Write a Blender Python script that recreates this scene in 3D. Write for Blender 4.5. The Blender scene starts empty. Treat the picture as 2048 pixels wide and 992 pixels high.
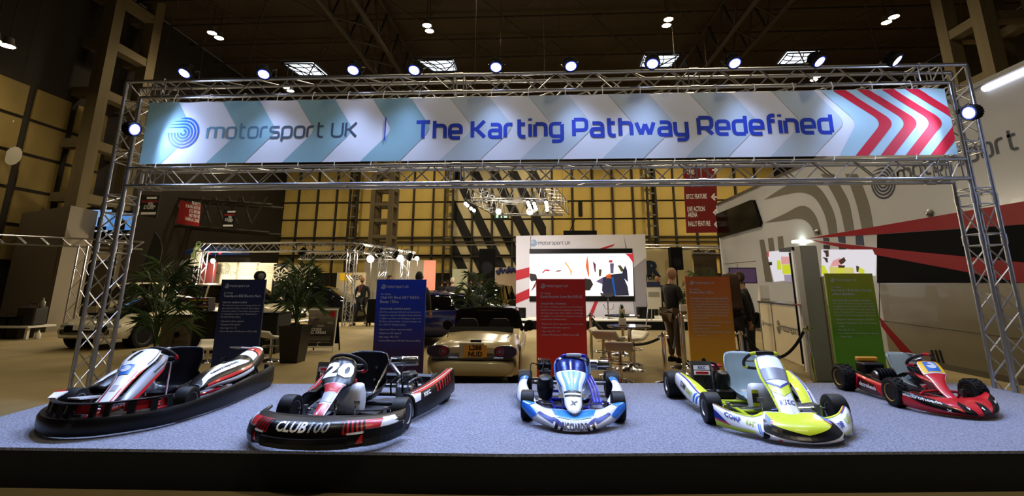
import bpy, math, random
from mathutils import Vector as V, Matrix as M, Euler, Quaternion
from math import sin, cos, pi, radians as RAD

# ---------------------------------------------------------------- camera, world, exposure
SC = bpy.context.scene
COL = SC.collection
CAM = V((0, -6.34, 1.45))
_p, _y, _r = RAD(12.789), RAD(-3.109), RAD(.121)
_F = V((sin(_y) * cos(_p), cos(_y) * cos(_p), sin(_p)))
_R = V((cos(_y), -sin(_y), 0)); _U = _R.cross(_F)
_R, _U = _R * cos(_r) + _U * sin(_r), -_R * sin(_r) + _U * cos(_r)
cd = bpy.data.cameras.new('camera'); cam = bpy.data.objects.new('camera', cd); COL.objects.link(cam)
cam.matrix_world = M(((_R.x, _U.x, -_F.x, CAM.x), (_R.y, _U.y, -_F.y, CAM.y), (_R.z, _U.z, -_F.z, CAM.z), (0, 0, 0, 1)))
cd.sensor_width = 36; cd.lens = 979.6 / 2048 * 36; cd.shift_y = -146.4 / 2048; cd.clip_end = 200; cd.clip_start = .05
SC.camera = cam
SC.view_settings.view_transform = 'Standard'; SC.view_settings.look = 'None'
SC.view_settings.gamma = 1; SC.view_settings.exposure = 0.0
try: SC.view_settings.use_curve_mapping = False
except Exception: pass
SC.cycles.max_bounces = 6; SC.cycles.diffuse_bounces = 2; SC.cycles.glossy_bounces = 3
SC.cycles.transparent_max_bounces = 8; SC.cycles.sample_clamp_indirect = 3.0
w = bpy.data.worlds.new('hall_ambience'); SC.world = w; w.use_nodes = True
w.node_tree.nodes['Background'].inputs[0].default_value = (1.0, .86, .66, 1)
w.node_tree.nodes['Background'].inputs[1].default_value = .025
HALL_LIGHT_W = 1050        # base power of the hall roof lamps and the added fill lights
STAGE_LAMP_W = 420        # power of each spot on the truss
SPOT_COL = (.46, .61, 1.0)

def ray(x, y): return _R * ((x - 1024) / 979.6) + _U * ((349.6 - y) / 979.6) + _F
def G(x, y, z=0.0):                       # a point at height z from a picture measurement
    d = ray(x, y); return CAM + d * ((z - CAM.z) / d.z)
def D(x, y, Y):                           # a point at depth Y
    d = ray(x, y); return CAM + d * ((Y - CAM.y) / d.y)

# ---------------------------------------------------------------- materials
MATS = {}
def lin(h):
    h = h.lstrip('#'); c = [int(h[i:i + 2], 16) / 255 for i in (0, 2, 4)]
    return tuple(x / 12.92 if x <= .04045 else ((x + .055) / 1.055) ** 2.4 for x in c) + (1,)
def mat(name, hexc, rough=.5, metal=0, coat=0, noise=0, scale=8, bump=0, spec=.5, trans=0, two=None):
    if name in MATS: return MATS[name]
    m = bpy.data.materials.new(name); m.use_nodes = True; MATS[name] = m
    nt = m.node_tree; b = nt.nodes['Principled BSDF']; c = lin(hexc)
    b.inputs['Base Color'].default_value = c; b.inputs['Roughness'].default_value = rough
    b.inputs['Metallic'].default_value = metal; b.inputs['Coat Weight'].default_value = coat
    b.inputs['Specular IOR Level'].default_value = spec; b.inputs['Transmission Weight'].default_value = trans
    m.diffuse_color = c
    if noise or bump:
        tc = nt.nodes.new('ShaderNodeTexCoord'); n = nt.nodes.new('ShaderNodeTexNoise')
        n.inputs['Scale'].default_value = scale; n.inputs['Detail'].default_value = 4
        nt.links.new(tc.outputs['Object'], n.inputs['Vector'])
        if noise:
            r = nt.nodes.new('ShaderNodeValToRGB'); r.color_ramp.elements[0].position = .3; r.color_ramp.elements[1].position = .7
            d = lin(two) if two else tuple(x * (1 - noise) for x in c[:3]) + (1,)
            r.color_ramp.elements[0].color = d
            r.color_ramp.elements[1].color = c if two else tuple(min(1, x * (1 + noise)) for x in c[:3]) + (1,)
            nt.links.new(n.outputs['Fac'], r.inputs['Fac']); nt.links.new(r.outputs['Color'], b.inputs['Base Color'])
        if bump:
            bp = nt.nodes.new('ShaderNodeBump'); bp.inputs['Strength'].default_value = bump; bp.inputs['Distance'].default_value = .02
            nt.links.new(n.outputs['Fac'], bp.inputs['Height']); nt.links.new(bp.outputs['Normal'], b.inputs['Normal'])
    return m
def emat(name, hexc, s=1.0):
    if name in MATS: return MATS[name]
    m = bpy.data.materials.new(name); m.use_nodes = True; MATS[name] = m
    b = m.node_tree.nodes['Principled BSDF']; c = lin(hexc)
    b.inputs['Base Color'].default_value = (.02, .02, .02, 1); b.inputs['Roughness'].default_value = .4
    b.inputs['Emission Color'].default_value = c; b.inputs['Emission Strength'].default_value = s
    m.diffuse_color = c; return m
def gmat(name, hexes, axis=2, rough=.5, lo=0, hi=1, noise=0):     # printed colour gradient over the object's own box
    if name in MATS: return MATS[name]
    m = mat(name, hexes[0], rough); nt = m.node_tree; b = nt.nodes['Principled BSDF']
    tc = nt.nodes.new('ShaderNodeTexCoord'); sp = nt.nodes.new('ShaderNodeSeparateXYZ'); r = nt.nodes.new('ShaderNodeValToRGB')
    nt.links.new(tc.outputs['Generated'], sp.inputs[0]); nt.links.new(sp.outputs[axis], r.inputs['Fac'])
    e = r.color_ramp.elements
    e[0].position, e[1].position = lo, hi; e[0].color, e[1].color = lin(hexes[0]), lin(hexes[-1])
    for i, h in enumerate(hexes[1:-1], 1):
        q = e.new(lo + (hi - lo) * i / (len(hexes) - 1)); q.color = lin(h)
    nt.links.new(r.outputs['Color'], b.inputs['Base Color']); return m

# ---------------------------------------------------------------- mesh builder
class MB:
    def __init__(s): s.v = []; s.f = []; s.s = []; s.m = []
    def add(s, vs, fs, smooth=False, m=0):
        o = len(s.v); s.v += [tuple(p) for p in vs]
        for f in fs: s.f.append([i + o for i in f]); s.s.append(smooth); s.m.append(m)
        return s
    def box(s, c, d, rz=0, m=0, bev=0, R=None):
        c = V(c); x, y, z = d[0] / 2, d[1] / 2, d[2] / 2
        R = R or M.Rotation(rz, 3, 'Z')
        if not bev:
            vs = [c + R @ V((i * x, j * y, k * z)) for k in (-1, 1) for j in (-1, 1) for i in (-1, 1)]
            return s.add(vs, [(0, 2, 3, 1), (4, 5, 7, 6), (0, 1, 5, 4), (2, 6, 7, 3), (0, 4, 6, 2), (1, 3, 7, 5)], False, m)
        b = min(bev, x * .9, y * .9, z * .9); rings = []
        for zz, ins in ((-z, b), (-z + b, 0), (z - b, 0), (z, b)):
            a, e = x - ins, y - ins
            q = [(-a + b * (ins == 0), -e), (a - b * (ins == 0), -e), (a, -e + b * (ins == 0)), (a, e - b * (ins == 0)), (a - b * (ins == 0), e), (-a + b * (ins == 0), e), (-a, e - b * (ins == 0)), (-a, -e + b * (ins == 0))]
            if ins: q = [(-a + b * .3, -e), (a - b * .3, -e), (a, -e + b * .3), (a, e - b * .3), (a - b * .3, e), (-a + b * .3, e), (-a, e - b * .3), (-a, -e + b * .3)]
            rings.append([c + R @ V((p[0], p[1], zz)) for p in q])
        return s.loft(rings, m=m)
    def loft(s, rings, closed=True, caps=True, smooth=False, m=0):
        n = len(rings[0]); vs = [p for r in rings for p in r]; fs = []
        for i in range(len(rings) - 1):
            for j in range(n if closed else n - 1):
                k = (j + 1) % n; fs.append((i * n + j, i * n + k, (i + 1) * n + k, (i + 1) * n + j))
        s.add(vs, fs, smooth, m)
        if caps and closed:
            o = len(s.v) - len(vs)
            s.f.append([o + j for j in range(n)][::-1]); s.f.append([o + (len(rings) - 1) * n + j for j in range(n)])
            s.s += [False, False]; s.m += [m, m]
        return s
    def cyl(s, a, b, r, r2=None, n=10, m=0, caps=True):
        a, b = V(a), V(b); d = (b - a).normalized(); u = d.orthogonal().normalized(); w = d.cross(u)
        ring = lambda c, q: [c + (u * cos(2 * pi * i / n) + w * sin(2 * pi * i / n)) * q for i in range(n)]
        return s.loft([ring(a, r), ring(b, r if r2 is None else r2)], smooth=True, m=m, caps=caps)
    def tube(s, pts, r, n=8, closed=False, m=0, sub=0):
        pts = [V(p) for p in pts]
        if sub:
            q = []; L = len(pts)
            for i in range(L if closed else L - 1):
                g = lambda k: pts[k % L] if closed else pts[max(0, min(L - 1, k))]
                for t in range(sub):
                    q.append(cr(g(i - 1), g(i), g(i + 1), g(i + 2), t / sub))
            if not closed: q.append(pts[-1])
            pts = q
        rs = r if isinstance(r, (list, tuple)) else None
        L = len(pts); rings = []; u = None
        for i, p in enumerate(pts):
            a = pts[i - 1] if (i or closed) else p; b = pts[(i + 1) % L] if (i < L - 1 or closed) else p
            d = (b - a).normalized()
            if u is None: u = d.orthogonal().normalized()
            u = (u - d * u.dot(d)); u = u.normalized() if u.length > 1e-6 else d.orthogonal().normalized()
            w = d.cross(u); rr = rs[min(len(rs) - 1, int(i * len(rs) / L))] if rs else r
            rings.append([p + (u * cos(2 * pi * k / n) + w * sin(2 * pi * k / n)) * rr for k in range(n)])
        if closed:
            # ring alignment
            best = min(range(n), key=lambda k: (rings[0][k] - rings[-1][0]).length)
            rings.append(rings[0][best:] + rings[0][:best])
        return s.loft(rings, caps=not closed, smooth=True, m=m)
    def lathe(s, prof, n=20, o=(0, 0, 0), ax=(0, 0, 1), m=0, smooth=True, caps=True):   # prof: (radius, height)
        o, d = V(o), V(ax).normalized(); u = d.orthogonal().normalized(); w = d.cross(u)
        rings = [[o + d * h + (u * cos(2 * pi * i / n) + w * sin(2 * pi * i / n)) * max(r, 1e-4) for i in range(n)] for r, h in prof]
        return s.loft(rings, smooth=smooth, m=m, caps=caps)
    def prism(s, poly, d, o=(0, 0, 0), u=(1, 0, 0), v=(0, 0, 1), m=0, smooth=False):  # poly in (u,v), extruded by d along u x v, centred
        o, u, v = V(o), V(u), V(v); n = u.cross(v).normalized()
        return s.loft([[o + u * p[0] + v * p[1] + n * e for p in poly] for e in (-d / 2, d / 2)], m=m, smooth=smooth)
    def poly(s, pts, m=0): return s.add(pts, [tuple(range(len(pts)))], False, m)
    def grid(s, fn, nu, nv, m=0, smooth=True):
        vs = [fn(i / nu, j / nv) for j in range(nv + 1) for i in range(nu + 1)]
        return s.add(vs, [(j * (nu + 1) + i, j * (nu + 1) + i + 1, (j + 1) * (nu + 1) + i + 1, (j + 1) * (nu + 1) + i) for j in range(nv) for i in range(nu)], smooth, m)
    def build(s, name, mt, parent=None, label=None, solid=0, sharp=40, off=-1):
        me = bpy.data.meshes.new(name); me.from_pydata(s.v, [], s.f)
        for q in (mt if isinstance(mt, (list, tuple)) else [mt]): me.materials.append(q)
        me.polygons.foreach_set('use_smooth', s.s); me.polygons.foreach_set('material_index', s.m)
        if any(s.s): me.set_sharp_from_angle(angle=RAD(sharp))
        me.update(); o = bpy.data.objects.new(name, me); COL.objects.link(o)
        if parent is not None: o.parent = parent
        if label: o['label'] = label
        if solid:
            k = o.modifiers.new('thickness', 'SOLIDIFY'); k.thickness = solid; k.offset = off
        return o
def cr(a, b, c, d, t): return (b * 2 + (c - a) * t + (a * 2 - b * 5 + c * 4 - d) * t * t + (b * 3 - a - c * 3 + d) * t ** 3) * .5
def thing(name, label, cat, loc=(0, 0, 0), rz=0, group=None):
    o = bpy.data.objects.new(name, None); COL.objects.link(o); o.location = loc; o.rotation_euler = (0, 0, rz); o.empty_display_size = .1
    o['label'] = label; o['category'] = cat
    if group: o['group'] = group
    return o
def tag(o, label, cat, group=None):
    o['label'] = label; o['category'] = cat
    if group: o['group'] = group
    return o
def struct(name, mb, mt, parent=None):
    o = mb.build(name, mt, parent)
    if parent is None: o['kind'] = 'structure'
    return o
def copy_tree(o, parent=None, **kw):
    c = o.copy(); COL.objects.link(c)
    if parent is not None: c.parent = parent
    for ch in list(o.children): copy_tree(ch, c)
    return c
def dup(o, loc, rz, label, group=None):
    c = copy_tree(o); c.location = loc; c.rotation_euler = (0, 0, rz); c['label'] = label
    if group: c['group'] = group
    return c
UNIT = {}
def bar(name, a, b, r, mt, parent, n=8):        # a straight round tube: copies share one unit mesh
    k = (mt.name, n)
    if k not in UNIT:
        q = MB().cyl((0, 0, 0), (0, 0, 1), 1, n=n).build(name, mt); UNIT[k] = q.data
        bpy.data.objects.remove(q)
    a, b = V(a), V(b); d = b - a
    o = bpy.data.objects.new(name, UNIT[k]); COL.objects.link(o); o.parent = parent
    o.matrix_local = M.Translation(a) @ d.to_track_quat('Z', 'Y').to_matrix().to_4x4() @ M.Diagonal((r, r, d.length, 1))
    return o
UB = {}
def slab(name, c, d, mt, parent, rz=0, R=None):        # a box: copies share one unit mesh
    k = mt.name
    if k not in UB:
        q = MB().box((0, 0, 0), (1, 1, 1)).build(name, mt); UB[k] = q.data; bpy.data.objects.remove(q)
    o = bpy.data.objects.new(name, UB[k]); COL.objects.link(o); o.parent = parent
    o.matrix_local = M.Translation(V(c)) @ (R or M.Rotation(rz, 4, 'Z')) @ M.Diagonal((d[0], d[1], d[2], 1))
    return o
# ---------------------------------------------------------------- surfaces through sections, decals
class Surf:
    def __init__(s, secs, lin_u=False, lin_v=False):
        s.q = [[V(p) for p in c] for c in secs]; s.lu = lin_u; s.lv = lin_v
    def _c(s, P, t, l):
        n = len(P) - 1; x = max(0, min(n, t * n)); i = min(int(x), n - 1); t = x - i
        if l: return P[i].lerp(P[i + 1], t)
        a = P[i - 1] if i else P[0] * 2 - P[1]; d = P[i + 2] if i + 2 <= n else P[n] * 2 - P[n - 1]
        return cr(a, P[i], P[i + 1], d, t)
    def __call__(s, u, v): return s._c([s._c(c, v, s.lv) for c in s.q], u, s.lu)
    def normal(s, u, v):
        e = .004; a = s(min(1, u + e), v) - s(max(0, u - e), v); b = s(u, min(1, v + e)) - s(u, max(0, v - e))
        n = a.cross(b); return n.normalized() if n.length > 1e-12 else V((0, 0, 1))
def mir(half):           # half: sections from the edge (+y) to the centre; returns the full list edge to edge
    h = [[V(p) for p in c] for c in half]
    return h + [[V((p.x, -p.y, p.z)) for p in c] for c in h[-2::-1]]
def clip(poly, a, b):
    out = []; n = len(poly)
    for i in range(n):
        p, q = poly[i], poly[(i + 1) % n]
        sp = (b[0] - a[0]) * (p[1] - a[1]) - (b[1] - a[1]) * (p[0] - a[0]); sq = (b[0] - a[0]) * (q[1] - a[1]) - (b[1] - a[1]) * (q[0] - a[0])
        if sp >= 0: out.append(p)
        if (sp > 0 and sq < 0) or (sp < 0 and sq > 0):
            t = sp / (sp - sq); out.append((p[0] + (q[0] - p[0]) * t, p[1] + (q[1] - p[1]) * t))
    return out
def decal(sf, polys, name, mt, parent, off=.003, n=36, flip=1, label=None):    # convex polygons in (u,v) laid on a surface
    mb = MB()
    for poly in polys:
        A = sum(poly[i][0] * poly[(i + 1) % len(poly)][1] - poly[(i + 1) % len(poly)][0] * poly[i][1] for i in range(len(poly)))
        if A < 0: poly = poly[::-1]
        u0, u1 = min(p[0] for p in poly), max(p[0] for p in poly); v0, v1 = min(p[1] for p in poly), max(p[1] for p in poly)
        nu = max(1, math.ceil((u1 - u0) * n)); nv = max(1, math.ceil((v1 - v0) * n))
        for i in range(nu):
            for j in range(nv):
                a, b = u0 + (u1 - u0) * i / nu, u0 + (u1 - u0) * (i + 1) / nu; c, d = v0 + (v1 - v0) * j / nv, v0 + (v1 - v0) * (j + 1) / nv
                q = [(a, c), (b, c), (b, d), (a, d)]
                for k in range(len(poly)):
                    q = clip(q, poly[k], poly[(k + 1) % len(poly)])
                    if len(q) < 3: break
                if len(q) >= 3: mb.add([sf(*p) + sf.normal(*p) * off * flip for p in q], [tuple(range(len(q)))], True)
    return mb.build(name, mt, parent, label)
def strip(sf, pts, wd, name, mt, parent, off=.002, n=14, flip=1):     # ribbon along a (u,v) polyline; width in metres
    mb = MB(); P = []
    for i in range(len(pts) - 1):
        for k in range(n): P.append((pts[i][0] + (pts[i + 1][0] - pts[i][0]) * k / n, pts[i][1] + (pts[i + 1][1] - pts[i][1]) * k / n))
    P.append(pts[-1]); L = []
    for i, p in enumerate(P):
        d = sf(*P[min(i + 1, len(P) - 1)]) - sf(*P[max(i - 1, 0)]); nn = sf.normal(*p); s = d.normalized().cross(nn) * wd / 2; c = sf(*p) + nn * off * flip
        L.append((c - s, c + s))
    mb.add([q for a in L for q in a], [(2 * i, 2 * i + 1, 2 * i + 3, 2 * i + 2) for i in range(len(L) - 1)], True)
    return mb.build(name, mt, parent)

# ---------------------------------------------------------------- lettering
TXT = {}
def txt_mesh(s, bold=0, shear=0):
    k = (s, bold, shear)
    if k in TXT: return TXT[k]
    c = bpy.data.curves.new('t', 'FONT'); c.body = s; c.size = 1; c.offset = bold; c.resolution_u = 1 if len(s) > 12 else 2; c.shear = shear; c.fill_mode = 'FRONT'
    o = bpy.data.objects.new('t', c); COL.objects.link(o)
    dg = bpy.context.evaluated_depsgraph_get(); me = bpy.data.meshes.new_from_object(o.evaluated_get(dg))
    vs = [(v.co.x, v.co.y) for v in me.vertices]; fs = [tuple(p.vertices) for p in me.polygons]
    bpy.data.objects.remove(o); bpy.data.curves.remove(c); bpy.data.meshes.remove(me)
    TXT[k] = (vs, fs); return TXT[k]
def place(vf, name, mt, parent, o, u, v, w=None, h=None, align='L', off=.003, label=None, sf=None):
    """vf flat shape; w = wanted width, h = size of one unit; o origin, u right, v up (unit vectors), or sf a surface (u,v in its units)"""
    vs, fs = vf
    if not vs: return None
    x0, x1 = min(p[0] for p in vs), max(p[0] for p in vs); wd = x1 - x0
    sx = (w / wd) if w else h; sy = h if h else sx
    ax = {'L': x0, 'C': (x0 + x1) / 2, 'R': x1}[align]
    mb = MB()
    if sf is None:
        o, u, v = V(o), V(u), V(v); n = u.cross(v).normalized()
        mb.add([o + u * ((p[0] - ax) * sx) + v * (p[1] * sy) + n * off for p in vs], fs)
    else:
        def P(p):
            a, b = (p[0] - ax) * sx, p[1] * sy; uu, vv = o[0] + u[0] * a + v[0] * b, o[1] + u[1] * a + v[1] * b
            return sf(uu, vv) + sf.normal(uu, vv) * off
        mb.add([P(p) for p in vs], fs)
    return mb.build(name, mt, parent, label)
def text(s, mt, parent, o, u, v, h=None, w=None, align='L', bold=0, shear=0, off=.003, sf=None, name='lettering'):
    return place(txt_mesh(s, bold, shear), name, mt, parent, o, u, v, w, h, align, off, sf=sf)
# square-shouldered letters drawn as strokes (x-height 1): lists of corners with rounding radius
K = {
 'm': (1.5, [[(0, 0), (0, 1)], [(0, .62), (.14, 1, .1), (.75, 1, .3), (.75, 0)], [(.75, .9), (.85, 1, .05), (1.5, 1, .3), (1.5, 0)]]),
 'o': (.85, [[(.42, 0), (.85, 0, .3), (.85, 1, .3), (0, 1, .3), (0, 0, .3), (.44, 0)]]),
 't': (.6, [[(.14, 1.38), (.14, 0, .28), (.6, 0)], [(0, 1), (.58, 1)]]),
 'r': (.55, [[(0, 0), (0, 1, .32), (.55, 1)]]),
 's': (.8, [[(.8, 1), (0, 1, .24), (0, .52, .2), (.8, .5, .2), (.8, 0, .24), (0, 0)]]),
 'p': (.85, [[(0, -.34), (0, 1, .3), (.85, 1, .3), (.85, 0, .3), (.1, 0)]]),
 'u': (.85, [[(0, 1), (0, 0, .3), (.85, 0, .3), (.85, 1)]]),
 'k': (.8, [[(0, 0), (0, 1.38)], [(.1, .5), (.22, .5), (.8, 1)], [(.22, .5), (.8, 0)]]),
 'U': (.95, [[(0, 1.3), (0, 0, .35), (.95, 0, .35), (.95, 1.3)]]),
 'K': (.95, [[(0, 0), (0, 1.3)], [(.1, .66), (.3, .66), (.92, 1.3)], [(.3, .66), (.95, 0)]]),
 'T': (1.05, [[(0, 1.3), (1.05, 1.3)], [(.525, 0), (.525, 1.3)]]),
 'h': (.82, [[(0, 0), (0, 1.38)], [(0, 1), (.82, 1, .3), (.82, 0)]]),
 'e': (.85, [[(.8, 0), (0, 0, .3), (0, 1, .3), (.85, 1, .3), (.85, .46), (.1, .46)]]),
 'a': (.82, [[(.08, 1), (.82, 1, .3), (.82, 0), (0, 0, .24), (0, .54, .24), (.8, .54)]]),
 'i': (0, [[(0, 0), (0, 1)], [(0, 1.28), (0, 1.45)]]),
 'n': (.82, [[(0, 0), (0, 1, .04), (.82, 1, .3), (.82, 0)]]),
 'g': (.85, [[(.85, .0), (0, 0, .3), (0, 1, .3), (.85, 1, .1), (.85, -.38, .28), (.08, -.38)]]),
 'P': (.95, [[(0, 0), (0, 1.3, .02), (.95, 1.3, .3), (.95, .46, .3), (.06, .46)]]),
 'w': (1.3, [[(0, 1), (.34, 0, .05), (.65, .9, .03), (.96, 0, .05), (1.3, 1)]]),
 'y': (.85, [[(0, 1), (0, 0, .3), (.85, 0, .05)], [(.85, 1), (.85, -.38, .28), (.1, -.38)]]),
 'R': (.95, [[(0, 0), (0, 1.3, .02), (.95, 1.3, .3), (.95, .5, .3), (.06, .5)], [(.5, .5), (.98, 0)]]),
 'd': (.85, [[(.85, 1.38), (.85, 0, .02), (0, 0, .3), (0, 1, .3), (.8, 1)]]),
 'f': (.55, [[(.12, 0), (.12, 1.38, .28), (.58, 1.38)], [(0, .96), (.55, .96)]]),
 'I': (0, [[(0, 0), (0, 1.3)]]), 'C': (.9, [[(.9, 1.3), (0, 1.3, .3), (0, 0, .3), (.9, 0)]]),
 'A': (.95, [[(0, 0), (0, 1.3, .3), (.95, 1.3, .3), (.95, 0)], [(0, .5), (.95, .5)]]),
 'D': (.95, [[(0, .02), (0, 1.3, .02), (.95, 1.3, .35), (.95, 0, .35), (0, 0)]]),
 'O': (.95, [[(.47, 0), (.95, 0, .35), (.95, 1.3, .35), (0, 1.3, .35), (0, 0, .35), (.48, 0)]]),
}
def rounded(st):
    out = []
    for i, p in enumerate(st):
        r = p[2] if len(p) > 2 else 0
        if not r or i in (0, len(st) - 1): out.append((p[0], p[1])); continue
        P = V((p[0], p[1])); a = (V(st[i - 1][:2]) - P); b = (V(st[i + 1][:2]) - P); r = min(r, a.length * .98, b.length * .98)
        A, B = P + a.normalized() * r, P + b.normalized() * r
        for k in range(5):
            t = k / 4; q = A * (1 - t) ** 2 + P * 2 * t * (1 - t) + B * t * t; out.append((q.x, q.y))
    return out
def ribbon(pts, w, vs, fs):
    P = [V(p) for p in pts]; P = [p for i, p in enumerate(P) if not i or (p - P[i - 1]).length > 1e-5]; o = len(vs)
    for i, p in enumerate(P):
        d0 = (p - P[i - 1]).normalized() if i else None; d1 = (P[i + 1] - p).normalized() if i < len(P) - 1 else None
        t = ((d0 or d1) + (d1 or d0)).normalized(); n = V((-t.y, t.x)); c = max(.55, abs(t.dot(d1 or d0)))
        ww = w(i / (len(P) - 1)) if callable(w) else w
        vs += [tuple(p - n * ww / 2 / c), tuple(p + n * ww / 2 / c)]
    for i in range(len(P) - 1): fs.append((o + 2 * i, o + 2 * i + 2, o + 2 * i + 3, o + 2 * i + 1))
def stroke_text(s, w=.18, gap=.34, space=.7, shear=0):
    vs, fs = [], []; x = 0
    for ch in s:
        if ch == ' ': x += space; continue
        wd, st = K[ch]
        for q in st:
            q = [(p[0] * (1 - w * .0) + x,) + tuple(p[1:]) for p in q]; ribbon(rounded(q), w, vs, fs)
        x += wd + gap
    return [(a + b * shear, b) for a, b in vs], fs
def swirl(n=5, w=.075):            # ringed emblem: arcs that end in straight streaks to the left, radius 1
    vs, fs = [], []
    for k in range(n):
        r = 1 - k * .2 - w / 2
        if r < .1: break
        a1 = pi * 2.5
        arc = [(r * cos(pi + (a1 - pi) * i / 26), r * sin(pi + (a1 - pi) * i / 26)) for i in range(27)]
        tx = (-.3, -.72, -.92, -1.0)[k] if k < 4 else None
        tail = [] if tx is None else [(tx * i / 6, r - (.045 if k == 0 else .02) * (i / 6) ** 2) for i in range(1, 7)]
        ribbon(arc + tail, (lambda t: w * 1.5 * (1 if t < .8 else 1 - .85 * (t - .8) / .2)) if tail else w * 1.5, vs, fs)
    return vs, fs
LOGO = stroke_text('motorsport UK', .2, .3, .5); SWIRL = swirl()
def logo(mt, parent, o, u, v, w, mt2=None, off=.003):     # emblem and name, total width w
    o, u, v = V(o), V(u), V(v); r = w * .085
    place(SWIRL, 'emblem', mt2 or mt, parent, o + u * r, u, v, h=r, off=off, align='L') if False else None
    vs, fs = SWIRL; n = u.cross(v).normalized()
    MB().add([o + u * (r + p[0] * r) + v * (p[1] * r) + n * off for p in vs], fs).build('emblem', mt2 or mt, parent)
    place(LOGO, 'lettering', mt, parent, o + u * (r * 2.35) - v * (r * .42), u, v, w=w - r * 2.35, off=off)
# ---------------------------------------------------------------- common materials
BLACK = mat('black_plastic', '#0b0b0d', .38, spec=.25); MATT = mat('matt_black', '#0a0a0a', .8, spec=.15); CHROME = mat('chrome', '#d8d8da', .12, 1)
ALU = mat('aluminium_tube', '#b9bbc2', .3, 1); STEEL = mat('brushed_steel', '#8f8f92', .35, 1); WHITE = mat('white_gloss', '#eef0f4', .25, coat=.4)
RUBBER = mat('tyre_rubber', '#0e0e11', .55, spec=.25, noise=.25, scale=30); GREYM = mat('grey_paint', '#6d6a62', .6); WHITEM = mat('white_matt', '#dcd8cc', .7)
LENS = emat('lamp_lens', '#d4dcff', 26); WARM = emat('warm_lamp_lens', '#ffe9c0', 60); PRINTW = mat('white_print', '#ffffff', .6)
# ---------------------------------------------------------------- hall shell
FZ, CZ, BY, LX, RX = 0.0, 15.0, 30.0, -19.5, 24.0
floor_m = mat('hall_floor_carpet', '#90805a', .9, noise=.12, scale=1.2)
f_ = MB().box(((LX + RX) / 2, 9, -.05), (RX - LX, 46, .1)); struct('floor', f_, floor_m)
ceil_m = mat('roof_deck', '#3a2e20', .9, noise=.2, scale=.4)
c_ = struct('ceiling', MB().box(((LX + RX) / 2, 9, CZ + .06), (RX - LX, 46, .1)), ceil_m)
dark_wall = mat('dark_wall', '#241d12', .85)
wb = struct('wall_back', MB().box(((LX + RX) / 2, BY + .15, CZ / 2), (RX - LX, .2, CZ)), dark_wall)
wl = struct('wall_left', MB().box((LX - .15, 9, CZ / 2), (.2, 46, CZ)), dark_wall)
wr = struct('wall_right', MB().box((RX + .15, 9, CZ / 2), (.2, 46, CZ)), mat('right_wall', '#35301f', .85))
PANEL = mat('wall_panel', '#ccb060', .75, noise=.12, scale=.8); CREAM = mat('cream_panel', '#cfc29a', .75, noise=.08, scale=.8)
STEELBAR = mat('dark_steel', '#2b2417', .7); COLM = mat('column_concrete', '#6a5d42', .8, noise=.12, scale=2)
# back wall: cladding panels between dark rails
x0 = D(517, 450, BY).x; pw = (D(862, 450, BY).x - D(552, 450, BY).x) / 8; ph = (D(830, 405, BY).z - D(830, 440, BY).z)
zr = [D(830, y, BY).z for y in (475, 440)]
lattice = [D(x, 450, BY).x for x in (709, 899, 1303)]
xs = [x0 + i * pw for i in range(-1, 26)]
for i, x in enumerate(xs):
    for r in range(-3, 4):
        z = zr[0] + (r + .5) * ph
        h = ph
        cx = x + pw / 2
        if z - h / 2 < 1.0 or cx > RX - 1: continue
        slab('panel', (cx, BY + .02, z), (pw - .16, .06, h - .13), CREAM if D(905, 450, BY).x < cx < D(1092, 450, BY).x else PANEL, wb)
bars = MB()
for i, x in enumerate(xs): bars.box((x, BY - .05, 6), (.13, .16, 12))
bars.build('mullion', STEELBAR, wb)
for z in (zr[0], zr[0] - .35, zr[0] - ph - .1): slab('rail', ((LX + RX) / 2, BY - .12, z), (RX - LX, .14, .1), STEELBAR, wb)
slab('rail', (D(780, 500, BY - 1).x, BY - 1, D(780, 490, BY - 1).z), (16, .12, .1), GREYM, wb)
for x in lattice:       # open steel posts in front of the cladding
    for q in (-.3, .3): slab('post_chord', (x + q, BY - .5, 6), (.14, .2, 12), STEELBAR, wb)
    for k in range(14): slab('post_rung', (x, BY - .5, .9 + k * .8), (.6, .12, .1), GREYM, wb)
# diagonal black stripes on the cream section
xa, xb, za, zb = D(906, 450, BY).x, D(1092, 450, BY).x, D(950, 560, BY).z, 10.0
per = D(1000, 450, BY).x - D(961, 450, BY).x; wd = per * .5; sl = -.5
BLK = mat('black_stripe_print', '#0b0b0b', .7)
for k in range(-3, 13):
    z0, z1 = za, zb
    X = lambda z: xa + (k + .2) * per + sl * (z - D(950, 450, BY).z)
    q = [(X(z0), z0), (X(z0) + wd, z0), (X(z1) + wd, z1), (X(z1), z1)]
    for a, b in (((xa, -99), (xa, 99)), ((xb, 99), (xb, -99))): q = clip(q, b, a) if len(q) > 2 else q
    if len(q) > 2: MB().prism(q, .02, o=(0, BY - .03, 0)).build('stripe', BLK, wb)
text('1', mat('sign_black', '#0a0a0a', .8), wb, D(1161, 431, BY - .06), (1, 0, 0), (0, 0, 1), h=(D(1161, 404, BY).z - D(1161, 431, BY).z) * 1.45, align='C', bold=.05, name='hall_number')
# left wall panels
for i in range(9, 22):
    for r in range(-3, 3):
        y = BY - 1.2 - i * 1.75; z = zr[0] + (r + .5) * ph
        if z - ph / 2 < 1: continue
        slab('panel', (LX - .02, y, z), (.06, 1.45, ph - .13), mat('left_wall_panel_shaded', '#84703a', .75, noise=.12, scale=.8), wl)  # dimness of the left wall put into a darker copy of the panel colour
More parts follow.
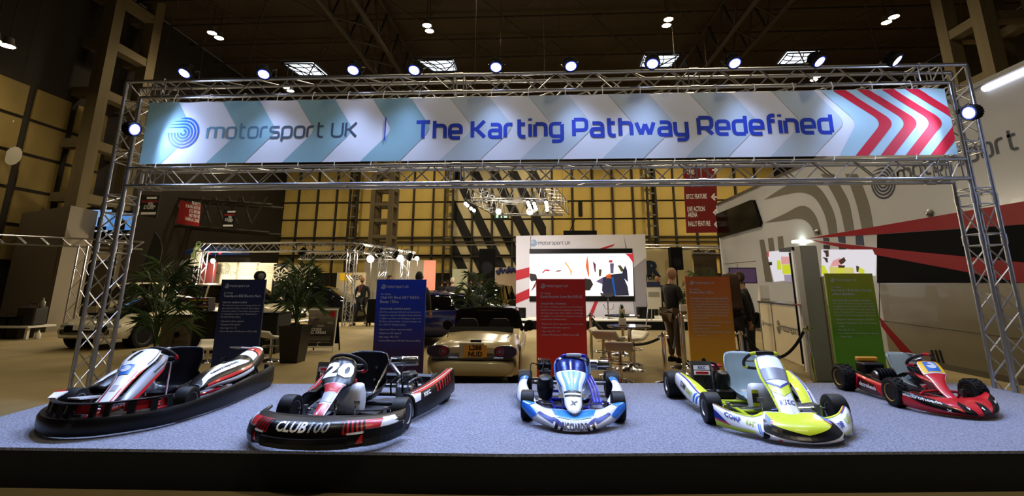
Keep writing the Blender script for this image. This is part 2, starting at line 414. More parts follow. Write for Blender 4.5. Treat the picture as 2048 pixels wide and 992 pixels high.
# lattice columns of the hall
def column(px, py, Y, wdt, dep, rung, label, top=CZ):
    p = D(px, py, Y); c = thing('lattice_column', label, 'column', (p.x, Y, 0))
    t = wdt * .2
    for a in (-1, 1):
        for b in (-1, 1): slab('post', (a * (wdt - t) / 2, b * (dep - t) / 2, top / 2), (t, t, top), COLM, c)
    for k in range(int(top / rung) + 1):
        z = .4 + k * rung
        for b in (-1, 1): slab('rung', (0, b * (dep - t) / 2, z), (wdt - 2 * t, t * .9, t * .75), COLM, c)
        for a in (-1, 1): slab('rung', (a * (wdt - t) / 2, 0, z), (t * .9, dep - 2 * t, t * .75), COLM, c)
    return c
column(186, 250, 13.2, 2.5, 2.6, 2.25, 'large pale lattice column rising behind the left truss tower')
column(768, 440, 24, 1.4, 1.4, 1.0, 'far lattice column in front of the panelled back wall')
column(1985, 60, 8.0, 1.9, 1.6, 1.75, 'pale lattice column rising behind the trailer roof at right')
# roof: girders, purlins, braces
ROOF = mat('roof_steel', '#33291b', .8)
def girder(x, z, h, label):
    g = thing('roof_girder', label, 'girder', (x, 0, 0))
    for a in (-.7, .7):
        for zz in (z, z + h): bar('chord', (a, -8, zz), (a, BY, zz), .1, ROOF, g, 6)
    mb = MB()
    for k in range(19):
        y = -8 + k * 2
        for a in (-.7, .7): mb.cyl((a, y, z), (a, y + 1, z + h), .06, n=5).cyl((a, y + 1, z + h), (a, y + 2, z), .06, n=5)
        mb.cyl((-.7, y, z), (.7, y + 1, z), .05, n=5)
    mb.build('bracing', ROOF, g)
girder(-8.0, 12.6, 1.9, 'dark roof girder running away above the left half of the banner')
girder(9.5, 12.6, 1.9, 'dark roof girder running away above the right half of the banner')
pur = thing('roof_purlins', 'grid of thin dark purlins and braces under the roof deck', 'roof frame')
for k in range(16): bar('purlin', (LX, -4 + k * 2.2, 14.6), (RX, -4 + k * 2.2, 14.6), .06, ROOF, pur, 6)
rb = MB()
for k in range(9):
    for j in range(6):
        x, y = -16 + k * 4.2, -4 + j * 5.5
        rb.cyl((x, y, 14.4), (x + 4.2, y + 5.5, 13.6), .035, n=5).cyl((x + 4.2, y, 14.4), (x, y + 5.5, 13.6), .035, n=5)
rb.build('diagonal_brace', ROOF, pur)
# skylights with curved mesh
SKY = emat('skylight_glow', '#e6f2ff', 2.2)
def skylight(pts, label, k):
    q = [G(x, y, CZ - .02) for x, y in pts]; c = sum(q, V()) / 4
    s = thing('window_%d' % k, label, 'skylight', (c.x, c.y, c.z)); s['kind'] = 'structure'
    MB().poly([p - c for p in q][::-1]).build('pane', SKY, s)
    lat = lambda u, v: (q[0] * (1 - u) * (1 - v) + q[1] * u * (1 - v) + q[2] * u * v + q[3] * (1 - u) * v) - c + V((0, 0, -.12))
    mb = MB()
    for i in range(3):
        t = (i + .5) / 3
        mb.tube([lat(a / 6, t + .14 * math.sin(a / 6 * 3)) for a in range(7)], .028, 4).tube([lat(t + .12 * math.sin(a / 6 * 3), a / 6) for a in range(7)], .028, 4)
    mb.tube([lat(*a) for a in ((0, 0), (1, 0), (1, 1), (0, 1))], .05, 5, closed=True)
    mb.build('glazing_bar', MATT, s)
for k, p in enumerate([[(563, 124), (625, 124), (655, 150), (600, 150)], [(832, 118), (905, 116), (914, 141), (868, 142)], [(1290, 107), (1362, 106), (1342, 133), (1280, 134)], [(1575, 103), (1640, 101), (1610, 126), (1555, 128)], [(2006, 103), (2046, 99), (2058, 122), (2004, 124)]], 1):
    skylight(p, 'bright skylight behind curved mesh, number %d from the left' % k if False else ['first', 'second', 'third', 'fourth', 'fifth'][k - 1] + ' bright skylight from the left, behind curved mesh', k)
# hall lamps: pairs of round discharge lamps
def hall_lamp(px, py, label, grp=None, vis=True, z=13.4, pt=None):
    c = V(pt) if pt else G(px, py, z); t = thing('hall_lamp', label, 'lamp', c, group='roof lamps of the hall')
    MB().lathe([(.02, .35), (.13, .3), (.16, .12), (.2, .05), (.24, 0)], 12).build('reflector', GREYM, t)
    MB().lathe([(.001, -.005), (.2, -.005), (.2, .01), (.001, .01)], 12).build('lens', WARM, t)
    MB().cyl((0, 0, .3), (0, 0, CZ - c.z), .02, n=5).build('drop_rod', ROOF, t)
    return c
def hall_light(c, w, s=.4):
    l = bpy.data.lights.new('hall_lamp_and_fill_light', 'SPOT'); l.energy = w; l.color = (1, .83, .54); l.shadow_soft_size = s; l.spot_size = RAD(150); l.spot_blend = .6
    o = bpy.data.objects.new('hall_lamp_and_fill_light', l); COL.objects.link(o); o.location = c; return o
prs = [((424, 66), (438, 76), 'over the left of the banner'), ((854, 51), (859, 62), 'over the left skylights'), ((1337, 39), (1333, 51), 'over the middle of the banner'), ((1788, 34), (1773, 45), 'at top right'), ((-14, 80), (15, 92), 'at the left edge')]
for a, b, s in prs:
    zl = 9.4 if 'left edge' in s else 13.4; p1 = hall_lamp(*a, 'lit round roof lamp, upper one of the pair ' + s, z=zl); p2 = hall_lamp(*b, 'lit round roof lamp, lower one of the pair ' + s, z=zl)
    hall_light((p1 + p2) / 2 + V((0, 0, -.35)), HALL_LIGHT_W * (.12 if 'left edge' in s else .3 if 'left' in s else 1))
for a, b, s in [((572, 175), (581, 182), 'seen through the left truss'), ((1628, 160), (1635, 153), 'seen through the right truss')]:
    p1 = hall_lamp(*a, 'small distant roof lamp, left one of the pair ' + s); p2 = hall_lamp(*b, 'small distant roof lamp, right one of the pair ' + s)
    hall_light((p1 + p2) / 2 + V((0, 0, -.35)), HALL_LIGHT_W)
for x, y, k in ((-9, 17, .3), (-2, 15, 1), (7, 17, .35), (0, 25, 1.2), (-8, 25, .9), (10, 25, 1.2), (16, 20, 1), (-4, 4, .7), (6.3, 6, .7), (-3, 9, .7), (6.6, 11, .4), (5.8, -5, 1.2), (-2, -6, .7)): hall_light(V((x, y, 13)), HALL_LIGHT_W * k)  # extra unseen lights, added to brighten floor and panels while sparing the trailer
# ---------------------------------------------------------------- display stage
HS = .27
FL, FM, FR, BR, BL = (-4.84, -2.56), (-.2, -2.46), (5.2, -2.03), (5.53, .6), (-5.15, -.2)
st = thing('display_stage', 'low carpeted display platform that carries the five karts', 'stage')
carpet_m = mat('grey_carpet', '#7d8090', .95, noise=.45, scale=60, bump=.8)
P5 = [FL, FM, FR, BR, BL]
MB().prism(P5, .02, o=(0, 0, HS - .01), u=(1, 0, 0), v=(0, 1, 0)).build('carpet', carpet_m, st)
ins = lambda p, k: (p[0] * k + .1 * (1 - k), p[1] * k - .9 * (1 - k))
MB().prism([ins(p, .998) for p in P5], HS - .02, o=(0, 0, (HS - .02) / 2), u=(1, 0, 0), v=(0, 1, 0)).build('skirt', mat('black_skirt', '#060606', .95), st)
# ---------------------------------------------------------------- truss gate
GX0, GW, TS = -5.95, 11.645, .252; GX1 = GX0 + GW; Z1 = 4.336; Z2 = Z1 - TS; Z3 = 3.04; Z4 = Z3 - TS
gate = thing('truss_gate', 'silver lattice truss gate spanning the stage and carrying the banner', 'truss')
def sub(name, par):
    o = bpy.data.objects.new(name, None); COL.objects.link(o); o.parent = par; o.empty_display_size = .1; return o
CR, BRR = .025, .0095
def coupler(par, p, ax):
    a = V(ax) * .06; bar('coupler', V(p) - a, V(p) + a, .033, ALU, par, 10)
# towers
def tower(xa, xb, joints):
    t = sub('tower', gate); xo, xi = (xa, xb) if xa < 0 else (xb, xa)
    for x in (xa, xb):
        for y in (0, TS): bar('chord', (x, y, 0), (x, y, Z1 if x == xo else Z2), CR, ALU, t, 12)
    zs = [.06] + joints + [Z4 - .05]
    for i in range(len(zs) - 1):
        z0, z1 = zs[i] + .07, zs[i + 1] - .07; n = max(1, round((z1 - z0) / .26)); dz = (z1 - z0) / n
        for k in range(n):
            za, zb = z0 + k * dz, z0 + (k + 1) * dz
            A, B = (za, zb) if k % 2 else (zb, za)
            for y in (0, TS): bar('brace', (xa, y, A), (xb, y, B), BRR, ALU, t, 6) if y == 0 else bar('brace', (xa, y, B), (xb, y, A), BRR, ALU, t, 6)
            bar('brace', (xa, 0, B), (xa, TS, A), BRR, ALU, t, 6); bar('brace', (xb, 0, A), (xb, TS, B), BRR, ALU, t, 6)
        for z in (z0, z1):
            for y in (0, TS): bar('rung', (xa, y, z), (xb, y, z), BRR, ALU, t, 6)
            for x in (xa, xb): bar('rung', (x, 0, z), (x, TS, z), BRR, ALU, t, 6)
    for z in joints:
        for x in (xa, xb):
            for y in (0, TS): coupler(t, (x, y, z), (0, 0, 1))
    # upper tower between the beams
    z0, z1 = Z3 + .1, Z2 - .05; n = 4; dz = (z1 - z0) / n
    for k in range(n):
        za, zb = z0 + k * dz, z0 + (k + 1) * dz; A, B = (za, zb) if k % 2 else (zb, za)
        bar('brace', (xa, 0, A), (xb, 0, B), BRR, ALU, t, 6); bar('brace', (xa, TS, B), (xb, TS, A), BRR, ALU, t, 6)
        bar('brace', (xa, 0, B), (xa, TS, A), BRR, ALU, t, 6); bar('brace', (xb, 0, A), (xb, TS, B), BRR, ALU, t, 6)
    for z in (z0, z0 + .14, (z0 + z1) / 2, z1):
        for y in (0, TS): bar('rung', (xa, y, z), (xb, y, z), BRR, ALU, t, 6)
        bar('rung', (xi, 0, z), (xi, TS, z), BRR, ALU, t, 6); bar('rung', (xo, 0, z), (xo, TS, z), BRR, ALU, t, 6)
    bar('brace', (xi, 0, Z2), (xo, 0, Z1), BRR, ALU, t, 6); bar('brace', (xi, TS, Z2), (xo, TS, Z1), BRR, ALU, t, 6)
    slab('base_plate', ((xa + xb) / 2, TS / 2, .012), (.5, .5, .024), STEEL, t)
def beam(zt, xa, xb, joints, ends):
    b = sub('beam', gate); zb = zt - TS
    for z, e in ((zt, ends[0]), (zb, ends[1])):
        for y in (0, TS): bar('chord', (xa - e, y, z), (xb + e, y, z), CR, ALU, b, 12)
    xs = [xa] + joints + [xb]
    for i in range(len(xs) - 1):
        p, q = xs[i] + .07, xs[i + 1] - .07; n = max(1, round((q - p) / .265)); dx = (q - p) / n
        for k in range(n):
            u, v = p + k * dx, p + (k + 1) * dx; A, B = (zt, zb) if k % 2 else (zb, zt)
            bar('brace', (u, 0, A), (v, 0, B), BRR, ALU, b, 6); bar('brace', (u, TS, B), (v, TS, A), BRR, ALU, b, 6)
            if k % 2: bar('brace', (u, 0, zt), (v, TS, zt), BRR, ALU, b, 6)
            else: bar('brace', (u, TS, zb), (v, 0, zb), BRR, ALU, b, 6)
        for x in (p, q):
            for y in (0, TS): bar('rung', (x, y, zt), (x, y, zb), BRR, ALU, b, 6)
            for z in (zt, zb): bar('rung', (x, 0, z), (x, TS, z), BRR, ALU, b, 6)
    for x in joints:
        for z in (zt, zb):
            for y in (0, TS): coupler(b, (x, y, z), (1, 0, 0))
jl = [D(197, 495, 0).z, D(240, 415, 0).z]; jr = [D(1968, 478, 0).z, D(1950, 396, 0).z]
tower(GX0, GX0 + TS, jl); tower(GX1 - TS, GX1, jr)
bj = [D(320, 180, 0).x, D(917, 165, 0).x, D(1388, 155, 0).x, D(1850, 150, 0).x]
beam(Z1, GX0 + TS, GX1 - TS, bj, (TS, 0)); beam(Z3, GX0 + TS, GX1 - TS, bj, (0, 0))
# ---------------------------------------------------------------- banner
BYB = -.055
q = [D(302, 206, BYB), D(1890, 177, BYB), D(1913, 309, BYB), D(276, 329, BYB)]
bx0, bx1 = (q[0].x + q[3].x) / 2, (q[1].x + q[2].x) / 2; bz1, bz0 = (q[0].z + q[1].z) / 2, (q[2].z + q[3].z) / 2
BW, BH = bx1 - bx0, bz1 - bz0
def ban(u, v):
    x = bx0 + u * BW; e = abs(u - .5) * 2
    wv = .0015 * sin(u * 60 + v * 3) + .004 * sin(u * 17 + v * 5) * sin(pi * v) + .004 * e ** 8 * sin(v * 9)
    return V((x, BYB - .008 + wv, bz0 + v * BH - .006 * sin(u * BW / .466 * pi * 2) * (v > .9)))
class SF:
    def __init__(s, f): s.f = f
    def __call__(s, u, v): return s.f(u, v)
    def normal(s, u, v): return V((0, -1, 0))
BS = SF(ban)
bn = thing('banner', 'long printed banner hung between the two truss beams above the karts', 'banner')
vinyl = lambda n, h: mat(n, h, .65)
MB().grid(lambda u, v: ban(u, v) + V((0, .002, 0)), 240, 14).build('sheet', vinyl('banner_white', '#dfe3ee'), bn)
def bu(px, py): p = D(px, py, BYB); return ((p.x - bx0) / BW, (p.z - bz0) / BH)
um = 1 / BW
def chev(xt, wd, ap, xbot, off=0):      # one '>' band: x positions in metres at top, apex offset, bottom offset
    ym = .5
    return [[(xt * um, 1), ((xt + wd) * um, 1), ((xt + wd + ap) * um, ym), ((xt + ap) * um, ym)], [((xt + ap) * um, ym), ((xt + wd + ap) * um, ym), ((xt + wd + xbot) * um, 0), ((xt + xbot) * um, 0)]]
def band(xt, wd, ap, xb, mt, n=24, off=.0008):
    pl = []; sh = lambda v: (ap * (1 - v) / .5 if v > .5 else (ap if v > .5 else xb + (ap - xb) * v / .5)) if abs(v - .5) > .12 else None
    def sv(v):
        f = lambda q: ap * (1 - q) / .5 if q > .5 else xb + (ap - xb) * q / .5
        d = .1
        if abs(v - .5) > d: return f(v)
        t = (v - .5 + d) / (2 * d); a, b, c = f(.5 - d), ap, f(.5 + d); return a * (1 - t) ** 2 + b * 2 * t * (1 - t) + c * t * t
    for i in range(n):
        v0, v1 = i / n, (i + 1) / n; a, b = xt + sv(v0), xt + sv(v1)
        r = [(a * um, v0), ((a + wd) * um, v0), ((b + wd) * um, v1), (b * um, v1)]
        r = [(max(0, min(1, p[0])), p[1]) for p in r]
        if max(p[0] for p in r) - min(p[0] for p in r) > 1e-4: pl.append(r)
    if pl: decal(BS, pl, 'chevron', mt, bn, off=off, n=40)
teal = [vinyl('banner_teal', '#8cb4c0'), vinyl('banner_pale', '#bccbd8')]
T1 = bu(446, 203)[0] * BW; PER = (bu(672, 200)[0] - bu(374, 205)[0]) * BW / 2
band(-.6, T1 - PER * .55 + .55 - .0, .28, -.12, teal[0])
for k in range(12): band(T1 + PER * k, PER * .5, .30 if k < 3 else .34, -.12, teal[0] if k < 3 else teal[1])
RED = vinyl('banner_red', '#c8102e'); LB = vinyl('banner_light_blue', '#a9cbd9')
xr = bu(1640, 182)[0] * BW; band(xr, BW - xr, .4, .12, LB, off=.0014)
for k in range(4):
    p = bu(1664 + 48.5 * k, 180)[0] * BW; band(p, .16, .56, .16, RED, off=.003)
c = bu(368, 266); rr = .2
n_ = V((0, -1, 0)); vs, fs = SWIRL
BLUE = vinyl('banner_blue', '#1038b8')
def on_banner(vf, name, mt, px, py, w):
    vs, fs = vf; u0, v0 = bu(px, py); x0, x1 = min(p[0] for p in vs), max(p[0] for p in vs); k = w / (x1 - x0)
    return decal(BS, [[(u0 + (vs[i][0] - x0) * k / BW, v0 + vs[i][1] * k / BH) for i in f] for f in fs], name, mt, bn, off=.002, n=60)
c = bu(368, 266); decal(BS, [[(c[0] + SWIRL[0][i][0] * .222 / BW, c[1] + SWIRL[0][i][1] * .222 / BH) for i in f] for f in SWIRL[1]], 'emblem', gmat('emblem_blue', ('#0f3fd0', '#1a6fe0'), 2), bn, off=.002, n=60)
on_banner(LOGO, 'lettering', gmat('logo_fade', ('#6ea3c4', '#46586c', '#3c4c60'), 0), 412, 277.5, D(714, 270, BYB).x - D(412, 277, BYB).x)
on_banner(stroke_text('The Karting Pathway Redefined', .29, .37, .52), 'lettering', BLUE, 832, 277, D(1668, 268, BYB).x - D(832, 277, BYB).x)
a, b = D(771, 282, BYB), D(771, 236, BYB); MB().box(((a.x + b.x) / 2, BYB - .015, (a.z + b.z) / 2), (.016, .003, b.z - a.z)).build('divider', BLUE, bn)
TIE = mat('elastic_tie', '#d9d9d4', .5)
for k in range(21):
    x = bx0 + .35 + k * (BW - .6) / 20.3
    MB().tube([(x, -.045, bz1 - .03), (x + .004, -.06, bz1 + .04), (x + .01, -.035, Z2 + .02), (x + .012, .0, Z2 + .03), (x + .01, .03, Z2 + .005)], .006, 5).build('tie', TIE, bn)
    x -= .1
    MB().tube([(x, -.06, bz0 + .02), (x - .01, -.06, bz0 - .05), (x - .015, -.035, Z3 + .0), (x - .015, .0, Z3 - .03), (x - .01, .03, Z3 - .01)], .006, 5).build('tie', TIE, bn)
# ---------------------------------------------------------------- stage lamps on the truss
def par_lamp(pos, d, label, foot, power=STAGE_LAMP_W, cone=116, bl=1.0):
    t = thing('stage_lamp', label, 'lamp', pos, group='stage lamps on the truss gate'); d = V(d).normalized()
    R = d.to_track_quat('Z', 'Y').to_matrix(); T = lambda p: R @ V(p); t.scale = (.82, .82, .82)
    b = MB(); b.lathe([(.02, -.2), (.075, -.19), (.085, -.1), (.112, -.06), (.118, 0), (.108, .004), (.1, -.012)], 20, ax=d); b.build('body', MATT, t)
    f = MB()
    for k in range(18):
        a = 2 * pi * k / 18; c, s = cos(a), sin(a)
        f.loft([[T((c * r - s * e, s * r + c * e, z)) for r, z in ((.07, -.19), (.112, -.15), (.124, -.04), (.07, -.05))] for e in (-.004, .004)])
    f.build('cooling_fins', MATT, t)
    MB().lathe([(.001, .0), (.08, -.002), (.08, -.01), (.001, -.01)], 20, ax=d).build('lens', LENS, t); MB().lathe([(.08, -.003), (.096, -.002), (.096, -.01), (.08, -.01)], 20, ax=d, caps=False).build('lens_glow_ring', emat('painted_lens_glow', '#5468ff', .9), t)  # emissive ring added round the lens to paint its blue glow
    foot = (V(foot) - V(pos)) / .82; side = d.cross(V((0, 1, .2))).normalized() if abs(d.z) > .5 else V((0, 0, 1))
    MB().tube([side * .13 - d * .07, side * .14 - d * .12 + foot * .3, foot + side * .03, foot - side * .03, -side * .14 - d * .12 + foot * .3, -side * .13 - d * .07], .009, 6).build('yoke', BLACK, t)
    MB().box(foot, (.06, .05, .05)).build('clamp', BLACK, t)
    l = bpy.data.lights.new('stage_lamp_light', 'SPOT'); l.energy = power; l.color = SPOT_COL; l.shadow_soft_size = .09; l.spot_size = RAD(cone); l.spot_blend = bl
    o = bpy.data.objects.new('stage_lamp_light', l); COL.objects.link(o); o.parent = t; o.matrix_local = M.Translation(d * .03) @ (-d).to_track_quat('Z', 'Y').to_matrix().to_4x4()
ordn = ['first', 'second', 'third', 'fourth', 'fifth', 'sixth', 'seventh', 'eighth', 'ninth', 'tenth']
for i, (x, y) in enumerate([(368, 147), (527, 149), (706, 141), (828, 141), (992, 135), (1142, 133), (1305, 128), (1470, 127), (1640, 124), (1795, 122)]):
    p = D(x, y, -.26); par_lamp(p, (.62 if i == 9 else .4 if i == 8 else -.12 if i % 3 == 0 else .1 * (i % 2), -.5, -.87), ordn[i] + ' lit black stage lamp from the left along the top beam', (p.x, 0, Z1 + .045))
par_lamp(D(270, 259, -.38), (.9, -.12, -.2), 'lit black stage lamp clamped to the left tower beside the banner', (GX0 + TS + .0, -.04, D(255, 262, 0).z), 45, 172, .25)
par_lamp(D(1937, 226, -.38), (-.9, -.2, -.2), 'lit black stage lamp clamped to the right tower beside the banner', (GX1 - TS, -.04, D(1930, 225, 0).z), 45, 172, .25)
# ---------------------------------------------------------------- karts (local: +X forward, +Y kart's left, Z up, origin under the rear axle)
def full(half):           # sections from the centre out to +y, mirrored to run from -y to +y
    h = [[V(p) for p in c] for c in half]
    return [[V((p.x, -p.y, p.z)) for p in c] for c in h[:0:-1]] + h
def shell(root, name, secs, mt, nu=24, nv=12, solid=.012, label=None, lin_u=False, lin_v=False):
    s = Surf(secs, lin_u, lin_v); o = MB().grid(lambda u, v: s(u, v), nu, nv).build(name, mt, root, label, solid=solid, sharp=60); return s, o
def fairing(root, path, yc, mt, name='front_fairing', solid=.012):      # path rows: x, z, half width, bulge, y shift
    cols = []
    for k, b in ((-1, 0), (-.72, .62), (0, 1), (.72, .62), (1, 0)):
        cols.append([(r[0] + r[3] * b * .6, yc + (r[4] if len(r) > 4 else 0) + r[2] * k, r[1] + r[3] * b * .8) for r in path])
    return shell(root, name, cols, mt, 16, 30, solid)
def tyre(root, p, R, W, rim, rimc, side, knob=False, rr=.62):
    t = MB(); h = W / 2; r0 = R * rr
    t.lathe([(r0, -h * .82), (r0 * 1.06, -h * .92), (R * .86, -h), (R * .965, -h * .9), (R, -h * .62), (R * 1.003, 0), (R, h * .62), (R * .965, h * .9), (R * .86, h), (r0 * 1.06, h * .92), (r0, h * .82)], 30, ax=(0, 1, 0))
    if knob:
        for k in range(16):
            for j in (-.55, .05, .6):
                a = 2 * pi * (k + (.5 if j > 0 and j < .5 else 0)) / 16; Rm = M.Rotation(-a, 3, 'Y') @ M.Rotation(RAD(25 * (1 if j > 0 else -1)), 3, 'X')
                t.box(Rm @ V((0, 0, 0)) + V((sin(a) * R * -1, j * h, cos(a) * R)), (.034, h * .42, .014), R=M.Rotation(-a, 3, 'Y'))
    o = t.build('tyre', RUBBER, root); o.location = p
    r = MB(); s = side
    r.lathe([(r0 * 1.03, s * h * .95), (r0 * .93, s * h * .85), (r0 * .86, s * h * .2), (r0 * .6, s * h * .05), (r0 * .32, s * h * .2), (r0 * .28, s * h * .6), (.02, s * h * .62)], 24, ax=(0, 1, 0), caps=False)
    r.lathe([(r0 * 1.0, -s * h * .85), (r0 * .9, -s * h * .8), (r0 * .86, s * h * .2)], 24, ax=(0, 1, 0), caps=False)
    for k in range(6):
        a = k * pi / 3; r.cyl((sin(a) * r0 * .45, s * h * .1, cos(a) * r0 * .45), (sin(a) * r0 * .45, s * h * .32, cos(a) * r0 * .45), .012, n=6)
    r.build('rim', rimc, o)
    return o
def seat(root, x, y, z, mt, w=.19, hgt=.42, tilt=1.0, label=None):
    secs = []
    for k in (-1, -.93, -.75, -.4, 0, .4, .75, .93, 1):
        a = abs(k); e = max(0, a - .5) * 2
        rows = []
        for px, pz, ww, lift in ((.36, .03, .84, .05), (.26, .0, .92, .09), (.12, -.005, .98, .12), (.0, .03, 1, .13), (-.06, .12, 1, .08), (-.1, .24, 1.02, .03), (-.135, .34, 1.0, .0), (-.16, hgt, .82, -.03)):
            sd = e ** 2
            fx = px + (.13 * sd if pz > .1 else 0) * (1 if pz < .38 else .5); fz = pz + lift * sd
            rows.append((x + fx * tilt, y + k * w * ww, z + fz))
        secs.append(rows)
    s, o = shell(root, 'seat', secs, mt, 20, 22, .012, label); return s, o
def steering(root, c, R, tilt, mt, grips=(), shape='round', top=None):
    """tilt: angle of the wheel plane from horizontal; c centre"""
    c = V(c); ax = V((-sin(RAD(tilt)), 0, cos(RAD(tilt)))); up = V((-cos(RAD(tilt)), 0, -sin(RAD(tilt)))) * -1; up = V((cos(RAD(tilt)), 0, sin(RAD(tilt)))); sd = V((0, 1, 0))
    def P(a):
        x, y = sin(a), cos(a)
        if shape == 'flat' and y > .72: y = .72 + (y - .72) * .25
        if y < -.6: y = -.6 + (y + .6) * .35
        return c + sd * x * R + up * y * R
    w = MB().tube([P(2 * pi * i / 28) for i in range(28)], .0155, 8, closed=True).build('steering_wheel', mt, root)
    h = MB(); h.lathe([(.03, -.012), (.045, 0), (.04, .014), (.001, .016)], 14, o=c, ax=ax)
    for a in (.5, -.5, pi): h.cyl(c, P(a * pi if abs(a) < 1 else a), .009, n=6)
    h.build('hub', STEEL, w)
    for a0, a1, m in grips:
        MB().tube([P(a0 + (a1 - a0) * i / 6) for i in range(7)], .0175, 8).build('grip', m, w)
    if top: MB().tube([P(-.52 + 1.04 * i / 8) for i in range(9)], .02, 8).build('top_bar', top, w)
    bar('steering_column', c - ax * .01, (c.x + .42, c.y * .6, .07), .011, STEEL, root, 8)
    return w
def chassis(root, wb, tf, tr, mt, y=.26, floor=True, axle=STEEL, z=.055):
    f = MB(); r = .015
    for s in (-1, 1):
        f.tube([(-.08, s * y, z), (.3, s * y, z), (.62, s * y * .72, z), (wb * .92, s * y * .68, z), (wb + .2, s * y * .74, z + .005)], r, 8, sub=4)
        f.tube([(wb, s * y * .66, z), (wb, s * tf * .38, z + .04)], r, 8)
        f.tube([(wb, s * tf * .38, z + .02), (wb, s * tf * .38, z + .1)], .018, 8)
    for x, w in ((.02, 1), (.42, .95), (wb * .8, .68), (wb + .2, .74)): f.tube([(x, -y * w, z), (x, y * w, z)], r, 8)
    f.build('frame', mt, root)
    a = MB().cyl((0, -tr / 2, .14), (0, tr / 2, .14), .02, n=10)
    for s in (-1, 1): a.cyl((0, s * y - .02, .14), (0, s * y + .02, .14), .05, n=12)
    a.cyl((0, -.1, .14), (0, -.085, .14), .09, n=18)
    a.build('rear_axle', axle, root)
    if floor: MB().prism([(.3, -y * .8), (wb + .16, -y * .7), (wb + .16, y * .7), (.3, y * .8)], .004, o=(0, 0, z - .018), u=(1, 0, 0), v=(0, 1, 0)).build('floor_tray', mat('tray_grey', '#4a4b50', .4, .6), root)
    for s in (-1, 1):
        bar('tie_rod', (wb - .08, s * .03, .11), (wb - .06, s * tf * .36, .13), .007, CHROME, root, 6)
        MB().cyl((wb - .03, s * tf * .33, .125), (wb - .03, s * tf * .44, .125), .014, n=8).box((wb, s * tf * .36, .12), (.04, .03, .1)).build('stub_axle', STEEL, root)
        p = MB().tube([(wb - .02, s * .09, .06), (wb + .02, s * .09, .14), (wb + .0, s * .1, .2)], .006, 6).box((wb, s * .1, .2), (.02, .05, .03)); p.build('pedal', CHROME, root)
def engine(root, x, y, z, mt=BLACK, s=1.0, box=True, label=None):
    e = MB(); e.box((x, y, z + .08 * s), (.2 * s, .15 * s, .15 * s), bev=.02); e.cyl((x, y - .09 * s, z + .08 * s), (x, y + .09 * s, z + .08 * s), .05 * s, n=14)
    o = e.build('engine', mt, root, label)
    f = MB()
    for k in range(6): f.box((x, y, z + (.165 + k * .016) * s), (.12 * s, .13 * s, .007 * s))
    f.cyl((x, y, z + .15 * s), (x, y, z + .27 * s), .042 * s, n=12); f.build('cylinder_fins', STEEL, o)
    MB().tube([(x, y, z + .28 * s), (x + .02, y, z + .33 * s), (x + .09, y - .02, z + .3 * s), (x + .13, y, z + .18 * s)], .006, 6, sub=4).build('plug_lead', MATT, o)
    if box:
        MB().box((x - .16 * s, y, z + .2 * s), (.13 * s, .15 * s, .12 * s), bev=.03).cyl((x - .1 * s, y, z + .14 * s), (x - .04 * s, y, z + .12 * s), .03 * s, n=10).build('airbox', BLACK, o)
    return o
def exhaust(root, pts, can, mt, canm=CHROME, r=.022):
    o = MB().tube(pts, r, 10, sub=4).build('exhaust_pipe', mt, root); a, b, cr_ = can
    a, b = V(a), V(b); d = (b - a)
    q = MB().lathe([(.015, 0), (cr_ * .8, .003), (cr_, .02), (cr_, d.length * .4), (cr_ * 1.06, d.length * .42), (cr_ * 1.06, d.length * .47), (cr_, d.length * .49), (cr_, d.length - .02), (cr_ * .85, d.length)], 18, o=a, ax=d)
    for k in range(4):
        t = k * pi / 2; u = d.orthogonal().normalized(); w = d.normalized().cross(u); n = (u * cos(t) + w * sin(t)) * cr_ * 1.06
        q.cyl(a + d * .5 + n, b - d * .02 + n, .005, n=5)
    q.build('silencer', canm, o)
def tank(root, x, y, z, mt, s=1.0):
    pr = [(-.07, 0), (.05, 0), (.075, .03), (.085, .1), (.07, .19), (.03, .24), (-.03, .24), (-.075, .17), (-.085, .06)]
    o = MB()
    o.loft([[V((x + p[0] * s * k + (1 - k) * 0, y + e * s, z + (p[1] - .12) * s * k + .12 * s)) for p in pr] for e, k in ((-.135, .72), (-.125, .92), (-.1, 1), (.1, 1), (.125, .92), (.135, .72))], smooth=True)
    t = o.build('fuel_tank', mt, root, sharp=50)
    MB().cyl((x, y + .04 * s, z + .235 * s), (x, y + .04 * s, z + .27 * s), .028 * s, n=12).build('filler_cap', mat('cap_red', '#a01818', .5), t)
def radiator(root, x, y, z, w, h, t, tilt=-12):
    R = M.Rotation(RAD(tilt), 3, 'Y')
    P = lambda a, b, c: V((x, y, z)) + R @ V((a, b, c))
    o = MB().box(P(0, 0, h / 2), (t, w * .86, h * .72), R=R).build('radiator', mat('radiator_core', '#141416', .6, .4), root)
    f = MB()
    for k in range(14): f.box(P(t / 2 + .002, -w * .4 + k * w * .8 / 13, h / 2), (.004, .003, h * .7), R=R)
    f.build('core_fins', STEEL, o)
    g = MB().box(P(0, 0, h * .93), (t * 1.2, w, h * .14), R=R).box(P(0, 0, h * .07), (t * 1.2, w, h * .1), R=R).box(P(0, -w * .47, h / 2), (t * 1.1, w * .06, h), R=R).box(P(0, w * .47, h / 2), (t * 1.1, w * .06, h), R=R)
    g.build('end_tank', ALU, o)
    MB().cyl(P(0, w * .2, h), P(0, w * .2, h * 1.06), .025, n=10).cyl(P(0, w * .2, h * 1.06), P(0, w * .2, h * 1.09), .014, n=8).build('cap', BLACK, o)
    MB().tube([P(0, w * .4, h * .95), P(.02, w * .7, h * .9), P(.06, w * .9, h * .5), P(.02, w * 1.1, h * .2)], .014, 8, sub=5).build('hose', BLACK, o)
    return o, P
def P4(u0, v0, u1, v1): return [(u0, v0), (u1, v0), (u1, v1), (u0, v1)]
RIM = mat('rim_silver', '#b4b5ba', .35, .4)
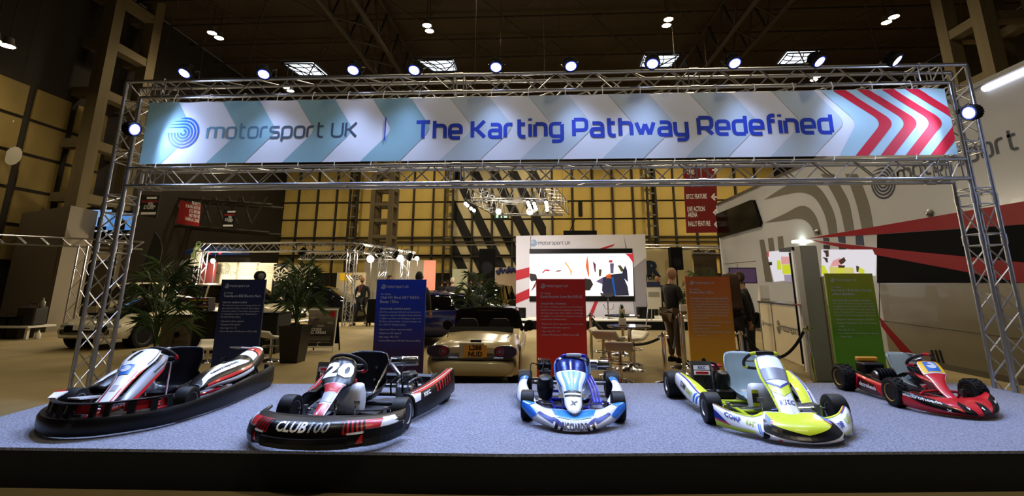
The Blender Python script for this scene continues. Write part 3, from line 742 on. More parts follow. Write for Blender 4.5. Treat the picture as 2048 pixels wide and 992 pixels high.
REDP = mat('kart_red', '#c01022', .3, coat=.4); YEL = mat('kart_yellow', '#d3e02a', .3, coat=.4); KBLUE = mat('kart_blue', '#1470d8', .3, coat=.4); KWHITE = mat('kart_white', '#eceef5', .25, coat=.5)
KBLACK = mat('kart_black', '#0a0a0d', .3, spec=.3); NAVY = mat('kart_navy', '#142a8c', .35, coat=.3); GOLD = mat('gold_rim', '#a07c2c', .4, .35); EMB = mat('emblem_plate_blue', '#1b62b8', .4)
SEATG = mat('seat_pale_grey', '#9fb2ba', .25, coat=.4); PLAST = mat('bumper_black', '#0a0a0d', .36, spec=.25); LBLUE = mat('kart_sky_blue', '#1f86e0', .3, coat=.4)
TANKW = mat('tank_white', '#d5d6dc', .4)
def emblem_plate(sf, root, u0, v0, u1, v1, off=.005, flip=1):
    o = decal(sf, [P4(u0, v0, u1, v1)], 'emblem_plate', EMB, root, off=off)
    vs, fs = SWIRL; cu, cv, ru, rv = (u0 + u1) / 2, (v0 + v1) / 2 + (v1 - v0) * .08, (u1 - u0) * .34, (v1 - v0) * .3
    decal(sf, [[(cu + vs[i][0] * ru, cv + vs[i][1] * rv) for i in f] for f in fs], 'emblem', PRINTW, root, off=off + .003)
def nums(sf, s, root, u, v, du, dv, mt, off=.0045, bold=.03, shear=0, align='C'):      # lettering on a surface: du per unit width, dv per unit height
    vs, fs = txt_mesh(s, bold, shear); x0, x1 = min(p[0] for p in vs), max(p[0] for p in vs); k = du / (x1 - x0); ax = (x0 + x1) / 2
    decal(sf, [[(u + (vs[i][0] - ax) * k, v + vs[i][1] * dv) for i in f] for f in fs], 'lettering', mt, root, off=off, n=30)
def kart(label, x, y, h): return thing('racing_kart', label, 'kart', (x, y, HS), RAD(h))

# ---- white and blue kart, middle of the stage
k = kart('white and blue racing kart with pointed fairing in the middle of the display stage', .31, -.53, -91)
wb, tf, tr = .98, .82, .95
FB = mat('frame_blue', '#1626b4', .3, .3, coat=.3)
chassis(k, wb, tf, tr, FB, y=.24)
for s in (-1, 1):
    tyre(k, (wb, s * tf / 2, .125), .125, .115, 0, RIM, s); tyre(k, (0, s * tr / 2, .135), .135, .15, 0, RIM, s)
seat(k, .22, .05, .06, mat('seat_silver', '#8c93a0', .3, .4), w=.17, hgt=.36)
steering(k, (.56, .04, .44), .145, 38, mat('wheel_rim_black', '#0d0d14', .6), [(.55, .95, FB), (-.95, -.55, FB)], 'flat', mat('silver_grip', '#a8aeb8', .4))
S, _ = fairing(k, [(1.31, .125, .012, .006), (1.27, .14, .05, .02), (1.18, .17, .075, .035), (1.06, .21, .082, .045), (.95, .26, .1, .05), (.84, .32, .145, .055), (.74, .38, .16, .055), (.66, .44, .155, .045), (.615, .475, .125, .03)], .0, KWHITE)
decal(S, [P4(.1, .70, .9, .93)], 'visor_panel', mat('mirror_blue', '#0b1d66', .12, .6, coat=.6), k)
decal(S, [P4(.3, .42, .7, .68)], 'blue_panel', LBLUE, k)
for a, b in ((.03, .12), (.88, .97)): decal(S, [[(a, .5), (b, .5), (b, .97), (a, .97)]], 'blue_edge', KBLUE, k)
decal(S, [P4(.06, .95, .94, .99)], 'blue_edge', KBLUE, k)
for v in (.33, .385):
    decal(S, [[(.15, v + .02), (.5, v), (.5, v + .022), (.15, v + .042)], [(.5, v), (.85, v + .02), (.85, v + .042), (.5, v + .022)]], 'chevron_print', KBLACK, k)
nums(S, 'X', k, .5, .2, .34, .09, KBLACK, shear=.3)
nums(S, 'DRS', k, .5, .955, .4, .022, PRINTW)
NS, _ = shell(k, 'front_bumper', full([
    [(1.38, 0, .008), (1.42, 0, .025), (1.365, 0, .082), (1.3, 0, .105), (1.17, 0, .12)],
    [(1.36, .12, .01), (1.4, .12, .03), (1.34, .12, .09), (1.27, .12, .118), (1.15, .12, .128)],
    [(1.29, .24, .024), (1.33, .24, .06), (1.285, .24, .1), (1.23, .24, .125), (1.13, .24, .13)],
    [(1.19, .35, .045), (1.22, .355, .09), (1.19, .355, .135), (1.16, .35, .158), (1.1, .34, .165)],
    [(1.08, .44, .095), (1.1, .455, .13), (1.095, .455, .165), (1.08, .452, .18), (1.06, .445, .185)]]), KWHITE, 40, 14)
decal(NS, [[(.34, .56), (.66, .56), (.7, .96), (.3, .96)]], 'blue_panel', LBLUE, k)
for f in (lambda u: u, lambda u: 1 - u):
    q = lambda L: [(f(a), b) for a, b in L]
    decal(NS, [q([(.0, .05), (.1, .02), (.17, .4), (.08, .62), (.0, .62)])], 'blue_side', KBLUE, k)
    decal(NS, [q([(.17, .45), (.31, .34), (.33, .5), (.2, .62)])], 'dark_inlay', NAVY, k)
    decal(NS, [q([(.31, .02), (.335, .02), (.36, .42), (.335, .42)]), q([(.355, .02), (.38, .02), (.4, .35), (.38, .35)])], 'stripe', KBLACK, k)
    decal(NS, [q([(.0, .66), (.1, .66), (.13, .95), (.0, .95)])], 'sky_tip', LBLUE, k)
    decal(NS, [q([(.36, .34), (.42, .34), (.32, .56), (.3, .5)])], 'blue_flash', NAVY, k)
nums(NS, 'RICCIARDO', k, .5, .27, .22, .24, mat('print_navy', '#0d1440', .5), bold=.03); nums(NS, 'KART', k, .56, .19, .05, .08, KBLACK)
for s in (-1, 1):       # swept white side pods
    sec = [[(.12, s * .50, .04), (.12, s * .53, .1), (.12, s * .52, .2), (.12, s * .47, .23), (.12, s * .43, .22)], [(.35, s * .52, .04), (.35, s * .545, .1), (.35, s * .53, .17), (.35, s * .48, .2), (.35, s * .44, .19)],
           [(.55, s * .5, .04), (.55, s * .525, .08), (.55, s * .5, .13), (.55, s * .46, .15), (.55, s * .4, .15)], [(.76, s * .4, .04), (.77, s * .42, .06), (.76, s * .4, .09), (.75, s * .37, .1), (.74, s * .33, .1)]]
    if s > 0: sec = sec[::-1]
    ps, po = shell(k, 'side_pod', sec, KWHITE, 16, 10)
    decal(ps, [P4(.02, .5, .16, 1) if s < 0 else P4(.84, .5, .98, 1)], 'blue_tip', LBLUE, k); decal(ps, [P4(.1, .1, .8, .25)], 'blue_edge', KBLUE, k)
e = engine(k, .2, -.25, .06, s=.95, box=False)
MB().box((.08, -.26, .33), (.2, .15, .1), bev=.025).build('airbox', BLACK, e)
f = MB()
for i in range(7): f.box((.08, -.32 + i * .02, .385), (.17, .008, .02))
f.build('airbox_fins', BLACK, e)
MB().lathe([(.02, -.11), (.07, -.1), (.085, -.03), (.085, .05), (.06, .11), (.02, .12)], 16, o=(.42, -.25, .17), ax=(.35, 0, .9)).build('engine_cover', BLACK, e)
MB().box((.475, -.25, .25), (.012, .05, .045), R=M.Rotation(-.35, 3, 'Y')).build('sticker', PRINTW, e)
for a in ((-.3, .24), (-.17, .3)): MB().tube([(.1, a[0] - .04, .34), (.2, a[0] - .1, .36), (.4, a[0] - .09, .25), (.42, a[0] + .02, .16)], .006, 6, sub=5).build('cable', MATT, e)
exhaust(k, [(.1, -.16, .2), (-.05, .0, .3), (-.06, .16, .32), (-.06, .25, .32)], ((-.06, .22, .32), (-.06, .46, .32), .055), BLACK, CHROME)
for i, yy in enumerate((.2, .23, .26)): MB().tube([(.2, yy - .05, .28), (.45, yy, .2), (.7, yy + .02, .09), (.5, yy + .06, .06)], .011, 6, sub=5).build('hose', FB, k)
MB().tube([(-.2, -.42, .1), (-.24, -.38, .12), (-.24, .38, .12), (-.2, .42, .1)], .03, 8, sub=3).build('rear_bumper', PLAST, k)

# ---- yellow and white senior kart
k = kart('yellow and white racing kart with pale seat in front of the orange panel', 2.07, -.51, -91)
wb, tf, tr = 1.03, 1.06, 1.17
chassis(k, wb, tf, tr, mat('frame_yellow', '#b4c81e', .35, coat=.3), y=.3)
for s in (-1, 1):
    tyre(k, (wb, s * tf / 2, .128), .128, .14, 0, RIM, s, rr=.5); tyre(k, (0, s * tr / 2, .138), .138, .21, 0, RIM, s, rr=.5)
ss, so = seat(k, .13, .12, .05, SEATG, w=.2, hgt=.43)
decal(ss, [P4(.35, .8, .62, .88)], 'seat_label', PRINTW, k, flip=-1)
steering(k, (.56, .13, .46), .165, 42, mat('wheel_rim_black', '#0d0d14', .6), [(.5, .85, YEL), (-.85, -.5, YEL), (2.0, 2.35, YEL), (-2.35, -2.0, YEL)], 'flat', BLACK)
S, _ = fairing(k, [(1.47, .09, .03, .01, -.03), (1.44, .105, .075, .02, -.03), (1.36, .15, .085, .03, -.02), (1.22, .22, .088, .035, 0), (1.06, .295, .1, .04, .03), (.93, .355, .122, .045, .055), (.8, .425, .128, .045, .085), (.7, .485, .12, .04, .105), (.655, .515, .085, .025, .115)], .03, KWHITE)
for u0, u1 in ((0, .13), (.87, 1)): decal(S, [P4(u0, .0, u1, .97)], 'yellow_edge', YEL, k)
for u0, u1 in ((.13, .165), (.835, .87)): decal(S, [P4(u0, .4, u1, .95)], 'blue_line', NAVY, k)
decal(S, [[(.13, .47), (.5, .4), (.5, .47), (.13, .55)], [(.5, .4), (.87, .47), (.87, .55), (.5, .47)]], 'yellow_chevron', YEL, k)
decal(S, [[(.13, .55), (.5, .47), (.5, .49), (.13, .58)], [(.5, .47), (.87, .55), (.87, .58), (.5, .49)]], 'blue_chevron', NAVY, k, off=.005)
decal(S, [P4(.0, 0, 1, .06)], 'yellow_tip', YEL, k)
decal(S, [P4(.165, .58, .835, .72)], 'grey_fade', mat('fade_grey', '#777a88', .3, coat=.4), k)
nums(S, 'KKC', k, .52, .33, .5, .055, NAVY, shear=.2); nums(S, 'COMPKART', k, .46, .93, .5, .035, NAVY, shear=.2)
decal(S, [P4(.76, .925, .8, .965), P4(.83, .925, .86, .965)], 'blue_tick', KBLUE, k, off=.0065)
emblem_plate(S, k, .27, .07, .75, .21)
NS, _ = shell(k, 'front_bumper', full([
    [(1.63, 0, .01), (1.68, 0, .03), (1.66, 0, .06), (1.58, 0, .13), (1.34, 0, .17)],
    [(1.6, .18, .012), (1.65, .18, .035), (1.62, .18, .07), (1.55, .17, .13), (1.33, .16, .17)],
    [(1.53, .29, .016), (1.58, .295, .045), (1.54, .29, .09), (1.47, .26, .135), (1.32, .2, .165)],
    [(1.46, .33, .02), (1.5, .34, .05), (1.46, .335, .095), (1.4, .32, .12), (1.3, .29, .125)],
    [(1.36, .44, .025), (1.4, .45, .06), (1.37, .445, .115), (1.32, .435, .14), (1.26, .42, .145)],
    [(1.2, .545, .03), (1.22, .56, .08), (1.2, .56, .15), (1.17, .555, .18), (1.13, .545, .185)]]), KWHITE, 56, 14)
decal(NS, [[(.33, .72), (.5, .56), (.5, .98), (.33, .98)], [(.5, .56), (.67, .72), (.67, .98), (.5, .98)]], 'yellow_panel', YEL, k)
decal(NS, [[(.3, .42), (.5, .3), (.5, .56), (.33, .72)], [(.3, .42), (.33, .72), (.3, .8)], [(.5, .3), (.7, .42), (.67, .72), (.5, .56)], [(.7, .42), (.7, .8), (.67, .72)]], 'black_grille', KBLACK, k)
for f in (lambda u: u, lambda u: 1 - u):
    q = lambda L: [(f(a), b) for a, b in L]
    decal(NS, [q([(.31, .8), (.345, .7), (.36, .82), (.33, .96)])], 'blue_flash', KBLUE, k, off=.005); decal(NS, [q([(.345, .7), (.355, .69), (.372, .82), (.36, .82)])], 'red_line', REDP, k, off=.005)
    decal(NS, [q([(.27, .05), (.31, .05), (.33, .35), (.29, .4)])], 'dark_inlay', KBLACK, k); decal(NS, [q([(.36, .02), (.375, .02), (.39, .26), (.375, .26)])], 'red_line', REDP, k)
    decal(NS, [q([(0, .0), (.08, .0), (.2, .24), (.2, .3), (0, .22)])], 'yellow_sill', YEL, k)
    decal(NS, [q([(0, .3), (.06, .3), (.0, .52)])], 'blue_flash', NAVY, k); decal(NS, [q([(0, .25), (.08, .25), (.06, .3), (0, .3)])], 'red_line', REDP, k)
    decal(NS, [q([(0, .84), (.08, .84), (.08, .9), (0, .9)])], 'blue_line', NAVY, k); decal(NS, [q([(0, .9), (.08, .9), (.08, .95), (0, .95)])], 'red_line', REDP, k); decal(NS, [q([(0, .95), (.3, .9), (.3, 1), (0, 1)])], 'yellow_edge', YEL, k)
    decal(NS, [q([(.245, .28), (.256, .28), (.256, .6), (.245, .6)]), q([(.268, .28), (.279, .28), (.279, .6), (.268, .6)])], 'blue_tick', KBLUE, k, off=.005)
nums(NS, 'COMP', k, .09, .45, .08, .3, NAVY, shear=.25); nums(NS, 'KART', k, .19, .45, .075, .3, mat('kart_lime', '#a8b81c', .4), shear=.25)
nums(NS, 'COMP', k, .81, .45, .08, .3, NAVY, shear=.25); nums(NS, 'KART', k, .91, .45, .075, .3, MATS['kart_lime'], shear=.25)
for s in (-1, 1):
    sec = [[(.14, s * .58, .12), (.14, s * .62, .17), (.14, s * .61, .26), (.14, s * .56, .275), (.14, s * .5, .25)], [(.38, s * .56, .06), (.38, s * .605, .12), (.38, s * .59, .22), (.38, s * .53, .245), (.38, s * .46, .22)],
           [(.6, s * .54, .04), (.6, s * .58, .08), (.6, s * .565, .16), (.6, s * .5, .18), (.6, s * .42, .17)], [(.82, s * .48, .035), (.82, s * .52, .06), (.82, s * .5, .11), (.82, s * .44, .12), (.82, s * .36, .11)]]
    if s > 0: sec = [[(p[0] - .02, p[1], p[2] * 1.12) for p in c] for c in sec[::-1]]
    ps, po = shell(k, 'side_pod', sec, KWHITE, 16, 12)
    decal(ps, [P4(0, .72, 1, 1)], 'yellow_top', YEL, k); decal(ps, [P4(0, .02, 1, .16)], 'yellow_sill', YEL, k); decal(ps, [P4(.0, .64, 1, .69)], 'blue_line', NAVY, k)
    if s < 0:
        nums(ps, 'COMP', k, .34, .36, .2, .18, KBLACK, shear=.2); nums(ps, 'KART', k, .56, .36, .2, .18, MATS['kart_lime'], shear=.2); decal(ps, [P4(.7, .28, .73, .6), P4(.77, .28, .8, .6)], 'blue_tick', KBLUE, k)
        decal(ps, [P4(.88, .16, 1, .7)], 'dark_end', KBLACK, k)
tank(k, .78, .03, .06, TANKW, .95); MB().box((.868, -.075, .17), (.006, .055, .15), R=M.Rotation(-.1, 3, 'Y')).build('tank_label', mat('dark_label', '#2e3410', .5), k)
for z_ in (.125, .235): MB().box((.874 - (z_ - .17) * .1, -.075, z_), (.006, .055, .03), R=M.Rotation(-.1, 3, 'Y')).build('label_stripe', YEL, k)
r, P = radiator(k, .12, -.32, .06, .22, .33, .04); 
for t_, zz in (('KKC', .262), ('', .21)):
    MB().box(P(.026, 0, zz), (.006, .17, .045), R=M.Rotation(RAD(-12), 3, 'Y')).build('sticker', PRINTW, r)
    if t_: text(t_, NAVY, r, P(.031, 0, zz - .014), (0, 1, 0), (M.Rotation(RAD(-12), 3, 'Y') @ V((0, 0, 1))), h=.04, align='C', bold=.03, shear=.2)
MB().box(P(.03, 0, .21), (.006, .13, .02), R=M.Rotation(RAD(-12), 3, 'Y')).build('red_mark', REDP, r)
e = engine(k, .02, -.14, .06, s=.9); MB().box((.0, -.14, .33), (.1, .12, .03), bev=.01).cyl((.04, -.14, .28), (.04, -.14, .34), .03, n=10).build('red_head', REDP, e)
MB().lathe([(.01, -.1), (.06, -.09), (.08, 0), (.075, .12), (.05, .16), (.01, .165)], 16, o=(.26, -.17, .16), ax=(.3, 0, .95)).box((.3, -.16, .1), (.1, .2, .1), bev=.02).build('starter_cover', BLACK, e)
MB().tube([(-.2, -.55, .1), (-.26, -.48, .13), (-.26, .48, .13), (-.2, .55, .1)], .035, 8, sub=3).build('rear_bumper', PLAST, k)
MB().tube([(1.3, -.12, .08), (1.3, -.12, .17), (1.3, .12, .17), (1.3, .12, .08)], .01, 6, sub=3).build('nose_hoop', mat('frame_navy', '#16225a', .3, .5), k)

# ---- black rental-style kart number 20
k = kart('black racing kart with number 20 on its fairing and a red marked bumper', -1.62, -.82, -93)
wb, tf, tr = 1.05, 1.0, 1.14
chassis(k, wb, tf, tr, BLACK, y=.3)
for s in (-1, 1):
    tyre(k, (wb, s * tf / 2, .125), .125, .13, 0, RIM, s); tyre(k, (0, s * tr / 2, .138), .138, .19, 0, RIM, s)
ss, so = seat(k, .16, -.22, .07, mat('seat_black', '#0b0b10', .25, spec=.35), w=.26, hgt=.42)
for a, b in ((.36, .6), (.62, .6), (.4, .74), (.62, .74)): MB().lathe([(.001, .004), (.012, .003), (.014, 0)], 10, o=ss(a, b) + V((.01, 0, 0)), ax=(1, 0, .3)).build('bolt', CHROME, so)
steering(k, (.58, -.2, .43), .17, 40, mat('wheel_rim_black', '#0d0d14', .6), [(2.0, 2.5, REDP)], 'round')
S, _ = fairing(k, [(1.42, .15, .035, .012, .03), (1.39, .165, .05, .02, .03), (1.3, .2, .055, .03, .02), (1.16, .25, .065, .035, 0), (1.02, .295, .085, .04, -.03), (.92, .32, .15, .06, -.05), (.82, .375, .155, .07, -.075), (.72, .445, .14, .065, -.095), (.66, .485, .1, .04, -.11)], -.1, mat('fairing_black', '#08080e', .3, spec=.2))
decal(S, [[(.1, .0), (.9, .0), (.86, .56), (.14, .56)]], 'white_border', KWHITE, k); decal(S, [[(.22, .08), (.78, .08), (.78, .28), (.22, .28)]], 'red_panel', REDP, k, off=.0045)
decal(S, [[(.2, .3), (.8, .3), (.7, .42), (.3, .42)]], 'grey_panel', mat('pale_grey', '#a9adb8', .3), k, off=.005); decal(S, [[(.2, .42), (.8, .42), (.84, .55), (.16, .55)]], 'red_panel', REDP, k, off=.005); nums(S, 'G', k, .5, .445, .25, .06, PRINTW, off=.005)
nums(S, '20', k, .5, .67, .7, .24, PRINTW, bold=.05, shear=.12)
NS, _ = shell(k, 'front_bumper', full([
    [(1.74, 0, .03), (1.8, 0, .06), (1.8, 0, .13), (1.74, 0, .2), (1.6, 0, .225)],
    [(1.72, .2, .03), (1.78, .2, .06), (1.77, .2, .13), (1.72, .2, .2), (1.58, .2, .225)],
    [(1.64, .38, .03), (1.7, .39, .06), (1.69, .39, .13), (1.64, .38, .195), (1.52, .36, .22)],
    [(1.5, .52, .03), (1.55, .54, .06), (1.54, .54, .13), (1.5, .53, .185), (1.4, .5, .21)],
    [(1.28, .6, .03), (1.31, .625, .06), (1.31, .625, .13), (1.28, .61, .175), (1.2, .58, .2)]]), PLAST, 40, 14, .02)
for f in (lambda u: u, lambda u: 1 - u):
    q = lambda L: [(f(a), b) for a, b in L]
    decal(NS, [q([(.16, .52), (.32, .52), (.32, .82), (.14, .82)])], 'red_panel', REDP, k)
    decal(NS, [q([(.05, .62), (.14, .84), (.16, .52), (.12, .5)]), q([(.12, .5), (.3, .5), (.3, .54), (.15, .57)]), q([(.08, .86), (.15, .84), (.13, .7), (.06, .7)])], 'white_flash', KWHITE, k, off=.005)
    decal(NS, [q([(.13, .3), (.26, .3), (.24, .47), (.15, .47)])], 'red_panel', REDP, k)
    for i in range(6): decal(NS, [q([(.22 + i * .02, .55), (.23 + i * .02, .55), (.24 + i * .02, .8), (.23 + i * .02, .8)])], 'hatch', KBLACK, k, off=.0065)
decal(NS, [P4(.32, .52, .68, .82)], 'black_centre', KBLACK, k)
nums(NS, 'CLUB', k, .445, .58, .15, .28, PRINTW, bold=.03, shear=.15); nums(NS, '100', k, .575, .58, .09, .28, mat('pale_grey', '#a9adb8', .3), bold=.02, shear=.15); nums(NS, 'KKC', k, .962, .5, .045, .1, PRINTW, shear=.2)
mb = MB()
for a, b in ((-.27, .27),): mb.loft([[NS(.5 + yy, vv) + V((.018, 0, 0)) for vv in (.0, .18, .34, .46)] + [NS(.5 + yy, vv) for vv in (.46, .34, .18, 0)] for yy in [a / 1.3 + (b - a) / 1.3 * i / 10 for i in range(11)]])
for s in (-1, 1): mb.loft([[NS(.5 + s * yy, vv) + V((.012, s * .014, 0)) for vv in (.05, .2, .4, .6)] + [NS(.5 + s * yy, vv) for vv in (.6, .4, .2, .05)] for yy in [.27 + .2 * i / 8 for i in range(9)]])
mb.build('bumper_pad', PLAST, k)
for s in (-1, 1):
    sec = [[(-.1, s * .66, .05), (-.1, s * .7, .1), (-.1, s * .69, .28), (-.1, s * .66, .315), (-.1, s * .58, .31)], [(.2, s * .645, .04), (.2, s * .68, .08), (.2, s * .66, .24), (.2, s * .62, .275), (.2, s * .54, .27)],
           [(.5, s * .6, .03), (.5, s * .635, .07), (.5, s * .6, .2), (.5, s * .55, .235), (.5, s * .47, .23)], [(.82, s * .52, .02), (.83, s * .55, .06), (.82, s * .53, .18), (.8, s * .48, .22), (.78, s * .42, .22)]]
    if s > 0: sec = sec[::-1]
    ps, po = shell(k, 'side_pod', sec, PLAST, 18, 12, .015)
    a = (lambda u: u) if s > 0 else (lambda u: 1 - u)
    decal(ps, [[(a(.05), .62), (a(.95), .6), (a(.95), .7), (a(.05), .72)], [(a(.1), .8), (a(.95), .78), (a(.95), .86), (a(.1), .86)]], 'red_stripe', REDP, k); decal(ps, [[(a(.02), .44), (a(.12), .44), (a(.16), .6), (a(.02), .72)], [(a(.05), .74), (a(.95), .72), (a(.95), .75), (a(.05), .77)]], 'white_flash', KWHITE, k)
    decal(ps, [[(a(.45 + i * .07), .42), (a(.48 + i * .07), .42), (a(.49 + i * .07), .58), (a(.46 + i * .07), .58)] for i in range(6)], 'red_hatch', REDP, k)
    if s > 0: nums(ps, 'KKC', k, .26, .46, .14, .12, PRINTW, shear=.2)
tank(k, .82, -.08, .06, TANKW, 1.05); emb = MB().box((.9, -.27, .2), (.006, .06, .1)).build('emblem_plate', EMB, k)
r, P = radiator(k, .2, -.62, .07, .2, .32, .04)
MB().box(P(.026, 0, .25), (.006, .17, .05), R=M.Rotation(RAD(-12), 3, 'Y')).build('sticker', mat('pale_grey', '#a9adb8', .3), r); MB().box(P(.03, -.01, .25), (.006, .1, .02), R=M.Rotation(RAD(-12), 3, 'Y')).build('red_mark', REDP, r)
text('MAX', PRINTW, r, P(.028, 0, .185), (0, 1, 0), M.Rotation(RAD(-12), 3, 'Y') @ V((0, 0, 1)), h=.055, align='C', bold=.02)
e = engine(k, .22, .26, .06, STEEL, .95); 
for i in range(4): MB().tube([(.3, .14 + i * .06, .12), (.36, .16 + i * .06, .24), (.2, .2 + i * .07, .26), (.1, .24 + i * .06, .1)], .009, 6, sub=4).build('cable', STEEL if i % 2 else MATT, e)
exhaust(k, [(.15, .24, .2), (.05, .1, .3), (-.12, -.04, .37)], ((-.1, -.02, .37), (-.1, .29, .38), .05), STEEL)
bar('seat_stay', (.1, .05, .42), (.42, -.02, .1), .012, CHROME, k)
MB().tube([(-.24, -.6, .1), (-.32, -.5, .16), (-.32, .5, .16), (-.24, .6, .1)], .05, 8, sub=3).build('rear_bumper', PLAST, k)

# ---- small red electric kart
k = kart('small red and black electric kart with knobbly tyres on gold rims', 3.99, .03, -90)
wb, tf, tr = .82, .76, .80
FRD = mat('frame_red', '#b00c1c', .3, .2, coat=.4)
chassis(k, wb, tf, tr, FRD, y=.2)
for s in (-1, 1):
    tyre(k, (wb, s * tf / 2, .136), .132, .12, 0, GOLD, s, True); tyre(k, (0, s * tr / 2, .14), .138, .16, 0, GOLD, s, True)
ss, so = seat(k, .1, .25, .05, mat('seat_clear_grey', '#93a2a0', .2, coat=.5), w=.18, hgt=.37)
decal(ss, [P4(.2, .84, .45, .91)], 'seat_label', PRINTW, k, flip=-1)
steering(k, (.45, .17, .39), .125, 38, mat('wheel_rim_black', '#0d0d14', .6), [(1.9, 2.9, REDP), (-2.9, -1.9, REDP), (-.25, .25, REDP)], 'round')
S, _ = fairing(k, [(1.08, .11, .045, .01, -.02), (1.02, .135, .05, .02, -.02), (.92, .18, .055, .025, 0), (.8, .24, .075, .03, .05), (.72, .28, .115, .03, .09), (.64, .325, .12, .03, .12), (.56, .37, .112, .025, .145), (.53, .39, .085, .012, .15)], .02, REDP)
decal(S, [P4(.04, .58, .96, .99)], 'white_border', KWHITE, k); decal(S, [P4(.12, .6, .88, .93)], 'yellow_plate', mat('plate_yellow', '#e8b81a', .4), k, off=.005); emblem_plate(S, k, .32, .62, .68, .87, .006)
decal(S, [P4(.1, .94, .9, .985)], 'red_rim', REDP, k, off=.005)
for f in (lambda u: u, lambda u: 1 - u): decal(S, [[(f(.16), .02), (f(.22), .02), (f(.2), .56), (f(.1), .56)]], 'white_line', KWHITE, k)
NS, _ = shell(k, 'front_bumper', full([
    [(1.3, 0, .02), (1.34, 0, .045), (1.3, 0, .08), (1.2, 0, .12), (1.08, 0, .135)],
    [(1.27, .12, .02), (1.31, .12, .05), (1.27, .12, .095), (1.17, .12, .135), (1.06, .12, .14)],
    [(1.2, .24, .02), (1.23, .25, .06), (1.19, .25, .115), (1.1, .24, .14), (1.02, .23, .14)],
    [(1.06, .35, .025), (1.09, .365, .07), (1.07, .365, .135), (1.02, .36, .165), (.97, .35, .165)],
    [(.92, .4, .04), (.94, .42, .09), (.93, .42, .15), (.91, .415, .175), (.88, .41, .175)]]), REDP, 40, 14)
for f in (lambda u: u, lambda u: 1 - u):
    q = lambda L: [(f(a), b) for a, b in L]
    decal(NS, [q([(.02, .4), (.2, .3), (.36, .12), (.4, .2), (.24, .66), (.02, .8)])], 'black_flank', KBLACK, k); decal(NS, [q([(.38, .2), (.47, .2), (.47, .4), (.42, .74), (.38, .6)])], 'black_eye', KBLACK, k)
    decal(NS, [q([(.41, .28), (.43, .42), (.445, .26), (.455, .5), (.425, .56)])], 'white_mark', KWHITE, k, off=.0065)
nums(NS, 'electroheads', k, .15, .46, .24, .17, PRINTW, bold=.01); nums(NS, 'electroheads', k, .87, .46, .2, .14, PRINTW, bold=.01); nums(NS, 'X', k, .29, .24, .03, .12, PRINTW)
for s in (-1, 1):
    sec = [[(.06, s * .34, .05), (.06, s * .37, .08), (.06, s * .36, .19), (.06, s * .33, .215), (.06, s * .26, .21)], [(.3, s * .34, .035), (.3, s * .37, .07), (.3, s * .36, .17), (.3, s * .33, .19), (.3, s * .26, .19)], [(.56, s * .33, .03), (.56, s * .35, .06), (.56, s * .34, .14), (.56, s * .31, .16), (.56, s * .24, .16)]]
    if s > 0: sec = sec[::-1]
    ps, po = shell(k, 'side_pod', sec, REDP, 14, 10)
    MB().loft([[V((x_, s * y_, z_)) for y_, z_ in ((.35 - .012, .06), (.35 - .012, .135), (.25, .155), (.25, .05))] for x_ in (.562, .556)]).build('pod_inlet', KBLACK, k)
    if s < 0:
        decal(ps, [P4(.04, .26, .22, .6)], 'vent', KBLACK, k); decal(ps, [[(.22, .1), (1, .1), (.8, .45), (.3, .5)]], 'dark_fade', mat('dark_red', '#3a0810', .3, coat=.3), k); nums(ps, 'electroheads', k, .6, .32, .5, .13, PRINTW, off=.005, bold=.01); decal(ps, [P4(.02, .74, .98, .98)], 'black_top', KBLACK, k)
m_ = MB()
for i in range(5): m_.lathe([(.03, 0), (.085, .002), (.085, .022), (.03, .024)], 18, o=(.28, -.2 + i * .036, .2), ax=(0, 1, 0))
mo = m_.build('electric_motor', mat('motor_black', '#14161c', .3, .5), k); MB().lathe([(.002, 0), (.05, .002), (.06, .02), (.03, .03)], 12, o=(.28, -.235, .2), ax=(0, 1, 0)).build('motor_cap', STEEL, mo)
bx = MB().box((.08, -.14, .26), (.16, .24, .12), bev=.015).build('battery_box', BLACK, k); MB().box((.0, -.12, .345), (.06, .24, .05), bev=.01).build('battery_lid', mat('amber_plastic', '#c98a14', .4), bx)
for i in range(4): MB().tube([(.3, -.02 + i * .03, .2), (.45, .02 + i * .02, .26), (.6, .02 + i * .025, .12)], .006, 6, sub=4).build('cable', MATT, mo)
MB().tube([(.86, -.16, .07), (.9, -.16, .16), (.9, .16, .16), (.86, .16, .07)], .012, 6, sub=3).build('nose_hoop', FRD, k)

# ---- white, red and black electric kart with wrap-round bumper
k = kart('white, red and black electric kart with full wrap-round black bumper, at stage left', -3.9, -.6, -82.6)
wb, tf, tr = 1.1, .98, 1.08
chassis(k, wb, tf, tr, REDP, y=.3)
for s in (-1, 1):
    tyre(k, (wb, s * tf / 2, .132), .132, .13, 0, RIM, s); tyre(k, (0, s * tr / 2, .14), .14, .18, 0, RIM, s)
def outline(t, zz, o=0):     # plan of the bumper, t 0..1 from the rear right round the nose to the rear left
    pts = [(-.42, -.62), (-.3, -.72), (.3, -.72), (.75, -.69), (1.2, -.6), (1.5, -.46), (1.71, -.23), (1.77, 0), (1.71, .23), (1.5, .48), (1.2, .61), (.75, .7), (.3, .72), (-.3, .72), (-.42, .62)]
    n = len(pts) - 1; x = t * n; i = min(int(x), n - 1); g = lambda j: V(pts[max(0, min(n, j))]); p = cr(g(i - 1), g(i), g(i + 1), g(i + 2), x - i); c = V((.6, 0)); return V((p.x, p.y, zz)) + V(((p.x - .6) * o, p.y * o, 0))
mb = MB(); NT = 70; ZT = lambda t: .15 + .09 * min(1, max(0, abs(t - .5) - .2) / .26)
mb.loft([[outline(i / NT, z, o) for z, o in ((.02, -.02), (.02, .0), (.06, .015), (ZT(i / NT) - .025, .015), (ZT(i / NT), .0), (ZT(i / NT), -.05), (.02, -.05))] for i in range(NT + 1)], closed=True, smooth=True); mb.build('wrap_bumper', PLAST, k, sharp=35)
up = MB()
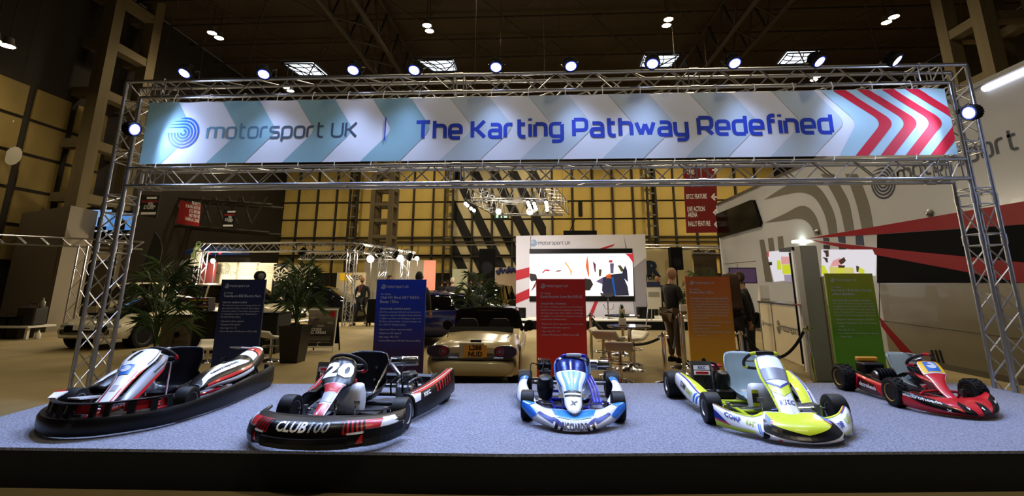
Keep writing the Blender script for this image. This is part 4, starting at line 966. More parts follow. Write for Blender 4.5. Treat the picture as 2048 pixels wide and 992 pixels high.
for a, b in ((.335, .668),):
    n = 26
    up.loft([[outline(a + (b - a) * i / n, z, o) for z, o in ((.235, -.06), (.25, -.05), (.25, -.09), (.235, -.1))] for i in range(n + 1)], closed=True, smooth=False)
    for t in (.34, .37, .4, .44, .47, .53, .56, .6, .635, .665): up.loft([[outline(t + d, .14, -.04), outline(t + d, .245, -.06), outline(t + d, .245, -.085), outline(t + d, .14, -.07)] for d in (-.006, .006)], closed=True)
up.build('nose_frame', PLAST, k)
mid = MB()
for (a, b) in ((.41, .43), (.48, .52), (.54, .56), (.585, .63), (.645, .66)): mid.loft([[outline(a + (b - a) * i / 6, .16, -.09), outline(a + (b - a) * i / 6, .225, -.11)] for i in range(7)], closed=False, caps=False)
mid.build('inner_nose', REDP, k, solid=.01)
decal(SF(lambda u, v: outline(.44 + u * .02, .16 + v * .06, -.087 - v * .02)), [P4(.1, 0, .9, 1)], 'white_bar', KWHITE, k); decal(SF(lambda u, v: outline(.6 + u * .04, .165 + v * .05, -.086 - v * .02)), [[(0, 0), (.8, .2), (1, .9), (0, .7)]], 'white_bar', KWHITE, k)
for s in (-1, 1):
    if s < 0:
        for e_, m_ in ((0, KWHITE), (.05, REDP)): MB().loft([[(1.49 - e_ * 2, s * (.36 + e_), .245 + z_), (1.47 - e_ * 2, s * (.44 + e_), .24 + z_), (1.37 - e_, s * (.47 + e_ * .6), .265 + z_), (1.34 - e_, s * (.38 + e_), .27 + z_)] for z_ in (0, .012)]).build('corner_fin', m_, k)
    MB().loft([[(1.3, s * .3, .2), (1.25, s * .44, .2), (.75, s * .4, .12), (.75, s * .3, .12)], [(1.3, s * .3, .21), (1.25, s * .44, .21), (.75, s * .4, .14), (.75, s * .3, .14)]]).build('foot_shield', KWHITE, k)
S, _ = fairing(k, [(1.5, .2, .06, .01, .03), (1.43, .235, .062, .02, .025), (1.32, .29, .068, .03, .01), (1.18, .35, .08, .04, -.02), (1.04, .41, .115, .05, -.06), (.9, .47, .145, .05, -.09), (.77, .515, .13, .04, -.115), (.7, .535, .09, .025, -.125)], .0, KWHITE)
decal(S, [[(.0, .0), (.14, .0), (.1, .5), (.0, .56)], [(.86, .0), (1, .0), (1, .6), (.9, .5)]], 'red_edge', REDP, k); decal(S, [[(.72, .02), (.8, .02), (.8, .5), (.72, .55)], [(.2, .02), (.28, .02), (.24, .55), (.17, .5)]], 'red_stripe', REDP, k)
decal(S, [P4(.86, .62, .9, .98)], 'black_line', KBLACK, k); emblem_plate(S, k, .2, .44, .6, .58); nums(S, '1', k, .4, .66, .17, .24, KBLACK, bold=.03, shear=.2)
decal(S, [P4(.36, .22, .6, .3)], 'grey_mark', mat('pale_grey', '#a9adb8', .3), k)
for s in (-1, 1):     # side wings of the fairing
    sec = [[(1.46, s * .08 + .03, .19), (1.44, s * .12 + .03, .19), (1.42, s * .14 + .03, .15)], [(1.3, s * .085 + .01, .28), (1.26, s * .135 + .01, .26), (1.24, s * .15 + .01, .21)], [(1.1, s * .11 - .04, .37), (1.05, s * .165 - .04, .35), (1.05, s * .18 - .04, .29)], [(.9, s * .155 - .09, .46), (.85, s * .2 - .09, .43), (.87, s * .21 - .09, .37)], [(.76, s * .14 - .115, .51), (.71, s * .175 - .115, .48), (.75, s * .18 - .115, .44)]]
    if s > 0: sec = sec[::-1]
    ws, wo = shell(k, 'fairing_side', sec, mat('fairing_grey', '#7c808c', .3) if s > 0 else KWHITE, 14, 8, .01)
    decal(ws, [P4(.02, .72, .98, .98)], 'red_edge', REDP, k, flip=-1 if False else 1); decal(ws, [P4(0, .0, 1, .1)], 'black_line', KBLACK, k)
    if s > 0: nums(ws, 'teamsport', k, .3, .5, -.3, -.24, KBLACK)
ss, so = seat(k, .2, -.13, .08, mat('seat_black', '#0b0b10', .25, spec=.35), w=.26, hgt=.42)
steering(k, (.52, -.12, .45), .15, 42, mat('wheel_rim_black', '#0d0d14', .6), [(1.4, 1.8, REDP)], 'round')
bar('fairing_stay', (.72, .1, .42), (1.02, .26, .16), .008, CHROME, k)
for s in (-1, 1):      # hump-backed side pods
    sec = [[(.95, s * .45, .16), (.95, s * .5, .19), (.93, s * .5, .22), (.92, s * .44, .23), (.9, s * .38, .22)], [(.72, s * .4, .14), (.72, s * .56, .2), (.7, s * .54, .28), (.7, s * .46, .31), (.7, s * .34, .28)], [(.4, s * .42, .14), (.4, s * .62, .2), (.4, s * .6, .31), (.4, s * .5, .36), (.4, s * .36, .33)], [(.1, s * .44, .14), (.1, s * .63, .22), (.1, s * .61, .32), (.1, s * .52, .37), (.1, s * .4, .36)], [(-.12, s * .46, .16), (-.12, s * .62, .26), (-.12, s * .6, .38), (-.12, s * .53, .42), (-.12, s * .42, .42)], [(-.3, s * .48, .18), (-.3, s * .6, .3), (-.3, s * .58, .42), (-.3, s * .52, .45), (-.3, s * .44, .45)]]
    if s < 0: sec = sec[::-1]
    ps, po = shell(k, 'side_pod', sec, KBLACK, 28, 14, .012)
    a = (lambda u: u) if s > 0 else (lambda u: 1 - u); q = lambda L: [(a(x_), y_) for x_, y_ in L]
    decal(ps, [q([(.02, .42), (.12, .55), (.1, .7)]), q([(.12, .55), (.62, .56), (.55, .78), (.3, .82), (.1, .7)]), q([(.66, .5), (.78, .5), (.82, .9), (.7, .95)])], 'white_panel', KWHITE, k); decal(ps, [q([(.1, .32), (.4, .38), (.4, .44), (.1, .4)]), q([(.4, .38), (.62, .42), (.62, .47), (.4, .44)]), q([(.8, .45), (.92, .45), (.94, .9), (.84, .92)])], 'red_panel', REDP, k)
    decal(ps, [q([(.08, .2), (.4, .25), (.4, .35), (.08, .3)]), q([(.4, .25), (.64, .3), (.64, .38), (.4, .35)]), q([(.94, .5), (1, .5), (1, .95), (.96, .95)])], 'white_edge', KWHITE, k)
    if s > 0: nums(ps, 'teamsport', k, .34, .64, .3, .1, KBLACK, shear=.15)
    MB().loft([[(-.34, s * .25, .42), (-.3, s * .48, .43), (-.12, s * .4, .46), (-.14, s * .26, .46)], [(-.34, s * .25, .435), (-.3, s * .48, .445), (-.12, s * .4, .475), (-.14, s * .26, .475)]]).build('rear_fin', KWHITE if s > 0 else REDP, k)
e = engine(k, .0, .3, .08, BLACK, .9); bar('brake_rod', (.9, .2, .12), (1.2, .28, .14), .008, REDP, k)
MB().tube([(-.38, .3, .3), (-.42, .45, .32), (-.4, .6, .33)], .01, 6).build('rear_handle', CHROME, k)
# ---------------------------------------------------------------- information panels behind the stage
PY = 1.15
def panel(label, xl, xr, yt, mt, title, head, lines, bullets, tx, txt='#e6e6e6'):
    a, b = D(xl, yt, PY), D(xr, yt, PY); w, h = b.x - a.x, (a.z + b.z) / 2
    t = thing('information_panel', label, 'sign panel', ((a.x + b.x) / 2, PY, 0), group='information panels behind the karts')
    slab('board', (0, 0, h / 2), (w, .03, h), mt, t); slab('foot', (0, 0, .006), (w * 1.05, .42, .012), STEEL, t)
    T = mat('panel_text_' + txt[1:], txt, .7); u, v = (1, 0, 0), (0, 0, 1); x = -w / 2 + w * .09; y = -.0165
    logo(T, t, (x, y, h - w * .14), u, v, w * .56)
    def text(s, m_, par, o, uu, vv, h, bold=0):
        vs = txt_mesh(s, bold)[0]; nat = (max(p_[0] for p_ in vs) - min(p_[0] for p_ in vs)) * h
        place(txt_mesh(s, bold), 'lettering', m_, par, o, uu, vv, min(nat, w * .84), h)
    z = h - w * .3; text('On display', T, t, (x, y, z), u, v, h=w * .05); z -= w * .075
    for s in title: text(s, T, t, (x, y, z), u, v, h=w * .075, bold=.012); z -= w * .08
    z -= w * .05; text(head, T, t, (x, y, z), u, v, h=w * .047, bold=.012); z -= w * .06
    for s in lines: text(s, T, t, (x, y, z), u, v, h=w * .047); z -= w * .06
    z -= w * .03
    for s in bullets:
        p = s.split(':')
        text('\u2022 ' + s, T, t, (x, y, z), u, v, h=w * .045, bold=.004); z -= w * .07
    return t
pm = lambda n, *c: gmat(n, c, 2, .6)
panel('navy blue information panel behind the white, red and black kart', 445, 533, 559, pm('print_navy_blue', '#182658', '#101a40'), ['TeamSport BIZ Electric Kart'], 'INDOOR: ARRIVE & DRIVE',
      ['The traditional entry point for karting, ideal for all', 'ages and talents of junior and adult classic leagues', 'across the country. Teen drivers can progress', 'to competitions such as the British Indoor', 'Karting Championships.'], ['Experience: None required', 'Equipment: All supplied', 'Age range: 8 to 16+', 'Licence: Motorsport UK Kart Indoor (K-Z for BIZ)'], 0)
panel('blue to purple information panel behind the black number 20 kart', 755, 853, 559, pm('print_blue_purple', '#4a1838', '#341e56', '#1836a8', '#1440cc'), ['Club100 Birel ART N35X \u2013', 'Rotax 125cc'], 'CROSSOVER: ARRIVE & DRIVE',
      ['All of the excitement with just turn up and race.', 'Designed to cater for all abilities from entry level', 'to highly competitive and challenging racing on the', 'UK\u2019s best outdoor tracks. Compete in leagues and', 'the Club100 Championships.'], ['Experience: None required initially', 'Equipment: All supplied', 'Age range: 14 to 16+', 'Licence: Motorsport UK Kart Crossover (K-R)'], 0)
panel('red information panel behind the white and blue kart', 1072, 1170, 558, pm('print_red', '#e03214', '#ea2c1a'), ['Daniel Ricciardo Series Kart DRS 62'], 'CROSSOVER: ONE MAKE',
      ['For those seeking a greater level of technical', 'adjustment and personal equipment ownership,', 'this fixed-spec class offers refined cost-being,', 'but tightly over-controlled competition racing in', 'a nationwide championship.'], ['Experience: Some experience recommended', 'Equipment: Purchase required', 'Age range: 8 to 16+', 'Licence: Motorsport UK Kart Inter (I.R)'], 0)
panel('orange information panel behind the yellow and white kart', 1369, 1458, 553, pm('print_orange', '#e4b418', '#e49818', '#e06814'), ['Rotax Max 125cc'], 'MOTORSPORT UK CLUB & NATIONAL CLASS KARTS',
      ['The ultimate karting level with an number of', 'American (Cadet, Bambino/Honda cadet, Teka,', 'Rotax, IAME and sporting catering for the dedicated', 'racers seeking the ultimate kart challenge and', 'possible career progression to cars nationals, all', 'events nationwide, right up to the British', 'Kart Championship.'], ['Experience: Starter, experienced, ARKS test required', 'Equipment: Investment required', 'Age range: 6 to 16+', 'Licence: Motorsport UK Kart Bambino, National', '  or Inter (I.R)'], 0)
panel('green information panel behind the small red electric kart', 1648, 1743, 547, pm('print_green', '#4c9a18', '#68a414', '#b0b412'), ['Motorsport UK Electric Concept', 'e-Kart Bambino'], 'MOTORSPORT UK e-KART CONCEPT',
      ['Motorsport UK will be leading the way for the', 'electrification of karting in the UK for juniors (Mini)', 'in 2021 and beyond. Watch this e-Kart package will', 'be run throughout 2021 to evaluate this second', 'electronic racing for the next junior high schools.'], ['Experience: Starting experience preferable', 'Equipment: All supplied in 2021, now ownership', '  model', 'Age range: 6 to 12', 'Licence: Motorsport UK Kart Bambino, National', '  or Inter (I.R)'], 0)
# ---------------------------------------------------------------- hospitality trailer: long side along Y, facing the aisle
TX = 7.3
def T(px, py):
    d = ray(px, py); q = CAM + d * ((TX - CAM.x) / d.x); return q
TRW = mat('trailer_white', '#b8bac2', .25, coat=.3); TRG = mat('trailer_grey_stripe', '#6a6862', .3, coat=.15); TRR = mat('trailer_red', '#8a0c16', .4, spec=.15); GLS = mat('trailer_dark_glass', '#060607', .12, spec=.12)
y1 = T(1436, 430).y; ztop = (T(1437, 409).z + T(1990, 146).z) / 2; zbot = T(1960, 755).z; y0 = -5.0
tr_ = thing('hospitality_trailer', 'long white exhibition trailer with red stripes and dark windows beside the stage', 'trailer', (TX, 0, 0))
MB().box((1.3, (y0 + y1) / 2, (ztop + zbot) / 2), (2.6, y1 - y0, ztop - zbot), bev=.04).build('body', TRW, tr_)
slab('roof_rail', (-.02, (y0 + y1) / 2, ztop - .03), (.06, y1 - y0, .08), STEEL, tr_); slab('corner_post', (-.01, y1 - .04, (ztop + zbot) / 2), (.05, .1, ztop - zbot), WHITE, tr_)
slab('sill', (-.01, (y0 + y1) / 2, zbot + .06), (.05, y1 - y0, .12), mat('sill_grey', '#57534a', .5), tr_)
slab('undercarriage', (1.3, (y0 + y1) / 2, zbot / 2), (2.2, y1 - y0 - .4, zbot), MATT, tr_)
def tp(pts, name, mt, dpt=.006, k=0):       # flat print or panel on the trailer side
    q = [T(*p) for p in pts]; cx = -dpt / 2 - k
    return MB().loft([[V((cx + e, p.y, p.z)) for p in q] for e in (-dpt / 2, dpt / 2)]).build(name, mt, tr_)
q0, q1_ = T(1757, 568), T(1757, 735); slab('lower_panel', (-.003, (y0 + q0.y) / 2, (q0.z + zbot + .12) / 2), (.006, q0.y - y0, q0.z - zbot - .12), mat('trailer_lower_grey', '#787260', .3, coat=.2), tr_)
tp([(1755, 469), (2048, 449), (2300, 432), (2300, 567), (2048, 566), (1755, 566)], 'window_band', mat('trailer_band_black', '#040405', .5, spec=.04), .012)
tp([(1617, 477), (1648, 471), (1922, 424), (2048, 403), (2300, 360), (2300, 430), (2048, 449), (1922, 457), (1749, 469), (1648, 475)], 'red_stripe', TRR, .006, .012)
tp([(1620, 479), (1648, 483), (1749, 495), (1930, 513), (2048, 525), (2300, 552), (2300, 618), (2048, 566), (1930, 543), (1749, 509), (1648, 487)], 'red_stripe', TRR, .006, .012)
c5 = lambda L: [(1400 + x / 4.96, 360 + y / 4.96) for x, y in L]
def arc(outer, inner):
    def cv(P, n=6):
        P = [V(p) for p in P]; g = lambda j: P[max(0, min(len(P) - 1, j))]
        return [tuple(cr(g(i - 1), g(i), g(i + 1), g(i + 2), t / n)) for i in range(len(P) - 1) for t in range(n)] + [tuple(P[-1])]
    return cv(outer) + cv(inner)[::-1][:-1 if outer[0] == inner[0] else None]
for L in (arc([(1560, -60), (1610, 50), (1680, 250), (1720, 470)], [(1440, -60), (1490, 50), (1560, 260), (1610, 490)]), arc([(1330, -60), (1390, 50), (1480, 230), (1530, 495)], [(1200, -60), (1270, 50), (1380, 260), (1440, 510)]),
          arc([(640, 195), (830, 72), (1000, 10), (1150, 55), (1240, 150), (1330, 330), (1365, 525)], [(640, 195), (900, 135), (1040, 130), (1150, 190), (1240, 350), (1280, 540)]), arc([(640, 425), (850, 330), (980, 262), (1070, 270), (1150, 360), (1212, 545)], [(640, 425), (840, 405), (960, 385), (1050, 405), (1110, 470), (1140, 552)]),
          [(590, 595), (635, 590), (720, 1010), (650, 1010)], [(675, 580), (725, 572), (745, 720), (690, 720)], [(770, 562), (822, 556), (835, 680), (780, 690)]):
    tp(c5(L), 'grey_stripe', TRG)
NVB = mat('trailer_navy', '#14203e', .3)
for L in ([(1222, 572), (1280, 575), (1285, 612), (1226, 606)], [(1370, 562), (1440, 560), (1446, 630), (1378, 617)], [(1545, 550), (1618, 548), (1630, 652), (1548, 642)]): tp(c5(L), 'navy_square', NVB)
for L in ([(1226, 640), (1288, 648), (1288, 690), (1228, 685)], [(1380, 662), (1450, 672), (1452, 694), (1382, 690)]): tp(c5(L), 'black_square', BLK)
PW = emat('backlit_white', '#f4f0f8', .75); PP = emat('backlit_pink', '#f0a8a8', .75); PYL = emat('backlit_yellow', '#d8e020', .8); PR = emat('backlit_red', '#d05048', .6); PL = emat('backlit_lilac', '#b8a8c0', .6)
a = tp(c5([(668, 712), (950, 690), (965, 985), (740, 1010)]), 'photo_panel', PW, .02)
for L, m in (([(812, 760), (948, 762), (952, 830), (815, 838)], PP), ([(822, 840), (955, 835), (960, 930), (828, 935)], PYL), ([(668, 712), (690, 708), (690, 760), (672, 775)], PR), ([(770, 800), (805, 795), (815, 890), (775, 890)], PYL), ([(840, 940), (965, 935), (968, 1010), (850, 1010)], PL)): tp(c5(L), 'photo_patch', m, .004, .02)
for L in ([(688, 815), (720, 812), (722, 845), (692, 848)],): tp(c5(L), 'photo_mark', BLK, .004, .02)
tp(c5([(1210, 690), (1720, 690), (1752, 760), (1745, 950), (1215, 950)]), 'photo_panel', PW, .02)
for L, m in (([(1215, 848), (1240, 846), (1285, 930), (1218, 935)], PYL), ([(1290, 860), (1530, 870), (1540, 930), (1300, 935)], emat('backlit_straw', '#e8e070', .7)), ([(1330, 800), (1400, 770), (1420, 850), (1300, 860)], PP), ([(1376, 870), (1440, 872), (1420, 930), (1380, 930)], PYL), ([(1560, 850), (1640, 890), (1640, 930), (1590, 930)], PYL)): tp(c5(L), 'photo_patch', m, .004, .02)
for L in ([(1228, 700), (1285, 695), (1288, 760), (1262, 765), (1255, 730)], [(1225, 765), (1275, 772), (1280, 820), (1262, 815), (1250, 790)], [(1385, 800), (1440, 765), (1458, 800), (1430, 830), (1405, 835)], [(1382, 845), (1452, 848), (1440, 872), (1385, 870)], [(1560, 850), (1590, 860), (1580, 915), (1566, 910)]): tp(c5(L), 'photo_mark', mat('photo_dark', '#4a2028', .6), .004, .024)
for x in (1372, 1375): pass
s_ = tp(c5([(178, 340), (530, 197), (550, 200), (625, 425), (610, 465), (205, 575)]), 'wall_screen', GLS, .09); 
def tlogo(p, q, nm='#1a2036'):     # emblem and name on the side, from emblem left to the end of the name
    a, b = T(*p), T(*q); o = V((-.004, a.y, a.z)); W = a.y - b.y; return o, W
NVT = mat('trailer_lettering', '#1d2440', .4)
em = T(1766, 363); r = (T(1743, 372).y - T(1790, 355).y) / 2
MB().add([V((-.008, em.y - p[0] * r, em.z + p[1] * r)) for p in SWIRL[0]], SWIRL[1]).build('emblem', NVT, tr_)
ta, tb = T(1797, 356), T(2040, 308)
MS = stroke_text('motorsport UK', .2, .36, .62); vs, fs = MS; xs_ = stroke_text('motorsport', .2, .36)[0]; k_ = (ta.y - tb.y) / max(p[0] for p in xs_); zb_ = (ta.z + tb.z) / 2
MB().add([V((-.008, ta.y - p[0] * k_, zb_ + p[1] * k_)) for p in vs], fs).build('lettering', NVT, tr_)
for a, b in (((1761, 641), (2300, 712)), ((1759, 566), (1759, 741)), ((1447, 528), (1512, 522)), ((1475, 527), (1476, 560))):
    p, q = T(*a), T(*b); bar('panel_joint', (-.003, p.y, p.z), (-.003, q.y, q.z), .008, mat('joint_dark', '#3a362e', .8), tr_, 6)
tp([(1759, 634), (1763, 652), (1809, 713), (1831, 712)], 'red_flash', TRR)
for p in ((1861, 426), (1636, 464)):
    q = T(*p); MB().lathe([(.001, 0), (.06, 0), (.075, .03), (.05, .05), (.03, .09), (.001, .095)], 14, o=(0, q.y, q.z), ax=(-1, 0, 0)).build('side_fitting', STEEL, tr_)
for i in range(3): 
    p, q = T(1864 + i * 8, 700), T(1876 + i * 8, 738); bar('vent_slot', (-.01, p.y, p.z), (-.01, q.y, q.z), .02, BLK, tr_, 6)
q = T(2012, 160); MB().cyl((-.03, q.y + .35, q.z), (-.03, q.y - .35, q.z), .05, n=10).build('lamp_reflection', emat('lamp_reflection_glow', '#f4f6ff', 3), tr_)  # glowing bar stands in for the spotlights' reflection on the trailer side
q = T(1605, 483); MB().box((-.12, q.y, q.z), (.2, .3, .07)).build('door_lamp', emat('door_lamp_glow', '#f4ffe8', 8), tr_)
text('38', PRINTW, tr_, (-.01, T(1612, 425).y, T(1612, 425).z), (0, -1, 0), (0, 0, 1), h=.01) if False else None
# open door leaf and standing grey pillar by the counter
pd = G(1597, 655, .5); 
dr = thing('folded_glass_door', 'folded black and white framed glass door standing open by the counter', 'door', (D(1606, 560, 3.0).x, 3.0, 0))
for i, (px, m, w_) in enumerate(((1593, WHITE, .05), (1599, BLACK, .08), (1606, STEEL, .05), (1611, BLACK, .06), (1616, WHITE, .05))):
    x = D(px, 560, 3.0).x - dr.location.x; slab('stile', (x, i * .1, 1.08), (w_, .06, 2.16), m, dr)
slab('glass_leaf', (.06, .35, 1.08), (.16, .02, 2.0), GLS, dr); slab('head_rail', (0, .2, 2.13), (.3, .5, .06), BLACK, dr)
pl = G(1645, 762); ph_ = D(1622, 492, pl.y).z
gp = thing('grey_pillar', 'tall plain grey freestanding pillar between the orange and green panels', 'pillar', (pl.x, pl.y, 0))
MB().box((.0, 0, ph_ / 2), (.27, .2, ph_), bev=.01).build('shaft', mat('pillar_grey', '#8c8c8a', .5), gp); slab('edge_trim', (.15, -.02, ph_ * .38), (.03, .2, ph_ * .76), mat('trim_cream', '#a89a7c', .6), gp)
# counter parallel to the trailer
ca, cb = G(1519, 603, 1.1), G(1622, 614, 1.1)
ct = thing('reception_counter', 'white reception counter with dark top and printed fronts, beside the trailer', 'counter', ((ca.x + cb.x) / 2, (ca.y + cb.y) / 2, 0), math.atan2(cb.y - ca.y, cb.x - ca.x) + 0)
LC = (cb - ca).length; CTW = mat('counter_front', '#d9ccae', .35, coat=.2)      # local +x runs towards the camera
slab('worktop', (0, .27, 1.1), (LC + .1, .62, .035), mat('counter_top', '#2a2826', .25), ct)
def pxat(p): d = V(p) - CAM; z = d.dot(_F); return 1024 + 979.6 * d.dot(_R) / z
tt = lambda px: min((k / 400 for k in range(401)), key=lambda t: abs(pxat(ca.lerp(cb, t)) - px))
seams = [-LC / 2, -LC / 2 + tt(1543) * LC, -LC / 2 + tt(1609) * LC, LC / 2]
for i in range(3): slab('front_panel', ((seams[i] + seams[i + 1]) / 2, 0, .54), (seams[i + 1] - seams[i] - .04, .03, 1.06), CTW, ct)
for x in seams: slab('post', (x, 0, .54), (.05, .05, 1.08), STEEL, ct)
slab('end_panel', (LC / 2, .28, .54), (.03, .54, 1.06), CTW, ct)
for i in (0, 1): w_ = seams[i + 1] - seams[i]; logo(mat('counter_print', '#23304a', .6), ct, (seams[i] + w_ * .12, -.02, .62), (1, 0, 0), (0, 0, 1), w_ * .8)
q = G(1606, 611, 1.12); tag(MB().box((q.x, q.y, 1.135), (.2, .3, .02)).build('leaflet_pile', mat('leaflet_red', '#8a3a2a', .7), None), 'flat pile of leaflets lying on the near end of the reception counter', 'leaflets')
q = G(1519, 601, 1.12)
lh = thing('leaflet_stand', 'white slanted leaflet stand on the far end of the reception counter', 'stand', (q.x + .05, q.y - .2, 1.118)); MB().prism([(0, 0), (.16, 0), (.02, .36), (0, .36)], .22, u=(0, 1, 0), v=(0, 0, 1)).build('wedge', WHITEM, lh); slab('card', (-.0, -.01, .2), (.2, .012, .3), PRINTW, lh)
q = D(1485, 551, 5.6)
mo = thing('counter_monitor', 'monitor with a bright coloured picture behind the black-shirted man', 'monitor', (q.x, 5.6, 0)); slab('bezel', (0, 0, q.z), (.62, .06, .36), BLACK, mo); slab('screen', (0, -.035, q.z), (.58, .01, .32), emat('monitor_picture', '#6a4a70', .35), mo); slab('stand', (0, .03, q.z / 2), (.08, .06, q.z), BLACK, mo); slab('foot', (0, 0, .02), (.5, .4, .04), BLACK, mo)
# ---------------------------------------------------------------- presentation stage with LED wall
SY = 11.2; SZ = D(1200, 640, SY).z
ps = thing('presentation_stage', 'low white presentation stage with black front under the screen wall', 'stage')
xa, xb = D(980, 640, SY).x, D(1380, 640, SY).x
slab('deck', ((xa + xb) / 2, SY + 1.6, SZ - .02), (xb - xa, 3.2, .04), WHITEM, ps); slab('valance', ((xa + xb) / 2, SY + .02, SZ / 2 - .02), (xb - xa, .04, SZ - .04), MATT, ps)
slab('base', ((xa + xb) / 2, SY + 1.6, SZ / 2 - .03), (xb - xa - .1, 3.1, SZ - .06), MATT, ps)
q = D(1028, 650, 10.6); sp = thing('stage_step', 'single white topped step in front of the presentation stage', 'step', (q.x, 10.75, 0)); slab('tread', (0, 0, q.z), (D(1056, 650, 10.6).x - D(1000, 650, 10.6).x, .7, .03), WHITEM, sp); slab('riser', (0, .02, q.z / 2 - .01), (D(1056, 650, 10.6).x - D(1000, 650, 10.6).x - .04, .62, q.z - .03), MATT, sp)
WY = 13.0; sw = thing('screen_wall', 'white screen wall with red bands and a large bright video screen', 'display wall', (0, WY, 0))
P = lambda px, py, dy=0: V((D(px, py, WY).x, dy, D(px, py, WY).z))
BW_ = mat('board_white', '#d6d3dc', .6); BR_ = mat('board_red', '#b41828', .6); BG_ = mat('board_grey', '#9d9aa2', .6)
def wp(pts, name, mt, y, d=.01): return MB().loft([[P(*p, y + e) for p in pts] for e in (-d / 2, d / 2)]).build(name, mt, sw)
wp([(1032, 472), (1061, 471), (1061, 634), (1032, 634)], 'left_wing', BW_, .02, .06); wp([(1062, 471), (1247, 469), (1270, 634), (1061, 634)], 'centre_board', BW_, .03, .06); wp([(1247, 470), (1290, 468), (1294, 634), (1270, 634)], 'right_wing', BG_, .02, .06)
wp([(1247, 470), (1290, 468), (1292, 515), (1262, 540), (1255, 500)], 'pale_curve', BW_, -.015)
wp([(1032, 541), (1061, 534), (1061, 553), (1032, 561)], 'red_band', BR_, -.016); wp([(1032, 589), (1061, 576), (1061, 595), (1032, 607)], 'red_band', BR_, -.016); wp([(1176, 634), (1189, 603), (1196, 603), (1184, 634)], 'red_band', BR_, -.006)
wp([(1199, 497), (1229, 488), (1226, 492), (1212, 497)], 'red_flash', BR_, -.006)
o_ = P(1060, 486, -.006); logo(mat('wall_logo_grey', '#4a5060', .6), sw, (o_.x, -.005, o_.z), (1, 0, 0), (0, 0, 1), P(1141, 485).x - o_.x, mat('wall_logo_blue', '#3a86b8', .6))
wp([(1059, 498), (1264, 497), (1269, 602), (1059, 603)], 'screen_frame', BLACK, -.02, .05)
wp([(1059, 508), (1264, 507), (1267, 592), (1059, 592)], 'screen_picture', emat('led_white', '#fff8fa', 1.6), -.048, .006)
E_ = lambda n, h, s=.6: emat('led_' + n, h, s)
sc = lambda L: [(1030 + x / 4.961, 460 + y / 4.961) for x, y in L]
for L, m in (([(870, 470), (960, 440), (1060, 430), (1115, 560), (1130, 650), (890, 655), (860, 600)], E_('jacket', '#2a2c50', .5)), ([(1060, 430), (1090, 350), (1110, 400), (1120, 520), (1080, 480)], E_('jacket', '#2a2c50', .5)), ([(800, 510), (870, 470), (870, 540)], E_('shade', '#7a6a90', .6)),
             ([(900, 450), (945, 430), (955, 480), (905, 480)], E_('orange', '#f06a20', 1.0)), ([(690, 480), (750, 490), (775, 540), (740, 600), (690, 600)], E_('dark', '#281420', .3)), ([(145, 430), (210, 440), (225, 500), (160, 510), (145, 480)], E_('dark', '#281420', .3)), ([(150, 620), (205, 560), (212, 500), (160, 600)], E_('brick', '#a03828', .6)),
             ([(1090, 235), (1168, 235), (1170, 330), (1130, 270)], E_('red', '#d82838', .9)), ([(485, 315), (505, 320), (565, 410), (555, 470), (545, 400)], E_('gold', '#f0b040', 1.0)), ([(700, 360), (715, 250), (730, 350), (735, 460), (725, 460)], E_('orange', '#f06a20', 1.0)),
             ([(770, 310), (800, 340), (800, 420), (790, 420)], E_('shade2', '#802848', .6)), ([(930, 300), (965, 300), (965, 325), (930, 325)], E_('red', '#d82838', .9)), ([(830, 390), (860, 390), (850, 460), (830, 460)], E_('olive', '#605a30', .6)), ([(940, 330), (980, 330), (975, 430), (945, 430)], E_('shade', '#7a6a90', .6)), ([(270, 420), (300, 390), (345, 395), (340, 410), (300, 405), (280, 430)], E_('red', '#d82838', .9)),
             ([(955, 470), (975, 470), (1000, 650), (985, 650)], E_('blue', '#2870d0', .9)), ([(385, 410), (430, 400), (475, 400), (430, 415)], E_('brick', '#a03828', .6)), ([(1015, 350), (1045, 350), (1090, 410), (1050, 415)], E_('olive', '#605a30', .6))):
    wp(sc(L), 'picture_patch', m, -.053, .003)
pj = D(1160, 467, WY + .3); tag(MB().box((pj.x, WY + .3, pj.z + .02), (1.3, .3, .16)).cyl((pj.x - .4, WY + .3, pj.z + .08), (pj.x - .2, WY + .3, pj.z + .55), .02, n=5).build('truss_case', MATT, None), 'long black case on top of the screen wall', 'case')
MB().box((0, 0, 0), (.01, .01, .01))
slab('back_prop', (D(1160, 550, WY).x, .35, 1.3), (3.5, .5, 2.6), MATT, sw)
# bar stool, easel, loudspeakers on the stage
def high_stool(px, py, Y, z, label):
    p = D(px, py, Y); t = thing('bar_stool', label, 'stool', (p.x, Y, z)); return t
p = D(1216, 610, 12.0); t = thing('bar_stool', 'black and chrome bar stool on the presentation stage before the screen', 'stool', (p.x, 12.0, SZ), group='bar stools')
MB().lathe([(.001, 0), (.22, .0), (.2, .02), (.03, .04), (.025, .74), (.001, .75)], 18).build('pedestal', CHROME, t); MB().grid(lambda u, v: V(((u - .5) * .44, (v - .5) * .4, .76 + .28 * max(0, v - .6) ** 1.2 + .05 * (2 * u - 1) ** 2)), 10, 10).build('seat', BLACK, t, solid=.04); MB().tube([(-.18, -.1, .5), (-.1, -.26, .32), (.1, -.26, .32), (.18, -.1, .5)], .012, 6, sub=4).build('footrest', CHROME, t)
def easel(p, h, w, label):
    t = thing('display_easel', label, 'easel', p)
    for s in (-1, 1): bar('leg', (s * .06, 0, h), (s * w * .75, -.1, 0), .018, ALU, t, 6)
    bar('leg', (0, .05, h), (0, .6, 0), .018, ALU, t, 6)
    slab('board', (0, -.09, h * .72), (w, .02, h * .55), PRINTW if False else WHITEM, t); slab('header', (0, -.105, h * .72 + h * .22), (w, .006, h * .11), mat('easel_navy', '#232a52', .6), t); slab('list_print', (0, -.103, h * .74), (w * .8, .004, h * .1), mat('list_grey', '#9a988c', .7), t)
    return t
